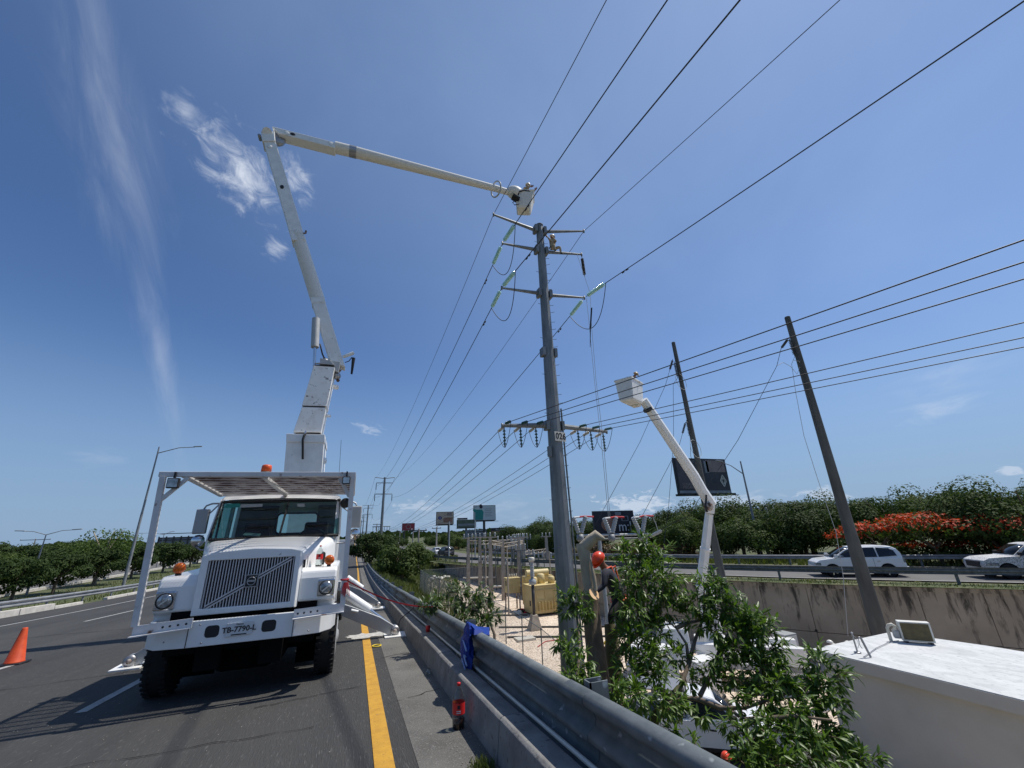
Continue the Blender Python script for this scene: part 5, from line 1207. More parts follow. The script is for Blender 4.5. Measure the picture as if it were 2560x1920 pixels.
# worker in the tree, bending to the saw cut
Y0 = 8.5
J = {}
for n_, px, py, dy in (('head', 1497, 1401, -.05), ('neck', 1508, 1415, 0), ('chest', 1526, 1440, .04), ('spine', 1542, 1474, .06), ('pelvis', 1550, 1505, .06), ('shL', 1513, 1431, -.2), ('elL', 1511, 1464, -.3), ('wrL', 1488, 1481, -.28), ('shR', 1530, 1428, .22), ('elR', 1508, 1466, .25), ('wrR', 1486, 1478, .05),
                       ('hipL', 1544, 1512, -.06), ('knL', 1526, 1540, -.16), ('anL', 1532, 1580, -.05), ('toL', 1518, 1587, -.12), ('hipR', 1556, 1512, .16), ('knR', 1546, 1545, .12), ('anR', 1548, 1580, .15), ('toR', 1534, 1587, .12)):
    J[n_] = at(px, py, Y0+dy)
person('worker in a dark blue shirt and orange helmet leaning at the cut tree trunk', J, M['navy'], M['black_cloth'], M['helmet_orange'], face=(-.75, -.15, -.62), straps=M['orange'], gloves=M['black_cloth'], s=1.18)
# standing people elsewhere
def stand(label, base, fdir, shirt, trousers, helmet, group=None, bend=0.0):
    c = Vector(base); f = Vector(fdir).normalized(); r = Vector((f.y, -f.x, 0))
    def q(a, b_, z): return c+r*a+f*b_+Vector((0, 0, z))
    J = dict(pelvis=q(0, 0, .95), spine=q(0, .02+bend*.1, 1.12), chest=q(0, .02+bend*.3, 1.33), neck=q(0, .03+bend*.42, 1.5), head=q(0, .05+bend*.55, 1.64), shL=q(-.19, .02+bend*.35, 1.42), elL=q(-.26, .0+bend*.35, 1.15), wrL=q(-.24, .14+bend*.4, .92),
             shR=q(.19, .02+bend*.35, 1.42), elR=q(.26, .02+bend*.35, 1.15), wrR=q(.22, .18+bend*.4, .96), hipL=q(-.1, 0, .9), knL=q(-.11, .03, .5), anL=q(-.11, 0, .09), toL=q(-.13, .15, .04), hipR=q(.1, 0, .9), knR=q(.12, .05, .5), anR=q(.11, .02, .09), toR=q(.13, .17, .04))
    return person(label, J, shirt, trousers, helmet, face=tuple(f), group=group, loc=base)
stand('worker with a yellow helmet standing in the yard behind the cut trunk', Vector((13.2, 21.9, YARD+.02)), (-.5, -.8, 0), M['navy'], M['navy'], M['helmet_yellow'])
stand('worker in a white helmet and dark vest beside the white building, at left', (22.75, 16.6, YARD+.02), (.3, -1, 0), M['black_cloth'], M['navy'], M['helmet_white'], 'workers behind the white building')
stand('worker in a white helmet half hidden behind the white roof edge', (23.3, 16.1, YARD+.02), (.4, -1, 0), M['greyshirt'], M['navy'], M['helmet_white'], 'workers behind the white building')
hb_ = ray(1813, 1884)*10.35
stand('worker standing by the yard fence, only an orange helmet showing over the guard rail', hb_-Vector((0, 0, 1.76)), (.7, .5, 0), M['greyshirt'], M['navy'], M['helmet_orange'])

# ================================================================ THE SECOND BUCKET TRUCK IN THE YARD
t2 = thing('bucket_truck', 'white truck parked in the yard under the tree with its white boom raised', 'truck', (17.0, 20.2, YARD))
G0 = YARD+.02
b = MB(); b.box(11.95, 14.05, 4.6, 6.0, G0+.75, G0+1.55); b.build('hood', W, t2, bevel=.08)
b = MB(); b.box(12.45, 13.55, 4.57, 4.62, G0+.8, G0+1.42); g2 = b.build('grille', M['navy_dark'], t2)
for k in range(7): z = G0+.86+.085*k; MB().box(12.45, 13.55, 4.545, 4.57, z-.018, z+.018).build('grille_bar', M['chrome'], g2)
for x in (12.2, 13.8): MB().lathe((x, 4.585, G0+1.1), (0, -1, 0), [(0, .13), (.04, .1)], 14).build('headlight', M['lens'], t2)
MB().box(11.9, 14.1, 4.4, 4.58, G0+.45, G0+.7).build('bumper', W, t2, bevel=.03)
b = MB(); b.hexa([(11.95, 6.0, G0+.6), (14.05, 6.0, G0+.6), (14.05, 7.7, G0+.6), (11.95, 7.7, G0+.6), (12.0, 6.0, G0+1.55), (14.0, 6.0, G0+1.55), (14.0, 7.7, G0+1.55), (12.0, 7.7, G0+1.55)])
b.hexa([(12.0, 6.0, G0+1.55), (14.0, 6.0, G0+1.55), (14.0, 7.7, G0+1.55), (12.0, 7.7, G0+1.55), (12.12, 6.5, G0+2.4), (13.88, 6.5, G0+2.4), (13.88, 7.65, G0+2.4), (12.12, 7.65, G0+2.4)]); b.build('cab', W, t2, bevel=.05)
MB().hexa([(12.1, 6.01, G0+1.6), (13.9, 6.01, G0+1.6), (13.9, 6.05, G0+1.6), (12.1, 6.05, G0+1.6), (12.2, 6.44, G0+2.3), (13.8, 6.44, G0+2.3), (13.8, 6.48, G0+2.3), (12.2, 6.48, G0+2.3)]).build('windshield', M['glass_dark'], t2)
MB().hexa([(11.985, 6.35, G0+1.62), (12.0, 6.35, G0+1.62), (12.0, 7.3, G0+1.62), (11.985, 7.3, G0+1.62), (12.07, 6.65, G0+2.28), (12.09, 6.65, G0+2.28), (12.09, 7.3, G0+2.28), (12.07, 7.3, G0+2.28)]).build('side_window', M['glass_dark'], t2)
b = MB(); b.box(11.9, 14.1, 7.9, 12.8, G0+.8, G0+1.05); b.build('deck', M['grey'], t2)
for x0, x1 in ((11.9, 12.4), (13.6, 14.1)):
    for y0, y1 in ((7.95, 9.5), (10.6, 12.7)): MB().box(x0, x1, y0, y1, G0+.7, G0+1.8).build('tool_locker', W, t2, bevel=.03)
for y in (5.4, 11.0, 12.1):
    for x, o in ((12.1, -1), (13.9, 1)): wheel(x, y, G0+.48, .48, .28, t2, o)
for x in (11.75, 14.25): MB().tube([(x, 6.2, G0+1.5), (x, 6.2, G0+2.1)], .09, 8).build('side_mirror', M['chrome'], t2)
MB().lathe((13, 8.9, G0+1.05), (0, 0, 1), [(0, .6), (.5, .5), (2.6, .42), (3.2, .38)], 14).build('turret', W, t2)
TH2 = R(-130.5); TB = Vector((18.1, 19.3, 0))
Mx = Matrix.Translation(TB) @ Matrix.Rotation(TH2, 4, 'Z') @ Matrix.Translation((-13, -8.9, 0))
for ch in t2.children_recursive: ch.data.transform(Mx)
def P2(px, py, Y): return at(px, py, Y)
A0, A1, A2, A3 = P2(1752, 1460, 19.2), P2(1773, 1285, 18.2), P2(1769, 1252, 18.0), P2(1608, 1000, 17.4)
b = MB(); b.tube([Vector((18.1, 19.3, G0+3.1)), A0], [.38, .28], 12); b.build('boom_base', W, t2)
MB().tube([A0, P2(1763, 1375, 18.7)], [.25, .235], 8, smooth=False).build('lower_boom', W, t2)
MB().tube([P2(1763, 1376, 18.7), P2(1763.5, 1370, 18.65)], .265, 12).build('boom_collar', W, t2)
MB().tube([P2(1763, 1374, 18.7), A1], [.23, .21], 8, smooth=False).build('lower_boom', W, t2)
b = MB(); b.hexa([P2(1763, 1283, 17.9), P2(1786, 1285, 17.9), P2(1786, 1285, 18.4), P2(1763, 1283, 18.4), P2(1775, 1245, 17.8), P2(1788, 1266, 17.8), P2(1788, 1266, 18.3), P2(1775, 1245, 18.3)]); b.build('elbow', W, t2, bevel=.02)
MB().sphere(P2(1771, 1266, 17.9), .24, 10, 8).build('elbow_joint', M['rust'], t2)
MB().tube([P2(1766, 1238, 17.7), P2(1764, 1262, 17.6), P2(1768, 1280, 17.7)], .05, 6).build('hydraulic_hose', M['hose'], t2)
MB().tube([P2(1779, 1262, 18.05), P2(1755, 1226, 17.97), P2(1735, 1190, 17.9), A3], [.29, .28, .28, .24], 8, smooth=False).build('upper_boom', W, t2)
MB().obox(P2(1619, 1022, 15.45), (.16, .1, -.1), (0, .2, .0), (.02, .0, .12)).build('boom_latch', M['rust'], t2) if False else None
MB().tube([P2(1622, 1027, 17.45), P2(1618, 1020, 17.43)], .262, 8, smooth=False).build('boom_band', M['ink'], t2)
# its bucket
BC = P2(1575, 978, 17.3); fw = Vector((.86, .5, 0)); sdw = Vector((-.5, .86, 0))
def q3(a, b_, z): return BC+fw*a+sdw*b_+Vector((0, 0, z))
v = []
for z, w, d_ in ((-.66, .56, .32), (-.58, .64, .38), (.42, .72, .46), (.48, .76, .5), (.55, .76, .5)): v += [q3(-w, -d_, z), q3(w, -d_, z), q3(w, d_, z), q3(-w, d_, z)]
f = [(3, 2, 1, 0)]+[(i*4+k, i*4+(k+1) % 4, i*4+4+(k+1) % 4, i*4+4+k) for i in range(4) for k in range(4)]
bk = MB().add(v, f).build('bucket', M['boom'], t2, solid=.04, bevel=.03)
b = MB(); b.add([], []); b.obox(q3(.74, 0, .12), fw*.22, sdw*.3, Vector((0, 0, .27))); b.build('control_box', M['boom'], bk, bevel=.04)
MB().obox(q3(.55, 0, -.55), fw*.2, sdw*.22, Vector((0, 0, .22))).build('bucket_mount', M['fibre'], t2, bevel=.04)
MB().tube([q3(-.3, -.1, .5), q3(-.32, -.1, .72), q3(-.38, -.1, .7)], .02, 6).build('control_lever', M['hose'], bk)
c = BC+fw*.18+Vector((0, 0, -.05))
person('worker with a tan helmet leaning over the edge of the far bucket', dict(pelvis=c+Vector((0, 0, .42)), spine=c+Vector((.04, -.04, .6)), chest=c+Vector((.1, -.1, .78)), neck=c+Vector((.2, -.18, .9)), head=c+Vector((.28, -.22, 1.02)),
    shL=c+Vector((-.06, -.22, .84)), elL=c+Vector((-.2, -.35, .62)), wrL=c+Vector((-.05, -.4, .5)), shR=c+Vector((.25, .02, .82)), elR=c+Vector((.36, -.2, .64)), wrR=c+Vector((.3, -.36, .55)),
    hipL=c+Vector((-.1, 0, .36)), knL=c+Vector((-.1, -.03, .0)), anL=c+Vector((-.1, 0, -.45)), toL=c+Vector((-.1, -.12, -.5)), hipR=c+Vector((.1, 0, .36)), knR=c+Vector((.1, -.03, .0)), anR=c+Vector((.1, 0, -.45)), toR=c+Vector((.1, -.12, -.5))),
    M['greyshirt'], M['khaki'], mat('helmet_tan', (.55, .42, .24), .4), face=(.5, -.7, -.6))

# ================================================================ YARD
def wb(name, label, cat, loc, group=None): return thing(name, label, cat, loc, group)
# white flat-roofed building
bl = wb('white_building', 'white flat-roofed block building at the lower right', 'building', (19, 6, YARD))
RZ = -4.0
r0 = [(14.42, 11.2), (14.5, -6.0), (19.9, -6.0), (19.3, 8.9), (18.83, 11.32)]
b = MB(); b.prism([(14.62, 11.02, YARD), (14.7, -5.8, YARD), (19.2, -5.8, YARD), (19.05, 9.0, YARD), (18.65, 11.1, YARD)], (0, 0, RZ-.32-YARD)); b.build('wall', M['stucco'], bl)
b = MB(); b.prism([(x, y, RZ-.32) for x, y in r0], (0, 0, .30)); b.build('roof_slab', M['stucco'], bl)
b = MB(); b.prism([(x+(.02 if x < 16 else -.02), y+(-.02 if y > 0 else .02), RZ-.02) for x, y in r0], (0, 0, .025)); b.build('roof', M['roof'], bl)
# window opening on the wall towards the yard side, seldom seen
ac = wb('air_conditioner', 'pale condenser unit standing on the white roof', 'air conditioner', (17.8, 9.9, RZ))
zc = RZ+.02
p0 = onz(2259, 1606, zc); p1 = onz(2312, 1610, zc); d = (p1-p0); d.z = 0; L_ = d.length; d.normalize(); n_ = Vector((-d.y, d.x, 0))
hh = .58; dp = .30
def qa(a, b_, z): return p0+d*a+n_*b_+Vector((0, 0, z))
LW = .82; 
b = MB(); b.obox(qa(LW/2, dp/2, hh/2+.04), d*LW/2, n_*dp/2, Vector((0, 0, hh/2))); cas = b.build('casing', M['ac_white'], ac, bevel=.012)
b = MB(); b.obox(qa(LW/2+.0, -.006, hh/2+.04), d*(LW/2-.05), n_*.01, Vector((0, 0, hh/2-.05))); coil = b.build('coil', M['ac_coil'], ac)
for k in range(9): a = .08+(LW-.16)*k/8; MB().obox(qa(a, -.02, hh/2+.04), d*.004, n_*.004, Vector((0, 0, hh/2-.05))).build('guard_wire', M['ac_coil'], coil)
for k in range(7): z = .1+(hh-.12)*k/6; MB().obox(qa(LW/2, -.022, z+.02), d*(LW/2-.05), n_*.004, Vector((0, 0, .004))).build('guard_wire', M['ac_coil'], coil)
MB().obox(qa(LW+.004, dp/2, hh/2+.04), d*.004, n_*(dp/2-.06), Vector((0, 0, hh/2-.06))).build('side_grille', M['board_frame'], ac)
MB().obox(qa(-.1, dp*.6, .2), d*.09, n_*.1, Vector((0, 0, .12))).build('valve_cover', M['grey'], ac, bevel=.03)
for a in (.1, LW-.1): MB().obox(qa(a, dp/2, .02), d*.04, n_*dp/2, Vector((0, 0, .02))).build('foot', M['ink'], ac)
pp = onz(2228, 1602, zc)
tag(MB().tube([pp, pp+Vector((0, 0, .38)), pp+d*.05+Vector((0, 0, .47)), pp+d*.14+Vector((0, 0, .5)), pp+d*.24+Vector((0, 0, .45)), qa(-.16, dp*.5, .3)], .05, 10).build('pipe', M['pvc']), 'pale bent pipe coming out of the roof beside the condenser', 'pipe')
pc = onz(2144, 1631, zc)
cp = wb('conduit_stub', 'thin grey conduit standing on the roof with loose wires', 'conduit', pc)
MB().tube([pc, pc+Vector((-.02, 0, .5))], .025, 8).build('tube', M['steel'], cp); MB().lathe(pc, (0, 0, 1), [(0, .1), (.02, .09)], 12).build('base_plate', M['steel'], cp); MB().sphere(pc+Vector((-.02, 0, .53)), .035, 8, 6).build('cap', M['grey'], cp)
MB().tube([pc+Vector((-.02, 0, .5)), pc+Vector((.1, 0, .4)), pc+Vector((.16, 0, .2)), pc+Vector((.06, 0, .1))], .006, 5).build('loose_wire', M['steel'], cp)
pc = onz(2177, 1643, zc)
cp = wb('conduit_stub', 'thicker grey conduit on the roof with a hooked top', 'conduit', pc)
MB().tube([pc, pc+Vector((-.05, .1, .5))], .032, 8).build('tube', M['steel'], cp); MB().tube([pc+Vector((-.05, .1, .5)), pc+Vector((-.1, .1, .53)), pc+Vector((-.17, .1, .48)), pc+Vector((-.18, .1, .3)), pc+Vector((-.12, .1, .22))], .01, 5).build('hook', M['steel'], cp)
tag(MB().tube([pc+Vector((-.25, .05, .02)), onz(2190, 1620, zc+.02), onz(2225, 1604, zc+.02), qa(-.1, .1, .02)], .012, 5).build('cable', M['steel']), 'grey cable lying on the white roof between the conduit and the condenser', 'cable')

def heap(name, label, cat, c, r, m, n_=9, seed=1):
    rs = random.Random(seed); b = MB()
    for k in range(n_): b.sphere((c[0]+rs.uniform(-r, r), c[1]+rs.uniform(-r, r)*.8, c[2]+rs.uniform(0, .15)), rs.uniform(.12, .28), 7, 5, (rs.uniform(.8, 1.5), rs.uniform(.8, 1.3), rs.uniform(.5, .9)))
    return tag(b.build(name, m), label, cat)
# yellow transformers
def transformer(x0, x1, y0, y1, h, label, legs=0.0):
    k = kf((y0+y1)/2); x0, x1, y0, y1, h, legs = x0*k, x1*k, y0*k, y1*k, h*k, legs*k; G1 = yz((y0+y1)/2)+.02
    t = wb('transformer', label, 'transformer', ((x0+x1)/2, (y0+y1)/2, G1)); z0 = G1+legs
    tk = MB().box(x0, x1, y0, y1, z0+.12, z0+h).build('tank', M['cream'], t, bevel=.03)
    MB().box(x0-.05, x1+.05, y0-.05, y1+.05, z0+h, z0+h+.07).build('tank_cover', M['cream'], t)
    for k in range(3):
        zz = z0+.12+(h-.2)*(.12+.38*k); MB().box(x0-.03, x1+.03, y0-.05, y0-.002, zz-.03, zz+.03).build('stiffener', M['cream'], tk)
    for k in range(4):
        xx = x0+(x1-x0)*(k+.5)/4; MB().box(xx-.03, xx+.03, y0-.07, y0-.002, z0+.2, z0+h-.1).build('stiffener', M['cream'], tk)
    MB().box(x0-.006, x0, y0+.3, y0+.6, z0+.7, z0+1.1).build('nameplate', M['ink'], tk)
    if legs:
        for x in (x0+.06, x1-.06):
            for y in (y0+.06, y1-.06): MB().box(x-.05, x+.05, y-.05, y+.05, G1, z0+.12).build('leg', M['rust'], t)
    else: MB().box(x0+.1, x1-.1, y0+.1, y1-.1, G1, z0+.12).build('skid', M['ink'], t)
    return t, tk, z0+h
KT = kf(40.5); GT = yz(40.5*KT)+.02
t, tk, zt = transformer(16.3, 19.9, 39.4, 41.6, 2.45, 'big cream yellow transformer in the yard left of the main pole')
for x, y, r, h in ((17.0, 40.4, .3, .5), (17.9, 40.8, .35, .7), (18.8, 40.3, .3, .5)): MB().lathe((x*KT, y*KT, zt+.07), (0, 0, 1), [(0, r), (h, r*.95), (h+.08, r*.6)], 14).build('turret_bushing', M['cream'], t)
MB().box(16.6*KT, 19.6*KT, 41.7*KT, 42.6*KT, GT+.5, zt+.6).build('radiator', M['cream'], t)
MB().tube([(16.8*KT, 41.9*KT, zt+.85), (19.2*KT, 41.9*KT, zt+.85)], .29, 14).build('conservator', M['cream'], t)
for k in range(8): MB().box((16.9+.32*k)*KT, (16.95+.32*k)*KT, 39.1*KT, 39.38*KT, GT+.35, GT+1.0).build('cooling_fin', M['cream'], t)
t, tk, zt = transformer(15.15, 16.5, 42.9, 43.9, 1.45, 'small cream yellow transformer on rusty legs beside the big one', 1.45)
for k in range(5): MB().lathe((15.35*kf(43.4)+.21*k, 43.4*kf(43.4), zt+.07), (0, 0, 1), [(0, .05), (.25, .05), (.3, .02)], 8).build('bushing', M['insul_white'], t)
t, tk, zt = transformer(21.2, 23.4, 36.5, 38.2, 2.3, 'cream yellow transformer half hidden behind the main pole')
# pedestal arrester
KP = kf(34.4)
def ps(o):
    for c_ in o.children_recursive: c_.data.transform(Matrix.Scale(KP, 4))
ap = wb('instrument_pedestal', 'grey post with porcelain top on a tapered concrete foot in the yard', 'pedestal', (14.34, 34.41, YARD))
b = MB(); b.hexa([(13.85, 34.0, G0), (14.85, 34.0, G0), (14.85, 34.9, G0), (13.85, 34.9, G0), (14.12, 34.2, G0+1.05), (14.58, 34.2, G0+1.05), (14.58, 34.65, G0+1.05), (14.12, 34.65, G0+1.05)]); b.build('concrete_foot', M['con_post'], ap, bevel=.02)
MB().lathe((14.35, 34.42, G0+1.05), (0, 0, 1), [(0, .13), (2.25, .13)], 12).build('column', M['board_frame'], ap)
MB().lathe((14.35, 34.42, -4.25), (0, 0, 1), [(0, .2), (.05, .3), (.35, .3), (.45, .12), (.6, .1)], 14).build('housing', M['insul_sw'], ap)
MB().lathe((14.35, 34.42, -3.65), (0, 0, 1), [(k*.06, .14+(.05 if k % 2 else 0)) for k in range(20)], 12, False).build('porcelain', M['insul_sw'], ap)
MB().lathe((14.35, 34.42, -2.47), (0, 0, 1), [(0, .22), (.04, .25), (.28, .25), (.32, .2)], 14).build('cap', M['insul_white'], ap)
ps(ap); ap.location = Vector((14.34*KP, 34.41*KP, YARD*KP)); ap['_base'] = tuple(ap.location)
for c_ in ap.children: c_.matrix_parent_inverse = Matrix.Translation(-ap.location)
# concrete lattice posts with insulators and bus bars
posts = [(17.1, 49.8, -1.14), (14.6, 46.8, -.66), (17.0, 59.4, -.76), (25.3, 64.8, -1.1), (26.9, 72.8, -1.3), (15.6, 60.5, -.8), (20.2, 52.5, -1.0), (22.6, 57.0, -1.0), (28.5, 62, -1.1)]
olab = ['nearest thick concrete post in the switch yard', 'leftmost of the near thick concrete posts', 'concrete post behind the pair of near posts', 'concrete post near the right end of the switch yard', 'rearmost concrete post of the switch yard', 'concrete post at the left rear of the switch yard', 'middle concrete post of the switch yard, right of the nearest', 'concrete post right of the middle one in the switch yard', 'rightmost concrete post of the switch yard']
for (x, y, z), lb in zip(posts, olab):
    z *= kf(y); x, y = fl(x, y); YB = yz(y)
    t = wb('concrete_post', lb, 'post', (x, y, YB), 'concrete posts of the switch yard')
    MB().hexa([(x-.2, y-.2, YB), (x+.2, y-.2, YB), (x+.2, y+.2, YB), (x-.2, y+.2, YB), (x-.13, y-.13, z), (x+.13, y-.13, z), (x+.13, y+.13, z), (x-.13, y+.13, z)]).build('shaft', M['con_post'], t)
    for dx in (-.5, 0, .5): MB().lathe((x+dx, y, z+.12), (0, 0, 1), [(0, .05), (.1, .09), (.2, .05), (.3, .09), (.4, .04)], 8).build('insulator', M['insul_sw'], t)
    MB().box(x-.7, x+.7, y-.06, y+.06, z, z+.12).build('cross_arm', M['con_post'], t)
def girder(a, b_, lb):
    o = MB(); A_, B_ = Vector(a)*kf(a[1]), Vector(b_)*kf(b_[1]); n_ = 9
    for dz in (0, -.35): o.tube([A_+Vector((0, 0, dz)), B_+Vector((0, 0, dz))], .04, 5)
    for k in range(n_): o.tube([A_.lerp(B_, k/n_)+Vector((0, 0, 0)), A_.lerp(B_, (k+.5)/n_)+Vector((0, 0, -.35)), A_.lerp(B_, (k+1)/n_)], .022, 4)
    tag(o.build('lattice_girder', M['con_post']), lb, 'girder', 'girders across the switch yard')
girder((14.6, 46.8, -.9), (17.1, 49.8, -1.3), 'lattice girder between the two nearest posts'); girder((17.1, 49.8, -1.4), (20.2, 52.5, -1.3), 'lattice girder from the nearest to the middle post')
girder((20.2, 52.5, -1.3), (22.6, 57, -1.3), 'lattice girder right of the middle post'); girder((15.6, 60.5, -1.1), (17, 59.4, -1.1), 'short rear lattice girder'); girder((22.6, 57, -2.8), (28.5, 62, -2.8), 'low lattice girder at the right of the switch yard')
girder((17, 59.4, -1.2), (25.3, 64.8, -1.3), 'long rear lattice girder')
rs = random.Random(11)
for k in range(18):
    x, y = 14+rs.uniform(0, 8), 41+rs.uniform(0, 13); h = rs.uniform(2.8, 5.0); YB = yz(y)
    t = wb('switch_stand', 'grey switch stand with insulators among the concrete posts', 'switchgear', (x, y, YB), 'switch stands in the switch yard')
    MB().tube([(x, y, YB), (x, y, YB+h)], .06, 6).build('column', M['galv'], t); MB().box(x-.6, x+.6, y-.05, y+.05, YB+h, YB+h+.08).build('beam', M['galv'], t)
    for dx in (-.5, 0, .5): MB().lathe((x+dx, y, YB+h+.08), (0, 0, 1), [(0, .06), (.1, .1), (.2, .06), (.3, .1), (.4, .06), (.5, .1), (.6, .05)], 8).build('insulator', M['insul_sw'], t)
# pale slender lamp columns in the yard
for (x, y, z, lb) in ((16.0, 75.4, 2.0, 'pale slender lightning mast at the back of the yard, left'), (19.5, 71.0, 1.9, 'pale slender lightning mast at the back of the yard, right'), (20.2, 110, 2.2, 'far pale slender mast beyond the yard')):
    tag(MB().tube([(x, y, -5.4 if y < 100 else -4.6), (x, y, z)], [.14, .09], 8).build('mast', M['insul_sw']), lb, 'mast')
for k in range(7):
    x, y = 12.4+rs.uniform(0, 7), 36+rs.uniform(0, 17); YB = yz(y)
    tag(MB().tube([(x, y, YB), (x, y, YB+rs.uniform(4.4, 5.6))], [.08, .055], 6).build('slender_post', M['con_post']), 'slender pale post in the switch yard', 'post', 'slender posts in the switch yard')
heap('rubble_heap', 'heap of pale rubble beyond the back of the yard fence', 'rubble', (11.4, 58.5, yz(58)+.1), 1.4, M['insul_white'], 22, 6)
for i_, (a, b_) in enumerate((((12.4, 50.5), (18, 48.5)), ((13.2, 44), (18.5, 42.5)))): tag(MB().tube([(*a, yz(a[1])+1.1), (*b_, yz(b_[1])+1.1)], .08, 6).build('pipe_rail', M['insul_white']), ['rear', 'front'][i_]+' long white pipe rail across the switch yard', 'pipe')
# chain-link fence round the yard
def fence_panel(a, b_, h, n1, parent, name='chain_mesh', rr=.006):
    a, b_ = Vector(a), Vector(b_); d = b_-a; Ln = d.length; m_ = MB(); k = 0
    s_ = n1
    t = -h
    while t < Ln:
        for sg in (1, -1):
            x0, z0, x1, z1 = t, 0, t+h, h
            if sg < 0: z0, z1 = h, 0
            c0, c1 = max(x0, 0), min(x1, Ln)
            if c1-c0 > .02:
                f0, f1 = (c0-x0)/h, (c1-x0)/h
                p = a+d*(c0/Ln)+Vector((0, 0, z0+(z1-z0)*f0)); q = a+d*(c1/Ln)+Vector((0, 0, z0+(z1-z0)*f1)); m_.tube([p, q], rr, 3, cap=False, smooth=False)
        t += s_
    return stuff(m_.build(name, M['chain'], parent))
fn = wb('chain_link_fence', 'chain-link fence with steel posts round the gravel yard', 'fence', (10.6, 30, YARD))
FPTS = [(8.4, 2.5), (8.35, 6.2), (8.45, 9.8), (8.9, 13.4), (9.5, 17.0), (9.95, 20.6), (10.5, 24.3), (10.75, 27.9), (10.85, 31.4), (10.75, 35.5), (10.6, 39.5), (10.4, 43.5), (10.1, 47.5), (9.85, 51.5), (9.6, 55.5), (9.5, 59.5), (9.45, 63.4), (12.2, 63.3), (15.0, 63.1), (17.8, 62.9)]
FPTS = [fl(x, y) for x, y in FPTS]
for i, (x, y) in enumerate(FPTS):
    MB().tube([(x, y, yz(y)), (x, y, yz(y)+2.25)], .035, 6).build('fence_post', M['galv'], fn)
    if i:
        a, b_ = FPTS[i-1], (x, y)
        MB().tube([(a[0], a[1], yz(a[1])+2.2), (x, y, yz(y)+2.2)], .022, 5).build('top_rail', M['galv'], fn)
        fence_panel((a[0], a[1], yz(a[1])+.05), (x, y, yz(y)+.05), 2.1, .085 if y < 14 else (.16 if y < 30 else .14), fn, rr=.008 if y < 18 else .004 if y < 30 else .008)
# three-phase switch on a frame behind the cut tree
sw = wb('disconnect_switch', 'three-phase switch of slanting grey insulators with red and white blades above the yard', 'switch', (13.5, 20, YARD))
SY = 20.0
fb_ = [at(1466, 1337, SY), at(1530, 1337, SY), at(1605, 1335, SY)]
MB().tube([at(1452, 1339, SY), at(1625, 1335, SY)], .06, 6).build('frame_beam', M['insul_sw'], sw)
MB().tube([at(1455, 1349, SY+.5), at(1620, 1345, SY+.5)], .05, 6).build('frame_beam', M['galv'], sw)
for px in ((1497, 1337), (1612, 1337)):
    p = at(*px, SY+.2); MB().tube([p, Vector((p.x, p.y, YARD))], .1, 8).build('support_post', M['insul_sw'], sw)
def swins(p, q):
    d = q-p; o = MB(); o._lathe(p, d, [(d.length*k/14, .1+(.03 if k % 2 else 0)) for k in range(15)], 8, False); o.build('post_insulator', M['insul_sw'], sw)
for (b0, tl_, b1, tr_) in (((1447, 1333), (1433, 1293), (1453, 1333), (1464, 1291)), ((1525, 1333), (1510, 1295), (1531, 1333), (1540, 1292)), ((1600, 1331), (1582, 1293), (1606, 1331), (1613, 1289))):
    swins(at(*b0, SY), at(*tl_, SY)); swins(at(*b1, SY), at(*tr_, SY))
    x0, y0 = tl_; x1, y1 = tr_
    MB().tube([at(x0+2, y0+1, SY), at(x0+(x1-x0)*.5, y0-.5, SY)], .05, 6).build('blade_white', M['print_white'], sw)
    MB().tube([at(x0+(x1-x0)*.5, y0-.5, SY), at(x1-2, y1, SY), at(x1+20, y1+1, SY)], .045, 6).build('blade_red', M['red'], sw)
    MB().lathe(at((b0[0]+b1[0])/2, b0[1]+3, SY), (0, 0, -1), [(0, .17), (.25, .2), (.35, .12)], 10).build('drive_box', M['galv_far'], sw)
cat_wire('jumper_cable', [at(1632, 1292, SY), at(1640, 1310, SY), at(1645, 1326, SY)], .025, M['wire_pale'], 'pale curved lead at the right end of the three-phase switch', 'cable')
insulator(at(1620, 1343, SY), (at(1641, 1333, SY)-at(1620, 1343, SY)), 1.1, 9, .1, M['insul_sw'], 'insulator', 'grey insulator sticking out right of the three-phase switch')
# equipment seen through the leaves
t = wb('cable_drum', 'white equipment cabinet with louvres in the yard', 'cabinet', (17.6, 18.5, YARD)) if False else None
rs = random.Random(5)
cabs = [('tall white switch cabinet behind the tree leaves', 14.6, 19.2, 1.1, .9, 1.9), ('lower white switch cabinet behind the tree leaves', 16.2, 18.4, 1.3, .9, 1.4), ('grey control cabinet near the retaining wall', 22.6, 18.9, .9, .8, 1.7)]
for lb, x, y, w_, d_, h_ in cabs:
    t = wb('control_cabinet', lb, 'cabinet', (x, y, YARD)); o = MB().box(x-w_/2, x+w_/2, y-d_/2, y+d_/2, G0+.1, G0+h_).build('casing', W if 'white' in lb else M['insul_sw'], t, bevel=.02)
    MB().box(x-w_/2+.06, x+w_/2-.06, y-d_/2-.015, y-d_/2, G0+.2, G0+h_-.1).build('door', M['boom'], t)
    MB().box(x-w_/2, x+w_/2, y-d_/2, y+d_/2, G0, G0+.1).build('plinth', M['con_post'], t)
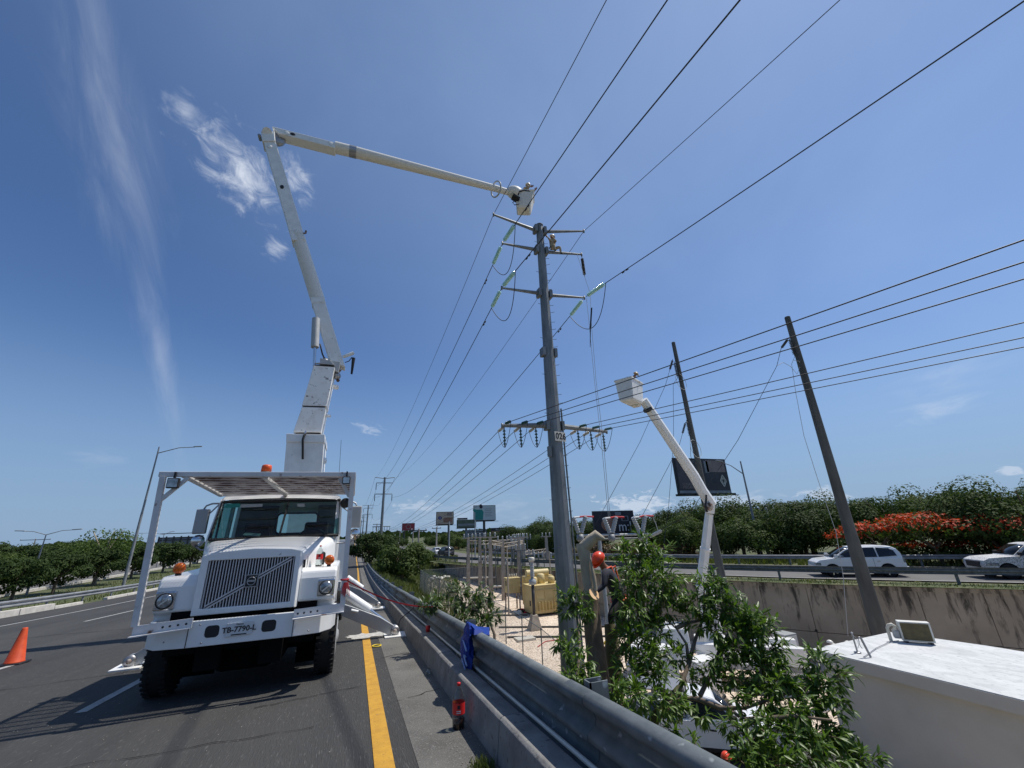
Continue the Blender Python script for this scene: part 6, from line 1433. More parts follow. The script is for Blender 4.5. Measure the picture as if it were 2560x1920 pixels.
# oddments on the gravel
heap('tarp_heap', 'heap of red cloth on the gravel beside the small transformer', 'cloth', (*fl(16.6, 41.8), GT), .45, M['red'], 8, 2)
heap('tarp_heap', 'heap of black bags on the gravel beside the small transformer', 'bag', (*fl(15.9, 42.0), GT), .45, M['black_cloth'], 8, 3)
heap('tarp_heap', 'heap of white sacks on the gravel beside the small transformer', 'sack', (*fl(15.6, 41.1), GT), .35, M['insul_white'], 6, 4)
tag(MB().box(11.1, 12.4, 29.6, 30.5, yz(30), yz(30)+.14).build('slab_cover', M['insul_white']), 'white slab lying on the gravel just inside the fence', 'slab')
tag(MB().tube([(11.9, 28.2, yz(28.2)+.05), (12.8, 29.0, yz(29)+.05), (13.8, 29.0, yz(29)+.05), (14.5, 28.2, yz(28.2)+.05)], .03, 6).build('hose', M['red']), 'red hose lying on the gravel inside the fence', 'hose')
for i, (a, b_) in enumerate((((11.5, 33), (20, 28.5)), ((12, 36.5), (21, 31.5)), ((12.2, 42), (16, 40)))):
    a, b_ = fl(*a), fl(*b_); A_, B_ = Vector((*a, yz(a[1])+.06)), Vector((*b_, yz(b_[1])+.06)); tag(MB().bar(A_, B_, .16, .12).build('trench_cover', M['board_frame']), ['near', 'middle', 'far'][i]+' dark cable trench cover across the gravel', 'cover')
# ================================================================ VEGETATION
def leaf_blade(mb, p, d, up_, L_, W_, droop=.15):
    d = d.normalized(); s_ = d.cross(up_)
    if s_.length < 1e-3: s_ = Vector((1, 0, 0))
    s_.normalize(); n_ = s_.cross(d); o = len(mb.v)
    P = [p, p+d*L_*.35+s_*W_*.5+n_*W_*.12, p+d*L_*.35-s_*W_*.5+n_*W_*.12, p+d*L_*.38-n_*.02*L_, p+d*L_*.75+s_*W_*.3-n_*droop*L_*.45+n_*W_*.1, p+d*L_*.75-s_*W_*.3-n_*droop*L_*.45+n_*W_*.1, p+d*L_*.75-n_*droop*L_*.5, p+d*L_-n_*droop*L_]
    mb.v += [tuple(q) for q in P]
    for f in ((0, 3, 1), (0, 2, 3), (1, 3, 6, 4), (2, 5, 6, 3), (4, 6, 7), (5, 7, 6)): mb.f.append(tuple(i+o for i in f)); mb.sm.append(True)
def rvec(r): 
    while True:
        v = Vector((r.uniform(-1, 1), r.uniform(-1, 1), r.uniform(-1, 1)))
        if .05 < v.length < 1: return v
def leafy(thing_, clumps, leafL, leafW, per, m, twigm, seed, nparts=300, root=None, twig_r=.012):
    """clumps: (centre, radius). Twigs carry sprays of leaves; the nearest leaves are parts of their own."""
    r = random.Random(seed); fol = MB(); tw = MB(); cand = []
    for c, R_ in clumps:
        ns = max(3, int(per*(R_/.4)**2))
        for k in range(ns):
            v = rvec(r); v.z = v.z*.85+.1; tip = c+v*R_; base = c+v*R_*.25+Vector((0, 0, -.12*R_))
            ax = (tip-base); ln = ax.length
            if k % 3 == 0: tw.tube([base, base.lerp(tip, .6), tip], [twig_r*.6, twig_r*.45, .003], 4, cap=False)
            nl = r.randint(6, 9)
            for j in range(nl):
                t = .3+.7*j/(nl-1); p = base+ax*t; side = rvec(r); dr = (ax.normalized()*.75+side*.9+Vector((0, 0, -.35)))
                up_ = Vector((r.uniform(-.5, .5), r.uniform(-.5, .5), 1))
                L_ = leafL*r.uniform(.7, 1.25)
                cand.append((p, dr.normalized(), up_, L_, leafW*r.uniform(.8, 1.2)))
    cand.sort(key=lambda q: q[0].length/q[3])
    big = cand[:nparts*3:3][:nparts]; bigset = set(id(q) for q in big)
    protos = []
    for i in range(4):
        pm = MB(); leaf_blade(pm, Vector((0, 0, 0)), Vector((0, 1, 0)), Vector((0, 0, 1)), 1.0, leafW/leafL*(.85+.1*i), .08+.09*i); protos.append(pm.mesh('leaf', m))
    for q in cand:
        if id(q) in bigset:
            p, d, u, L_, W_ = q; o = link('leaf', protos[r.randint(0, 3)], thing_)
            sx = d.cross(u).normalized(); nz = sx.cross(d)
            mt = Matrix(((sx.x, d.x, nz.x), (sx.y, d.y, nz.y), (sx.z, d.z, nz.z))).to_4x4()
            o.matrix_basis = Matrix.Translation(p) @ mt @ Matrix.Scale(L_, 4)
        else: leaf_blade(fol, *q)
    stuff(fol.build('foliage', m, thing_))
    stuff(tw.build('twigs', twigm, thing_))
def pt(px, py, t): return ray(px, py).normalized()*t

# --- the tree being cut, beyond the near guard rail
tree1 = thing('cut_tree', 'leafy green tree being cut beside the pole, with a sawn pale trunk', 'tree', (5.0, 8.4, -7.2))
T = 9.6
trunkA = [Vector((5.3, 7.6, -7.4)), pt(1512, 1790, 9.3), pt(1497, 1690, 9.45), pt(1484, 1590, 9.55), pt(1478, 1520, 9.6), pt(1477, 1490, 9.6)]
MB().tube(trunkA, [.26, .21, .19, .175, .17, .16], 14).build('trunk', M['bark'], tree1)
MB().tube([pt(1477, 1492, 9.55), pt(1472, 1455, 9.6), pt(1464, 1400, 9.6), pt(1457, 1370, 9.6), pt(1455, 1358, 9.6)], [.10, .135, .125, .14, .13], 12).build('split_trunk', M['bark_pale'], tree1)
MB().tube([pt(1457, 1372, 9.6), pt(1476, 1352, 9.55), pt(1492, 1338, 9.5), pt(1503, 1345, 9.5), pt(1511, 1348, 9.5)], [.13, .12, .11, .06, .03], 10).build('broken_limb', M['bark_pale'], tree1)
b = MB(); b.tube([pt(1476, 1398, 9.45), pt(1484, 1440, 9.45), pt(1490, 1478, 9.4)], [.015, .05, .045], 6); b.build('split_wood', M['bark_pale'], tree1)
cf = MB(); c0 = pt(1485, 1485, 9.38); ax = Vector((.25, -.85, .55)).normalized(); cf._lathe(c0, ax, [(0, .12), (.012, .12)], 16, False); cf.build('cut_face', M['cutwood'], tree1)
trunkB = [Vector((6.0, 8.2, -7.4)), pt(1540, 1760, 9.9), pt(1536, 1680, 10), pt(1530, 1600, 10.0), pt(1524, 1560, 10)]
MB().tube(trunkB, [.2, .17, .15, .14, .11], 12).build('trunk', M['bark_green'], tree1)
CL = [(1585, 1395, 48, 9.6), (1640, 1385, 42, 9.8), (1570, 1372, 26, 9.6), (1610, 1350, 24, 9.7), (1604, 1450, 60, 9.3), (1562, 1480, 34, 9.1), (1660, 1450, 52, 9.5), (1660, 1520, 50, 9.3), (1590, 1530, 52, 9.0), (1640, 1580, 46, 9.2), (1560, 1560, 26, 9.2), (1690, 1490, 34, 9.6),
      (1575, 1600, 40, 8.8), (1620, 1640, 46, 8.7), (1575, 1680, 36, 8.6), (1640, 1690, 44, 8.6), (1690, 1640, 34, 9), (1600, 1740, 42, 8.2), (1660, 1750, 40, 8.3), (1560, 1640, 26, 8.9)]
MB().tube([pt(1530, 1600, 10), pt(1560, 1540, 9.6), pt(1590, 1460, 9.5), pt(1600, 1400, 9.6)], [.07, .05, .035, .015], 8).build('branch', M['bark_green'], tree1)
MB().tube([pt(1534, 1640, 10), pt(1590, 1590, 9.4), pt(1650, 1520, 9.4), pt(1660, 1450, 9.5)], [.06, .045, .03, .012], 8).build('branch', M['bark'], tree1)
leafy(tree1, [(pt(x, y, t), r_*t/F*1.0) for x, y, r_, t in CL], .155, .042, 34, M['leaf'], M['bark'], 21)
# --- the second crown, right of it
tree2 = thing('leafy_tree', 'spreading dark green tree in front of the retaining wall and white building', 'tree', (7.4, 6.2, -7.3))
f1 = pt(1640, 1790, 8.6); f2 = pt(1700, 1720, 8.8)
MB().tube([Vector((6.4, 6.6, -7.4)), pt(1600, 1860, 8.5), f1, pt(1668, 1760, 8.7), f2], [.12, .1, .08, .07, .055], 10).build('trunk', M['bark_green'], tree2)
BR = [[(1668, 1760, 8.7), (1730, 1745, 8.7), (1800, 1765, 8.6), (1870, 1800, 8.4), (1940, 1850, 8.2)], [(1740, 1745, 8.7), (1800, 1770, 8.5), (1860, 1770, 8.6), (1950, 1740, 9), (2040, 1700, 9.4)], [(1700, 1720, 8.8), (1722, 1660, 9), (1716, 1610, 9.1), (1690, 1570, 9.2), (1660, 1545, 9.3)],
      [(1722, 1660, 9), (1738, 1600, 9.2), (1760, 1540, 9.4), (1760, 1480, 9.5)], [(1750, 1740, 8.8), (1775, 1690, 9), (1800, 1620, 9.2), (1840, 1550, 9.4)], [(1860, 1770, 8.6), (1900, 1700, 9), (1905, 1640, 9.2)], [(1690, 1570, 9.2), (1730, 1555, 9.3), (1760, 1550, 9.4)], [(1870, 1800, 8.4), (1980, 1790, 8.6), (2080, 1800, 8.9)]]
for br in BR:
    P = [pt(*q) for q in br]; n = len(P); MB().tube(P, [.034*(1-.8*i/(n-1))+.005 for i in range(n)], 7).build('branch', M['bark'], tree2)
CL = [(1762, 1472, 36, 9.5), (1790, 1450, 26, 9.6), (1745, 1510, 40, 9.4), (1800, 1510, 46, 9.4), (1840, 1530, 44, 9.4), (1735, 1560, 26, 9.3), (1790, 1570, 44, 9.2), (1880, 1545, 38, 9.4), (1900, 1580, 44, 9.3), (1915, 1620, 40, 9.3), (1850, 1600, 48, 9.2), (1800, 1640, 40, 9.0), (1880, 1660, 44, 9.1), (1935, 1665, 30, 9.2),
      (1840, 1690, 40, 8.9), (1770, 1690, 28, 8.8), (1930, 1700, 40, 9.0), (1905, 1740, 40, 8.8), (1965, 1740, 36, 9.0), (1850, 1755, 24, 8.6), (2050, 1655, 32, 9.5), (2075, 1690, 36, 9.5), (2045, 1710, 34, 9.4), (2020, 1760, 36, 9.2), (2080, 1760, 32, 9.3), (1980, 1800, 42, 8.8), (2040, 1820, 40, 9.0), (2080, 1810, 26, 9.2), (1930, 1830, 42, 8.4), (1870, 1850, 40, 8.2), (1990, 1870, 46, 8.5), (1930, 1900, 42, 8.2), (2050, 1890, 44, 8.8), (2125, 1880, 36, 9.2), (2160, 1905, 34, 9.3), (2090, 1850, 22, 9.1), (1820, 1810, 24, 8.4), (1760, 1790, 22, 8.5), (1870, 1910, 34, 8.1),
      (1700, 1760, 26, 8.6), (1720, 1700, 24, 8.9), (1690, 1820, 26, 8.3), (1740, 1870, 24, 8.2)]
leafy(tree2, [(pt(x, y, t), r_*t/F*1.0) for x, y, r_, t in CL], .155, .044, 34, M['leaf'], M['bark'], 33)
# --- low shoots at the foot of the steel pole
sh = thing('leafy_shrub', 'low leafy shoots at the foot of the steel pole behind the guard rail', 'shrub', (3.8, 6.5, -6))
MB().tube([Vector((3.9, 6.6, -5.8)), pt(1440, 1740, 7.8), pt(1425, 1640, 8), pt(1410, 1600, 8)], [.04, .03, .02, .008], 6).build('stem', M['bark'], sh)
MB().tube([pt(1440, 1740, 7.8), pt(1450, 1620, 8.6), pt(1440, 1520, 9.2), pt(1425, 1480, 9.3)], [.03, .025, .02, .008], 6).build('stem', M['bark'], sh)
CL = [(1420, 1625, 32, 7.9), (1445, 1660, 34, 7.8), (1400, 1600, 18, 7.9), (1470, 1690, 26, 7.7), (1425, 1690, 26, 7.6), (1500, 1710, 26, 7.8), (1410, 1490, 24, 9.2), (1440, 1500, 34, 9.2), (1420, 1525, 26, 9.1), (1455, 1535, 30, 9.1), (1540, 1720, 26, 8), (1560, 1760, 28, 7.9), (1440, 1572, 16, 8.8)]
leafy(sh, [(pt(x, y, t), r_*t/F) for x, y, r_, t in CL], .13, .036, 42, M['leaf'], M['bark'], 41, nparts=150)
bu = thing('leafy_shrub', 'pale green shrub leaning over the guard rail left of the blue bag', 'shrub', (2.6, 9.3, -3))
MB().tube([Vector((2.9, 8.9, -4.4)), at(1236, 1585, 8.9), at(1222, 1550, 9.1), at(1190, 1525, 9.2), at(1150, 1515, 9.3), at(1100, 1512, 9.3)], [.035, .03, .025, .02, .015, .008], 6).build('stem', M['bark'], bu)
MB().tube([at(1222, 1550, 9.1), at(1215, 1500, 9.3), at(1195, 1470, 9.4)], [.02, .015, .006], 6).build('stem', M['bark'], bu)
CL = [(1080, 1508, 26, 9.2), (1060, 1518, 18, 9.1), (1105, 1500, 24, 9.3), (1145, 1485, 30, 9.5), (1175, 1505, 34, 9.4), (1165, 1540, 30, 9.2), (1205, 1520, 32, 9.3), (1200, 1555, 34, 9.0), (1235, 1535, 24, 9.2), (1195, 1475, 20, 9.5), (1225, 1490, 22, 9.5), (1165, 1470, 14, 9.6), (1130, 1520, 20, 9.2)]
leafy(bu, [(at(x, y, t), r_*t/F*.98) for x, y, r_, t in CL], .14, .038, 44, M['leaf_bush'], M['bark'], 55, nparts=200)

# --- background trees: a few crowns, copied
def crown_mesh(name, rx, rz_, n, size, m, seed, low=.0, blobs=22):
    r = random.Random(seed); b = MB(); bl_ = []
    for i in range(blobs):
        v = rvec(r); v = v.normalized()*(.45+.5*r.random()); bl_.append((Vector((v.x*rx, v.y*rx, low+rz_*(1+v.z*.95))), r.uniform(.24, .42)*rx))
    for k in range(n):
        c, R_ = bl_[r.randint(0, blobs-1)]; v = rvec(r).normalized(); v.z = v.z*.8+.12; p = c+v*R_*r.uniform(.72, 1.08)
        nn = (v+rvec(r)*.7+Vector((0, 0, .3))).normalized(); a = nn.cross(rvec(r)).normalized(); c2 = nn.cross(a); s_ = size*r.uniform(.5, 1.3)
        o = len(b.v); b.v += [tuple(p+a*s_), tuple(p+c2*s_*.5), tuple(p-a*s_), tuple(p-c2*s_*.55)]; b.f.append((o, o+1, o+2, o+3)); b.sm.append(False)
    return b.mesh(name, m)
def trunk_mb(h, r0, seed, spread=1.2):
    r = random.Random(seed); b = MB(); x = 0; P = [Vector((0, 0, -.4)), Vector((r.uniform(-.1, .1), 0, h*.5)), Vector((r.uniform(-.2, .2), r.uniform(-.2, .2), h))]
    b.tube(P, [r0, r0*.8, r0*.6], 8)
    for k in range(5):
        a = 2*pi*k/5+r.random(); q = P[2]+Vector((cos(a)*spread, sin(a)*spread, h*.9)); b.tube([P[1].lerp(P[2], r.uniform(.5, 1)), (P[2]+q)/2+Vector((0, 0, .1)), q], [r0*.5, r0*.35, r0*.12], 6)
    return b
def tree_proto(kind, label, rx, rz_, low, n, size, m, th, seed, group, blobs=22, bark='bark'):
    t = thing('tree', label, 'tree', (0, 0, 0), group)
    trunk_mb(th, .16+.02*rx, seed, rx*.45).build('trunk', M[bark], t)
    link('crown', crown_mesh('crown', rx, rz_, n, size, m, seed+1, low, blobs), t)
    return t
PR = {}
GR = 'trees beyond the far carriageway'; GL = 'trees along the service road on the left'; GF = 'distant trees on the plain'
PR['a'] = tree_proto('a', 'dense dark green tree beyond the far carriageway', 4.0, 2.5, .5, 12000, .145, M['leaf_a'], 2.6, 101, GR, 26)
PR['b'] = tree_proto('b', 'mid green bushy tree beyond the far carriageway', 3.6, 2.2, .4, 11000, .14, M['leaf_b'], 2.0, 202, GR, 24)
PR['c'] = tree_proto('c', 'tall broad tree behind the nearer roadside trees', 4.8, 2.6, 1.3, 19000, .135, M['leaf_b'], 3.0, 303, GR, 30)
PR['d'] = tree_proto('d', 'low brownish shrub beyond the far carriageway', 2.4, .8, .0, 3000, .15, M['leaf_brown'], 1.0, 404, GR, 16)
PR['e'] = tree_proto('e', 'dark round-headed tree along the service road', 3.6, 2.0, 1.4, 6500, .2, M['leaf_a'], 2.2, 505, GL, 24)
PR['f'] = tree_proto('f', 'mid green tree along the service road', 3.9, 2.2, 1.0, 6500, .2, M['leaf_b'], 2.2, 606, GL, 24)
PR['g'] = tree_proto('g', 'tall pale feathery tree standing above the others at left', 4.2, 2.0, 3.4, 3000, .18, M['leaf_c'], 4.0, 707, None, 26, 'bark_pale')
PR['h'] = tree_proto('h', 'distant tree on the plain', 5.5, 2.5, .3, 2600, .42, M['leaf_b'], 2.0, 808, GF, 20)
PR['i'] = tree_proto('i', 'distant darker tree on the plain', 5.0, 2.7, .2, 2600, .42, M['leaf_a'], 2.0, 909, GF, 20)
used = set()
def clear(x, y):
    px = proj(Vector((x, y, -2)))[0]; return not (1440 < px < 1640 and 30 < y < 62)
def put(k, x, y, z, sc=1.0, rz=None, label=None, group=None):
    p = PR[k]; rz = rnd.uniform(0, 6.28) if rz is None else rz
    if k not in used:
        used.add(k); p.location = (x, y, z); p.rotation_euler = (0, 0, rz); p.scale = (sc,)*3 if not isinstance(sc, tuple) else sc; o = p
    else: o = copy_tree(p, (x, y, z), rz, sc)
    if label: o['label'] = label
    if group is not None: o['group'] = group
    return o
FLX, FLY = 40.4, 19.4
OUT = froff(0, 0, 0, 70); acO = [0]
for a, b_ in zip(OUT, OUT[1:]): acO.append(acO[-1]+(b_-a).length)
def along(s, off):
    p, d = walong(OUT, acO, s); n_ = Vector((d.y, -d.x, 0)).normalized(); return p+n_*off
rs = random.Random(77)
s = 4.0
while s < 105:
    p = along(s, rs.uniform(14.5, 17.5))
    if (p.xy-Vector((FLX, FLY))).length > 7.5 and clear(p.x, p.y): put(rs.choice('aabb'), p.x, p.y, p.z-.3, rs.uniform(.72, .95))
    p = along(s+2.5, rs.uniform(21, 26))
    if (p.xy-Vector((FLX, FLY))).length > 6 and clear(p.x, p.y): put(rs.choice('abca'), p.x, p.y, p.z-.3, rs.uniform(.85, 1.02))
    if rs.random() < .8:
        p = along(s+1, rs.uniform(12.8, 14))
        if (p.xy-Vector((FLX, FLY))).length > 7.5: put('d', p.x, p.y, p.z-.1, rs.uniform(.6, 1.1))
    s += rs.uniform(4.6, 6.2)
for px, py, t_, sc, k, lb in ((2470, 1330, 49, .84, 'c', 'tall broad tree at the right edge, behind the red-flowering tree'), (2590, 1330, 46, .88, 'c', 'tallest broad tree, cut by the right edge of the frame'), (2230, 1330, 54, .92, 'c', 'tall tree just behind the left half of the red-flowering tree'), (1990, 1330, 58, .86, 'c', 'broad tree behind the tallest bare pole'), (1760, 1340, 60, .98, 'c', 'broad dark tree behind the boom elbow of the yard truck'), (1650, 1345, 62, .98, 'a', 'dark tree right of the three-phase switch')):
    q = ray(px, py); q = q*(t_/q.xy.length); put(k, q.x, q.y, -3.8, sc, label=lb, group='')
fl = thing('flame_tree', 'low spreading tree covered in red-orange blossom behind the white cars', 'tree', (FLX, FLY, -3.55))
for k, (dx, dy) in enumerate(((-1.6, 3.0), (0, 0), (1.5, -3.0))): 
    tm = trunk_mb(1.2, .16, 60+k, 1.6); tm.v = [(x+FLX+dx, y+FLY+dy, z-3.5) for x, y, z in tm.v]; tm.build('trunk', M['bark'], fl)
r = random.Random(8); bg_ = MB(); bo = MB(); blobs = []
for i in range(46):
    u = r.uniform(-1, 1); wv = r.uniform(-1, 1); blobs.append((Vector((FLX+u*2.2+wv*1.5, FLY-u*4.9+wv*.9, -3.4+(1.3+1.9*(1-u*u*.55)*r.uniform(.45, 1)))), r.uniform(.8, 1.25)))
for i in range(26):
    u = r.uniform(-1.15, 1.15); wv = r.uniform(-1, 1); blobs.append((Vector((FLX+u*2.2+wv*1.3+1.2, FLY-u*4.9+wv*.8+.4, -3.4+r.uniform(.0, 1.1))), r.uniform(.7, 1.0)))
for k in range(19000):
    c, R_ = blobs[r.randint(0, len(blobs)-1)]; v = rvec(r).normalized(); p = c+Vector((v.x*R_*1.25, v.y*R_*1.25, v.z*R_*.62))*r.uniform(.7, 1.05)
    nn = (v+rvec(r)*.8+Vector((0, 0, .5))).normalized(); a = nn.cross(rvec(r)).normalized(); c2 = nn.cross(a); s_ = .13*r.uniform(.5, 1.3)
    tgt = bo if (v.z > -.1 and r.random() < .7 and p.z > -2.3) else bg_
    o = len(tgt.v); tgt.v += [tuple(p+a*s_), tuple(p+c2*s_*.5), tuple(p-a*s_), tuple(p-c2*s_*.55)]; tgt.f.append((o, o+1, o+2, o+3)); tgt.sm.append(False)
bg_.build('crown', M['leaf_b'], fl); stuff(bo.build('blossom', M['blossom'], fl))
# left row and verge trees
for i in range(15):
    y = 34+i*7.2+rs.uniform(-2, 2); x = -42.5-.04*y+rs.uniform(-2, 1.0); put(rs.choice('eff'), x, y, -4.5, rs.uniform(.72, .98))
    put(rs.choice('fe'), x-9+rs.uniform(-2, 2), y+rs.uniform(-3, 3), -4.5, rs.uniform(.8, 1.1))
for x, y, sc in ((-28.6, 47, .62), (-29.3, 56, .66), (-29.0, 61.5, .7), (-29.4, 70, .75), (-29.5, 80, .8), (-29.8, 92, .85), (-30, 106, .8), (-30.5, 122, .85)): put('e', x, y, -4.45, sc, label='dark small tree beside the service road at left')
q = ray(268, 1345); q = q*(78/q.xy.length); put('g', q.x, q.y, -4.5, .86)
for i in range(26):
    y = 30+i*4.4+rs.uniform(-1.5, 1.5); x = -41.2-.04*y+rs.uniform(-2.5, .5); put('f' if i % 3 else 'e', x, y, -5.6, rs.uniform(.5, .75), label='leafy bush behind the service road at left', group='bushes behind the service road')
# the two bushy trees beside the road ahead
q = at(925, 1390, 72); put('e', q.x, q.y, -4.6, .92, label='bushy dark tree on the verge just right of the road ahead', group=''); q = at(960, 1392, 84); put('e', q.x, q.y, -4.6, .85, label='second bushy tree on the verge, right behind the first', group='')
q = at(1006, 1400, 54); put('f', q.x, q.y, -5.4, .84, label='bushy tree with bare lower branches on the verge left of the yard fence', group='')
q = at(1058, 1400, 74); put('b', q.x, q.y, -5.2, .6, label='low pale bush left of the yard fence', group='')
# distant trees
for i in range(44):
    y = rs.uniform(110, 420); x = rs.uniform(32, 150)*(y/250+.35); put(rs.choice('hi'), x, y, -4.6, rs.uniform(.7, 1.1))
for i in range(34):
    y = rs.uniform(86, 200); x = 24+rs.uniform(0, 62)*(.35+y/200); put(rs.choice('hi'), x, y, -4.6, rs.uniform(.45, .85))
for i in range(26):
    y = 66+i*4.2; p = along(min(acO[-1]-1, 76+i*4.2), rs.uniform(13, 17)); put('d' if i % 2 else 'b', p.x, p.y, p.z-.3, rs.uniform(.5, .8))
for i in range(22):
    y = rs.uniform(150, 420); x = -rs.uniform(60, 260)*(y/300+.3); put(rs.choice('hi'), x, y, -4.6, rs.uniform(.8, 1.15))
for i in range(12):
    y = rs.uniform(170, 420); x = rs.uniform(-6, 8)*(y/300) + (14 if rs.random() < .5 else 22); put(rs.choice('hi'), x+ (0 if y > 150 else 8), y, -4.6, rs.uniform(.4, .65))
wd = MB(); r = random.Random(5)
for k in range(9000):
    a = R(r.uniform(-75, 82)); d_ = r.uniform(430, 1100); x, y = sin(a)*d_, cos(a)*d_
    if abs(x-8) < 14: continue
    z = -5+r.random()**.7*(6.5+3.5*sin(a*19)*cos(a*7))*1.05; s_ = r.uniform(1.6, 3.4); e = Vector((cos(a), -sin(a), 0)); p = Vector((x, y, z)); u = Vector((r.uniform(-.4, .4), r.uniform(-.4, .4), 1))
    o = len(wd.v); wd.v += [tuple(p-e*s_), tuple(p-u*s_*.6), tuple(p+e*s_), tuple(p+u*s_*.6)]; wd.f.append((o, o+1, o+2, o+3)); wd.sm.append(False)
o = stuff(wd.build('woodland', M['leaf_a'])); tag(o, 'far-off line of low dark woodland along the horizon', 'woodland')
ORD = 'first second third fourth fifth sixth seventh eighth ninth tenth eleventh twelfth thirteenth fourteenth fifteenth sixteenth seventeenth eighteenth nineteenth twentieth twenty-first twenty-second twenty-third twenty-fourth twenty-fifth twenty-sixth twenty-seventh twenty-eighth twenty-ninth thirtieth'.split()
byl = {}
for o in bpy.data.objects:
    if o.get('category') == 'tree' and 'plain' not in o['label']: byl.setdefault(o['label'], []).append(o)
for lb, os_ in byl.items():
    if len(os_) > 1:
        os_.sort(key=lambda o: proj(Vector(o.location))[0])
        for i, o in enumerate(os_): o['label'] = lb+', %s of its kind from the left' % ORD[min(i, 29)]
# grass and weeds
gb = MB(); r = random.Random(9)
def blade(x, y, z, h, w):
    a = r.uniform(0, 6.28); e = Vector((cos(a)*w, sin(a)*w, 0)); t_ = Vector((r.uniform(-.5, .5)*h, r.uniform(-.5, .5)*h, h)); o = len(gb.v); p = Vector((x, y, z))
    gb.v += [tuple(p-e), tuple(p+e), tuple(p+t_*.6+e*.7), tuple(p+t_)]; gb.f.append((o, o+1, o+2, o+3)); gb.sm.append(False)
for k in range(26000):                         # slope between our road and the yard
    y = 14+70*r.random()**1.1; x = 2.0+xo(y)+r.random()*(7.0+max(0, y-40)*.22); blade(x, y, ground(x, y)-.02, r.uniform(.15, .6)*(1.3 if r.random() < .1 else 1), r.uniform(.02, .06))
FV = froff(-.5, 0, 0, 58); acV = [0]
for a, b_ in zip(FV, FV[1:]): acV.append(acV[-1]+(b_-a).length)
for k in range(9000):                          # strip on top of the retaining wall
    p, d = walong(FV, acV, r.random()*acV[-1]*.98); n_ = Vector((d.y, -d.x, 0)); p = p+n_*r.uniform(-.75, .75); tall = .5+.5*sin(p.y*1.1)*sin(p.y*.37+1)
    blade(p.x, p.y, p.z-.1, r.uniform(.05, .16)+.3*max(0, tall-.6)*r.random(), r.uniform(.015, .04))
for k in range(9000):                          # outer verge
    p = along(r.random()*100, r.uniform(10.4, 14)); blade(p.x, p.y, p.z-.15, r.uniform(.2, .7), r.uniform(.03, .07))
for k in range(9000):                          # left verge
    y = 14+110*r.random(); x = -18-r.random()*12; blade(x, y, ground(x, y)-.02, r.uniform(.08, .3), r.uniform(.02, .05))
for k in range(1500):                          # weeds in the slot between kerb and rail
    y = 2+r.random()*26; x = 1.66+xo(y)+r.random()*.4; blade(x, y, zr(y)-.1, r.uniform(.08, .3)*(1+.8*sin(y*2.1)*sin(y*.9)), r.uniform(.008, .02))
for k in range(300):
    x, y = 1.2+r.gauss(0, .05), 4.15+r.gauss(0, .08); blade(x, y, zr(y), r.uniform(.02, .09), r.uniform(.004, .012))
o = stuff(gb.build('grass', M['grass'])); tag(o, 'rough grass and weeds on the verges and slope', 'grass')

# ================================================================ BILLBOARDS
def board(label, x0, x1, z0, z1, Y, m, base_z=-4.6, posts=(.5,), pw=.35, rot=0.0):
    t = thing('billboard', label, 'billboard', ((x0+x1)/2, Y, base_z))
    p = MB().box(x0, x1, Y, Y+.25, z0, z1).build('panel', m, t)
    w = .12; b = MB()
    b.box(x0-w, x1+w, Y+.05, Y+.4, z1, z1+w); b.box(x0-w, x1+w, Y+.05, Y+.4, z0-w, z0); b.box(x0-w, x0, Y+.05, Y+.4, z0, z1); b.box(x1, x1+w, Y+.05, Y+.4, z0, z1); b.build('frame', M['board_frame'], t)
    for f in posts:
        x = x0+(x1-x0)*f; MB().tube([(x, Y+.8, base_z), (x, Y+.8, (z0+z1)/2)], pw, 10).build('post', M['board_frame'], t)
    b = MB()
    for f in (.1, .5, .9): b.bar((x0+(x1-x0)*f, Y+.3, z1-.3), (x0+(x1-x0)*f, Y+1.0, z0-.1), .12, .12)
    b.bar((x0-.6, Y-.6, z0-.35), (x1+.6, Y-.6, z0-.35), .5, .08); b.bar((x0, Y+.8, z0-.2), (x1, Y+.8, z0-.2), .35, .3); b.build('catwalk', M['board_frame'], t)
    def patch(name, fx0, fx1, fz0, fz1, mm, k=1):
        return MB().box(x0+(x1-x0)*fx0, x0+(x1-x0)*fx1, Y-.012*k, Y-.012*k+.008, z0+(z1-z0)*fz0, z0+(z1-z0)*fz1).build(name, mm, p)
    def oval(name, fx, fz, rx, rz_, mm, k=1):
        P = [(x0+(x1-x0)*fx+rx*cos(2*pi*i/24), Y-.012*k, z0+(z1-z0)*fz+rz_*sin(2*pi*i/24)) for i in range(24)]; return MB().prism(P, (0, .008, 0)).build(name, mm, p)
    def word(s_, size, fx, fz, mm, k=2, name='lettering', align='CENTER'): return text(s_, size, (x0+(x1-x0)*fx, Y-.012*k-.004, z0+(z1-z0)*fz), (1, 0, 0), (0, 0, 1), mm, name, p, align)
    return t, p, patch, oval, word, (x0, x1, z0, z1, Y)
t, p, patch, oval, word, (x0, x1, z0, z1, Y) = board('big dark billboard with a pale lozenge emblem behind the bare pole', 45.35, 55.5, 4.35, 9.55, 50, M['board_dark'], posts=(.53,), pw=.62)
patch('photo', .60, .97, .62, .97, M['board_skin']); patch('photo', .02, .30, .14, .97, mat('board_side', (.045, .04, .045), .6, col2=(.1, .08, .085), scale=.5)); patch('footer', .0, 1, .0, .075, M['board_grey'])
patch('photo', .38, .8, .30, .58, mat('board_car', (.02, .022, .035), .6, col2=(.05, .05, .065), scale=.6)); patch('photo', .56, .64, .6, .95, M['board_grey'])
word('RENAULT', .62, .07, .255, M['board_skin'], 2, align='LEFT'); word('MEGANE', .62, .07, .16, M['board_skin'], 2, align='LEFT'); word('HECHO PARA', .5, .36, .92, M['board_grey'], 2)
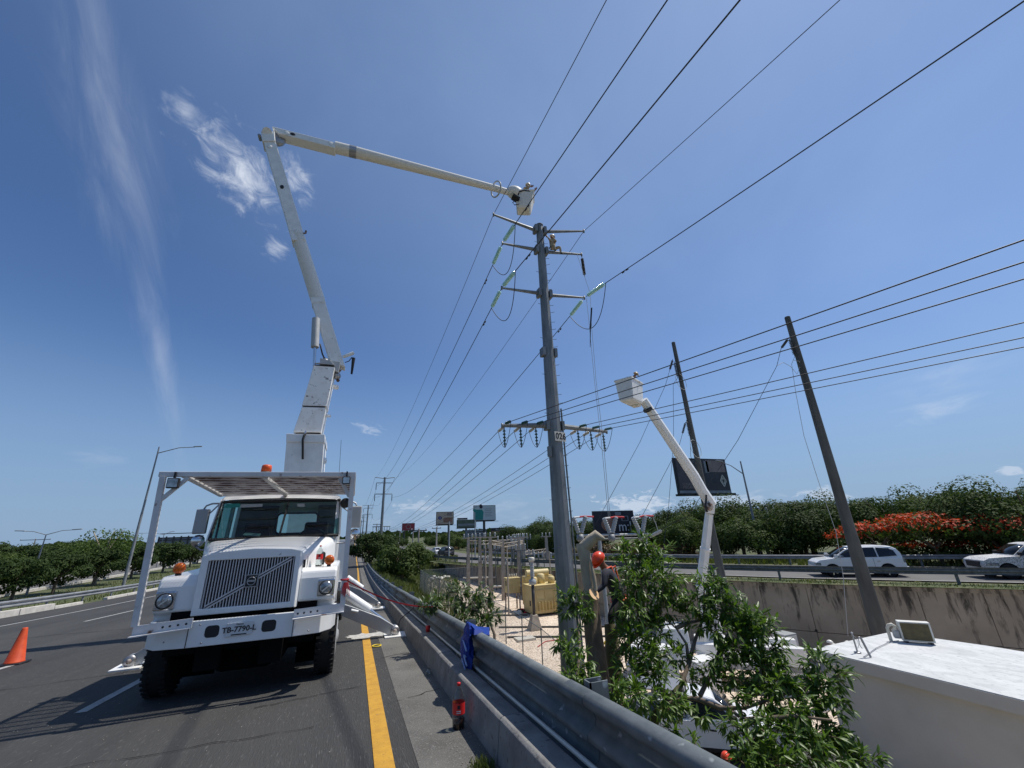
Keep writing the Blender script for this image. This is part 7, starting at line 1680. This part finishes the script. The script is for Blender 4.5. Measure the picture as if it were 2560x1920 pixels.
for o_, w_ in ((.62, .13), (.36, .10)):
    c = Vector((x0+(x1-x0)*.885, Y-.03, z0+(z1-z0)*.36)); b = MB(); P = [c+Vector((0, 0, 1.45*o_)), c+Vector((.95*o_, 0, 0)), c+Vector((0, 0, -1.45*o_)), c+Vector((-.95*o_, 0, 0))]
    for i in range(4): b.bar(P[i], P[(i+1) % 4], .02, w_, side=(0, 1, 0))
    b.build('lozenge_emblem', M['insul_white'], p)
b = MB()
for k in range(5): b.box(x0+.3+k*2.2, x0+1.5+k*2.2, Y-.7, Y-.3, z0-.3, z0-.05)
b.build('floodlights', M['ink'], t)
t, p, patch, oval, word, _ = board('dark billboard with a burger picture and white letters behind the switch', 30.3, 36.5, -1.0, 1.98, 50, M['board_dark'], posts=(.2, .8), pw=.18)
oval('burger_picture', .33, .45, 1.12, .88, M['board_brown']); word('m:l', 1.8, .75, .33, M['print_white'], 2); patch('picture_frame', .68, .86, .58, .8, M['board_grey']); patch('picture_frame', .70, .84, .60, .78, M['board_dark'], 2); patch('photo', .53, .68, .84, .98, M['board_grey'])
t, p, patch, oval, word, _ = board('beige billboard with a blue oval left of the other far billboards', 23.66, 28.82, 2.7, 6.2, 130, M['board_beige'], posts=(.75,), pw=.3)
oval('blue_oval', .2, .52, .6, .5, mat('board_navy', (.04, .05, .2), .6), 1); patch('photo', .4, .95, .12, .55, M['board_brown']); word('eb', .5, .2, .52, M['print_white'], 2); patch('photo', .62, .9, .7, .95, M['board_skin'])
t, p, patch, oval, word, _ = board('low dark green billboard between two taller ones', 39.26, 47.04, 2.0, 4.9, 170, M['board_green'], posts=(.5,), pw=.4)
patch('header', 0, .55, 1.06, 1.28, M['board_dark']); patch('photo', .05, .95, .25, .5, M['board_grey'])
t, p, patch, oval, word, _ = board('white billboard showing a figure in a teal shirt', 29.99, 35.89, 3.0, 6.7, 110, M['board_white'], posts=(.5,), pw=.35)
b = MB(); Yb = 109.97; X0 = 29.99; Z0 = 3.0
b.prism([(X0+.25, Yb, Z0+.1), (X0+2.4, Yb, Z0+.1), (X0+2.6, Yb, Z0+2.1), (X0+2.1, Yb, Z0+2.7), (X0+.7, Yb, Z0+2.7), (X0-.3, Yb, Z0+2.9), (X0-.4, Yb, Z0+2.5), (X0+.3, Yb, Z0+2.0)], (0, -.02, 0)); b.build('teal_shirt', M['board_teal'], p)
MB().sphere((X0+1.9, Yb-.02, Z0+3.5), .55, 14, 8, (.85, .05, 1)).build('figure_head', M['board_dark'], p)
for k in range(5): patch('text_line', .5, .85-.05*(k % 2), .75-.12*k, .78-.12*k, M['board_grey'])
t, p, patch, oval, word, _ = board('long low billboard with a dark header below the far billboards', 41.07, 49.14, -2.1, 1.0, 130, M['board_brown'], posts=(.1, .9), pw=.2)
patch('header', 0, 1, .74, 1.0, M['board_dark']); word('Para ahorrar en tu', .7, .5, .86, M['print_white'], 2); oval('yellow_patch', .75, .45, 1.3, .5, mat('board_yellow', (.4, .3, .05), .6)); patch('photo', .05, .4, .1, .45, M['board_grey'])
t, p, patch, oval, word, _ = board('grey long low billboard left of the dark-headed one', 33.6, 40.6, -1.9, .7, 134, M['board_grey'], posts=(.1, .9), pw=.2)
for k in range(3): patch('text_line', .1, .85-.1*k, .75-.25*k, .85-.25*k, M['board_dark'])
t, p, patch, oval, word, _ = board('small red billboard with a white round emblem far down the road', 26.14, 32.98, 2.55, 6.2, 250, M['board_red'], posts=(.2,), pw=.5)
oval('emblem', .5, .5, 1.5, 1.3, M['board_skin']); oval('emblem_inner', .5, .5, 1.1, .9, M['board_red'], 2)
# grey mesh screen behind the left trees
pa, pb_ = at(398, 1344, 120), at(508, 1338, 120)
sc_ = thing('screen_fence', 'tall grey mesh screen rising behind the trees left of the truck', 'screen', ((pa.x+pb_.x)/2, 120, -4.5))
MB().box(pa.x, pb_.x, 120, 120.15, -.5, pa.z).build('mesh_panel', M['screen_grey'], sc_)
for k in range(7): x = pa.x+(pb_.x-pa.x)*k/6; MB().box(x-.12, x+.12, 119.8, 120, -4.5, pa.z+.2).build('post', M['board_frame'], sc_)
for zz in (.9, 2.3, pa.z-.1): MB().box(pa.x, pb_.x, 119.85, 119.99, zz-.08, zz+.08).build('rail', M['board_frame'], sc_)

# ================================================================ LAMPS, SMALL POLES
def vert(base, px):
    q = ray(*px); return base.xy.length/q.xy.length*q.z
def lamp(label, base, top_px, arms, group=None, r0=.14):
    base = Vector(base); t = thing('street_lamp', label, 'street lamp', base, group); zt = vert(base, top_px)
    MB().tube([base, base+Vector((0, 0, (zt-base.z)*.5))], [r0, r0*.8], 8).build('pole', M['galv_far'], t); MB().tube([base+Vector((0, 0, (zt-base.z)*.5)), Vector((base.x, base.y, zt))], [r0*.72, r0*.45], 8).build('pole', M['galv_far'], t)
    for (px, py, drop) in arms:
        e = ray(px, py); e = e*(base.xy.length/e.xy.length); e = Vector((e.x, base.y+(e.y-base.y)*.3, e.z)); e = ray(px, py)*(base.y/ray(px, py).y)
        s_ = Vector((base.x, base.y, zt-drop)); d = e-s_
        MB().tube([s_, s_.lerp(e, .5)+Vector((0, 0, .06*d.length)), e-d*.1], [r0*.38, r0*.3, r0*.28], 6).build('arm', M['galv_far'], t)
        b = MB(); q = d.copy(); q.z *= .3; q.normalize(); b.obox(e-d*.02, q*.42, Vector((0, .13, 0)), Vector((0, 0, .05))); b.build('lamp_head', M['insul_sw'], t, bevel=.02)
    return t
b0 = onz(308, 1464, -3.9); lamp('tall grey street lamp with one arm, just left of the truck rack', b0, (398, 1117), [(497, 1116, .75)], r0=.16)
b0 = onz(66, 1486, -4.4); lamp('grey street lamp with two arms at the far left', b0, (115, 1337), [(50, 1327, .0), (195, 1323, .0)], r0=.11)
b0 = at(395, 1400, 110); b0.z = -4.4; lamp('small distant double-armed street lamp behind the rack post', b0, (396, 1337), [(352, 1333, 0), (431, 1329, 0)], r0=.12)
b0 = onz(1906, 1396, -3.6); lamp('grey street lamp with one arm reaching left in front of the big billboard', b0, (1850, 1153), [(1797, 1152, 1.4)], r0=.15)
def wood_pole(label, base, top_px, w, group='small line poles by the far carriageway', arms=1):
    base = Vector(base); t = thing('utility_pole', label, 'utility pole', base, group); zt = vert(base, top_px)
    MB().tube([base, (base.x, base.y, zt)], [.17, .11], 8).build('pole_shaft', M['con_post'], t)
    for k in range(arms):
        z = zt-.25-.9*k; MB().box(base.x-w/2, base.x+w/2, base.y-.06, base.y+.06, z-.07, z+.07).build('cross_arm', M['board_frame'], t)
        for dx in (-w/2+.1, 0, w/2-.1): MB().lathe((base.x+dx, base.y, z+.07), (0, 0, 1), [(0, .05), (.12, .08), (.25, .04)], 6).build('insulator', M['insul_sw'], t)
for lb, px, py, Y_, tp in (('slim concrete line pole on the verge left of the beige billboard', 1044, 1412, 62, (1044, 1322)), ('slim concrete line pole standing farther behind, left of the first', 1030, 1395, 95, (1031, 1327)), ('slim concrete line pole far left, near the red billboard', 997, 1385, 120, (998, 1327)), ('slim concrete line pole with a wide arm close to the distant steel pole', 938, 1372, 135, (939, 1309)), ('slim concrete line pole right of the beige billboard post', 1090, 1372, 105, (1090, 1318))):
    b0 = at(px, py, Y_); b0.z = min(b0.z, -4.4) if True else b0.z; wood_pole(lb, b0, tp, 2.2)
b0 = onz(1945, 1394, -3.7); wood_pole('thin line pole among the trees right of the street lamp', b0, (1913, 1270), 2.4, None)
b0 = at(75, 1390, 150); b0.z = -4.5; wood_pole('dark H-shaped distant pole above the left trees', b0, (86, 1347), 6, None)
cat_wire('distribution_wire', span(at(1700, 1300, 62), at(1913, 1272, 42), .8, 14), .03, M['wire'], 'thin cable from the left to the thin line pole among the right trees')
cat_wire('distribution_wire', span(at(1913, 1272, 42), at(2560, 1262, 24), .3, 14), .02, M['wire'], 'thin cable running right from the thin line pole across the trees')

# ================================================================ VEHICLES
def car(label, cat, pos, heading, kind, paint, group=None, detail=True):
    t = thing('car' if kind != 'pickup' else 'pickup_truck', label, cat, (0, 0, 0), group)
    Wd = .9
    def arch(xc, r):  return [(xc+r*cos(R(a)), .34+r*sin(R(a))) for a in range(0, 181, 30)]
    if kind == 'suv': lo = [(2.28, .38), (2.32, .66), (2.26, .86), (2.0, 1.0), (1.2, 1.1), (-2.15, 1.1), (-2.28, .98), (-2.32, .7), (-2.3, .38)]; wx = (1.42, -1.38); wr = .36
    elif kind == 'pickup': lo = [(2.62, .45), (2.66, .72), (2.6, .95), (2.3, 1.08), (1.1, 1.17), (-.35, 1.17), (-.36, 1.12), (-2.55, 1.12), (-2.6, .5)]; wx = (1.68, -1.55); wr = .39
    else: lo = [(2.1, .3), (2.15, .55), (2.0, .75), (1.0, .9), (-1.9, .95), (-2.1, .8), (-2.12, .35)]; wx = (1.3, -1.25); wr = .32
    lo = [(x, z) for x, z in lo]
    bot = [(-2.2 if kind != 'pickup' else -2.4, .3)]+[(x, max(z, .3)) for x, z in reversed(arch(wx[1], wr+.06))]+[(x, max(z, .3)) for x, z in reversed(arch(wx[0], wr+.06))]+[(2.2 if kind != 'pickup' else 2.45, .3)]
    # polygon: bottom left to right, then up round the nose and back along the top
    poly = bot+lo
    b = MB(); b.prism([(x, -Wd, z) for x, z in poly], (0, 2*Wd, 0)); body = b.build('body', paint, t, bevel=.09)
    if kind == 'suv':
        out = [(-2.24, 1.05), (-2.22, 1.3), (-2.08, 1.58), (-1.85, 1.71), (-1.2, 1.765), (-.4, 1.77), (.15, 1.72), (.62, 1.52), (1.05, 1.25), (1.42, 1.04)]; zb, zt = 1.04, 1.77
        sw = [[(-.06, 1.13), (1.12, 1.13), (.86, 1.3), (.5, 1.52), (.15, 1.63), (-.06, 1.655)], [(-1.0, 1.13), (-.14, 1.13), (-.14, 1.66), (-1.0, 1.665)], [(-1.98, 1.2), (-1.08, 1.13), (-1.08, 1.66), (-1.7, 1.61), (-1.9, 1.48)]]
        fw_, rw_ = [(1.28, 1.13), (1.0, 1.29), (.62, 1.53), (.26, 1.68)], [(-2.225, 1.16), (-2.21, 1.33), (-2.1, 1.56)]; bx1 = 1.3; z0 = 1.06
    elif kind == 'pickup':
        out = [(-.42, 1.1), (-.44, 1.45), (-.38, 1.7), (-.2, 1.78), (.2, 1.79), (.5, 1.73), (.85, 1.5), (1.32, 1.14)]; zb, zt = 1.1, 1.79
        sw = [[(-.28, 1.2), (1.02, 1.2), (.74, 1.46), (.46, 1.64), (.2, 1.69), (-.26, 1.68)]]; fw_, rw_ = [(1.22, 1.2), (.84, 1.5), (.55, 1.68)], [(-.44, 1.25), (-.45, 1.45), (-.4, 1.65)]; bx1 = 1.2; z0 = 1.12
    else:
        out = [(-1.8, .9), (-1.4, 1.22), (-1.0, 1.38), (-.5, 1.43), (.1, 1.42), (.5, 1.28), (1.15, .9)]; zb, zt = .9, 1.43
        sw = [[(-1.3, .98), (-.42, .98), (-.42, 1.34), (-.95, 1.3)], [(-.36, .98), (.85, .98), (.42, 1.24), (.08, 1.34), (-.36, 1.35)]]; fw_, rw_ = [(1.05, .97), (.5, 1.28), (.2, 1.38)], [(-1.7, .98), (-1.38, 1.23), (-1.1, 1.34)]; bx1 = 1.0; z0 = .92
    def yw(z, o_=0.0): f_ = max(0, min(1, (z-zb)/(zt-zb))); return .87-.07*f_-.2*f_**3+o_
    b = MB(); n = len(out); v = [(x, -yw(z), z) for x, z in out]+[(x, yw(z), z) for x, z in out]
    mid = [(x, 0, z+(.025 if 0 < i_ < n-1 else 0)) for i_, (x, z) in enumerate(out)]; v += mid
    f = [tuple(range(n)), tuple(reversed(range(n, 2*n)))]+[(i_, 2*n+i_, 2*n+i_+1, i_+1) for i_ in range(n-1)]+[(2*n+i_, n+i_, n+i_+1, 2*n+i_+1) for i_ in range(n-1)]
    b.add(v, f); b.build('cabin', paint, t, bevel=.05)
    wins = sw
    for side in (-1, 1):
        for q in sw: MB().add([(x, side*yw(z, .012), z) for x, z in q], [tuple(range(len(q)))]).build('side_window', M['glass_dark'], body, solid=.012)
    for wl__, nm in ((fw_, 'windshield'), (rw_, 'rear_window')):
        v = []; sg = .012 if nm == 'windshield' else -.012
        for x, z in wl__: v += [(x+sg, -yw(z)+.06, z+.012), (x+sg, 0, z+.036), (x+sg, yw(z)-.06, z+.012)]
        MB().add(v, [(3*i_+a, 3*i_+a+1, 3*i_+a+4, 3*i_+a+3) for i_ in range(len(wl__)-1) for a in (0, 1)], True).build(nm, M['glass_dark'], body, solid=.012)
    x1 = bx1
    for side in (-1, 1):
        for xs in ((wins and (.36, -.75)) if kind == 'suv' else ((.95,) if kind == 'pickup' else (.1,))): MB().box(xs-.006, xs+.006, side*.903-.003, side*.903+.003, .42, lo[4][1]-.03).build('door_seam', M['ink'], body)
        for xs in ((.15, -.95) if kind == 'suv' else (.3,)): MB().box(xs-.11, xs+.05, side*.915-.012, side*.915+.012, .88, .91).build('door_handle', M['chrome'] if kind == 'suv' else M['ink'], body)
        MB().box(-1.0, 1.0, side*.905-.006, side*.905+.006, .3, .4).build('sill', M['ink'], body)
        for x in wx: MB().lathe((x, side*.895, wr), (0, side, 0), [(0, wr+.055), (.006, wr+.055)], 20).build('wheel_arch', M['under'], body)
    for x in wx:
        for side in (-1, 1):
            w_ = MB().lathe((x, side*(Wd-.2), wr), (0, side, 0), [(0, wr*.7), (.01, wr*.95), (.04, wr), (.18, wr), (.21, wr*.93), (.21, wr*.66)], 20).build('wheel', M['tyre'], t)
            rm = MB(); rm.lathe((x, side*(Wd-.0), wr), (0, side, 0), [(-.02, wr*.66), (.005, wr*.62), (-.03, wr*.5), (-.02, .05)], 14)
            for k in range(5): a = 2*pi*k/5; rm.obox((x+cos(a)*wr*.33, side*(Wd+.0), wr+sin(a)*wr*.33), (cos(a)*wr*.3, 0, sin(a)*wr*.3), (0, .012, 0), (-sin(a)*.03, 0, cos(a)*.03))
            rm.build('rim', M['chrome'] if kind != 'pickup' else M['ink'], w_)
    xe = lo[-2][0]
    for side in (-1, 1):
        b = MB(); zz = .95 if kind != 'car' else .75
        b.box(xe-.02+.05, xe+.12, side*.86-.06, side*.86+.06, zz-.13, zz+.12); b.build('tail_light', M['redlabel'] if kind != 'suv' else M['lens'], body)
        b = MB(); b.box(2.0, 2.3 if kind != 'pickup' else 2.56, side*.8-.09, side*.8+.11, .68, .84); b.build('headlight', M['lens'], body, bevel=.02)
        b = MB(); b.box(x1-.25, x1-.08, side*.98-.09, side*.98+.09, z0+.06, z0+.24); b.build('side_mirror', paint if kind != 'pickup' else M['black'], body, bevel=.02)
    MB().box(xe-.05, xe-.02, -.26, .26, .74, .88).build('license_plate', M['plate'], body)
    MB().box(xe-.09, xe+.1, -.86, .86, .42, .6).build('rear_bumper', paint, body, bevel=.03)
    if kind == 'suv':
        for side in (-1, 1): MB().tube([(-1.6, side*.58, 1.7), (.1, side*.58, 1.7)], .02, 6).build('roof_rail', M['ink'], body)
        MB().box(xe-.012, xe+.02, -.5, .5, 1.0, 1.05).build('trim_strip', M['chrome'], body)
    if kind == 'pickup':
        b = MB(); b.box(-2.5, -.5, -.75, .75, 1.06, 1.13); b.build('load_bed', M['ink'], body)
        for z in (.85,): MB().box(.25, .42, -.915, -.9, .86, .9).build('door_handle', M['ink'], body)
        MB().box(2.6, 2.68, -.6, .6, .6, .9).build('grille', M['ink'], body)
        b = MB(); b.tube([(-.55, -.7, 1.12), (-.5, -.62, 1.86), (-.5, .62, 1.86), (-.55, .7, 1.12)], .035, 6); b.box(-2.4, -.5, -.66, .66, 1.86, 1.9); b.tube([(-2.4, -.7, 1.12), (-2.4, -.62, 1.86), (-2.4, .62, 1.86), (-2.4, .7, 1.12)], .035, 6); b.build('load_frame', M['steel'], body)
    t.location = pos; t.rotation_euler = (0, 0, heading); return t
car('white sport utility car passing on the far carriageway', 'car', (29.95, 18.85, -3.44), math.atan2(20.39-17.34, 28.17-31.63), 'suv', M['car_white'])
q = along(11.8-3.6, 4.1)
muddy = mat('mud_spattered_paint', (.66, .67, .68), .5, col2=(.5, .5, .49), scale=2, speck=(.2, .18, .16), speck_scale=26, speck_lo=.5, speck_hi=.62)
hp_ = onz(2478, 1448, -3.43); hd_ = math.atan2(3.05, -3.46)
pk = car('mud-spattered white pickup truck entering at the right edge', 'pickup truck', (hp_.x-1.68*cos(hd_)+.85, hp_.y-1.68*sin(hd_)-.1, -3.42), hd_, 'pickup', muddy)
car('white pickup truck with a dark grille parked in the yard under the tree', 'pickup truck', (12.3, 14.5, YARD+.02), math.atan2(-.6, .8), 'pickup', M['car_white'])
car('small white car far down our road beside the truck', 'car', (-1.75, 92, zr(92)), -pi/2, 'car', M['car_white'])
car('dark car farther down our road', 'car', (-2.2, 150, zr(150)), -pi/2, 'car', M['board_grey'])
car('dark car at the far left end of the far carriageway', 'car', (13.6+3.2, 82, -4.05), R(97), 'suv', M['board_frame'])
car('white car just behind the dark one on the far carriageway', 'car', (13.6+3.6, 93, -4.1), R(95), 'car', M['car_white'])

# ================================================================ SMALL THINGS NEAR US
cb_ = Vector((-7.0, 14.2, zr(14.2)))
cn = thing('traffic_cone', 'orange traffic cone standing on the road at the far left', 'traffic cone', cb_)
MB().hexa([cb_+Vector(v) for v in ((-.21, -.21, .004), (.21, -.21, .004), (.21, .21, .004), (-.21, .21, .004), (-.2, -.2, .045), (.2, -.2, .045), (.2, .2, .045), (-.2, .2, .045))]).build('base', M['ink'], cn, bevel=.01)
MB().lathe(cb_, (0, 0, 1), [(.045, .18), (.06, .165), (.72, .05), (.735, .045)], 20).build('cone_body', M['cone'], cn)
def bottle(name, label, p, s_, frac):
    t = thing(name, label, 'bottle', p); p = Vector(p)
    pr = [(0, .05), (.012, .058), (.05, .06), (.1, .056), (.12, .0565), (.205, .0565), (.215, .058), (.25, .054), (.29, .034), (.315, .017), (.335, .015)]
    MB().lathe(p, (0, 0, 1), [(h*s_, r_*s_) for h, r_ in pr], 20).build('bottle_body', M['clear'], t)
    MB().lathe(p+Vector((0, 0, .004)), (0, 0, 1), [(0, .05*s_), (.04*s_*frac, .055*s_), (.075*s_*frac, .055*s_)], 16).build('drink', M['cola'], t)
    lb = MB().tube([p+Vector((0, 0, .118*s_)), p+Vector((0, 0, .206*s_))], .0582*s_, 20, cap=False).build('label_band', M['redlabel'], t)
    MB().lathe(p, (0, 0, 1), [(.33*s_, .0175*s_), (.352*s_, .0175*s_), (.355*s_, .015*s_)], 14).build('cap', M['redlabel'], t)
    f = (-p).normalized(); f.z = 0; f.normalize(); sx = Vector((-f.y, f.x, 0)); c = p+f*.0592*s_+Vector((0, 0, .178*s_))
    MB().obox(c, sx*.012*s_, f*.0006, Vector((0, 0, .014*s_))).build('label_mark', M['ink'], lb)
    for k in range(2): MB().obox(c-Vector((0, 0, .03*s_+.014*s_*k)), sx*.02*s_, f*.0006, Vector((0, 0, .003*s_))).build('label_line', M['print_white'], lb)
    return t
bp_ = onroad = None
bpos = Vector((1.225, 5.16, zr(5.16)+.002)); bottle('drink_bottle', 'clear plastic cola bottle with a red label standing against the concrete barrier', bpos, 1.15, 1.0)
fb_p = tr(1228, 768, 8.35); fb_p.z = -.45; bottle('drink_bottle', 'clear plastic bottle with a red label standing on the truck fender', fb_p, .95, .3)
# blue bag tied over the rail
bag = thing('plastic_bag', 'crumpled blue plastic bag hanging over the guard rail', 'bag', (1.6, 6.3, -1.5))
r = random.Random(12); v = []; f = []; nu, nv = 14, 16
yc = 6.12; rt_ = zr(yc)+TOP
for j in range(nv):
    t_ = j/(nv-1); wv = lin([(0, .10), (.12, .15), (.45, .24), (.8, .25), (1, .17)], t_)
    for i in range(nu):
        a = 2*pi*i/nu; 
        x = 1.585+.05*cos(a)*(.3+1.1*sin(pi*min(1, t_*1.05)))+r.uniform(-.014, .014); yy = yc+.04*t_+sin(a)*wv*.8+r.uniform(-.015, .015)+.03*sin(7*t_+i)
        v.append((x-.02*sin(pi*t_), yy, rt_+.10-.62*t_+r.uniform(-.012, .012)))
for j in range(nv-1):
    for i in range(nu): i2 = (i+1) % nu; f.append((j*nu+i, j*nu+i2, (j+1)*nu+i2, (j+1)*nu+i))
f.append(tuple(range(nu))); f.append(tuple(reversed([(nv-1)*nu+i for i in range(nu)])))
bb_ = MB().add(v, f, False).build('bag_body', M['blue'], bag)
for k, (y_, z_) in enumerate(((6.04, -.14), (6.08, -.22), (6.02, -.3), (6.1, -.36))): MB().tube([(1.512, y_-.08, rt_+z_-.04), (1.505, y_, rt_+z_+.02), (1.51, y_+.08, rt_+z_+.05), (1.515, y_+.12, rt_+z_)], .012, 5).build('bag_print', M['bluewhite'], bb_)
b = MB(); b.hexa([(1.6, 5.9, rt_+.0), (1.7, 5.9, rt_+.01), (1.7, 6.35, rt_+.0), (1.6, 6.35, rt_+.0), (1.62, 5.95, rt_+.06), (1.74, 5.92, rt_+.03), (1.74, 6.3, rt_+.03), (1.62, 6.3, rt_+.09)]); b.build('bag_fold', M['blue'], bag)
b = MB(); b.hexa([(1.74, 5.8, rt_-.1), (1.78, 5.8, rt_-.1), (1.9, 6.2, rt_-.12), (1.74, 6.3, rt_-.1), (1.72, 5.8, rt_+.015), (1.78, 5.8, rt_+.0), (1.9, 6.2, rt_+.01), (1.72, 6.3, rt_+.02)]); b.build('bag_handle', M['blue'], bag)
# red cup, water bottle and a yellow ring
cy = 9.35; cpz = zr(cy)+.34
tag(MB().lathe((1.53+xo(cy), cy, cpz), (0, 0, 1), [(0, .035), (.11, .05)], 14).build('cup', M['redlabel']), 'red plastic cup standing on the concrete barrier', 'cup')
ky = 7.45; tag(MB().lathe((1.27, ky, zr(ky)+.04), (.3, 1, 0), [(0, .02), (.03, .035), (.17, .035), (.2, .014), (.22, .014)], 12).build('water_bottle', M['clear']), 'small clear bottle lying at the foot of the concrete barrier', 'bottle')
ky = 10.6; tag(MB().torus((.70, ky, zr(ky)+.02), (0, 0, 1), .09, .012, 18, 6).build('yellow_ring', mat('ring_yellow', (.75, .55, .03), .5)), 'small yellow ring lying beside the yellow line', 'ring')
# red warning tape from the rack post to the rail
p0 = at(866, 1450, 8.0); p1 = Vector((1.70+xo(9.6), 9.6, zr(9.6)+TOP+.02))
tp = MB(); pts = span(p0, p1, .12, 18)
for a, b_ in zip(pts, pts[1:]): tp.bar(a, b_, .004, .022, side=(0, 1, 0))
tag(tp.build('warning_tape', M['red']), 'red tape strung from the rack post of the truck to the guard rail', 'tape')
b = MB(); c = at(866, 1452, 7.62)
b.torus(at(862, 1449, 7.62)+Vector((0, .02, 0)), (0, 0, 1), .055, .014, 12, 6)
for k in range(6): b.tube([c+Vector((.01*k-.03, -.03, -.02)), c+Vector((.02*k-.05, -.05, -.12)), c+Vector((.022*k-.05, -.04, -.18-.02*(k % 3)))], .007, 5)
tag(b.build('red_rag', M['red']), 'red rag knotted round the right post of the truck rack', 'rag')
# dark strap across the barrier
sy = 12.4; tag(MB().tube([(1.66+xo(sy), sy, zr(sy)+TOP), (1.60+xo(sy), sy, zr(sy)+.5), (1.36, sy-.1, zr(sy)+.3), (1.25, sy-.2, zr(sy)+.02)], .012, 5).build('strap', M['hose']), 'black cable hanging from the guard rail over the concrete barrier', 'cable')
# pale strip added as the sunlit line along the barrier's back edge
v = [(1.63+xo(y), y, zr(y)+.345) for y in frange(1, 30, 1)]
tag(MB().tube(v, .018, 6).build('pipe', M['insul_white']), 'thin pale strip added as the sunlit edge along the top of the concrete barrier', 'pipe')  # not a pipe: pale strip added as the barrier's sunlit edge
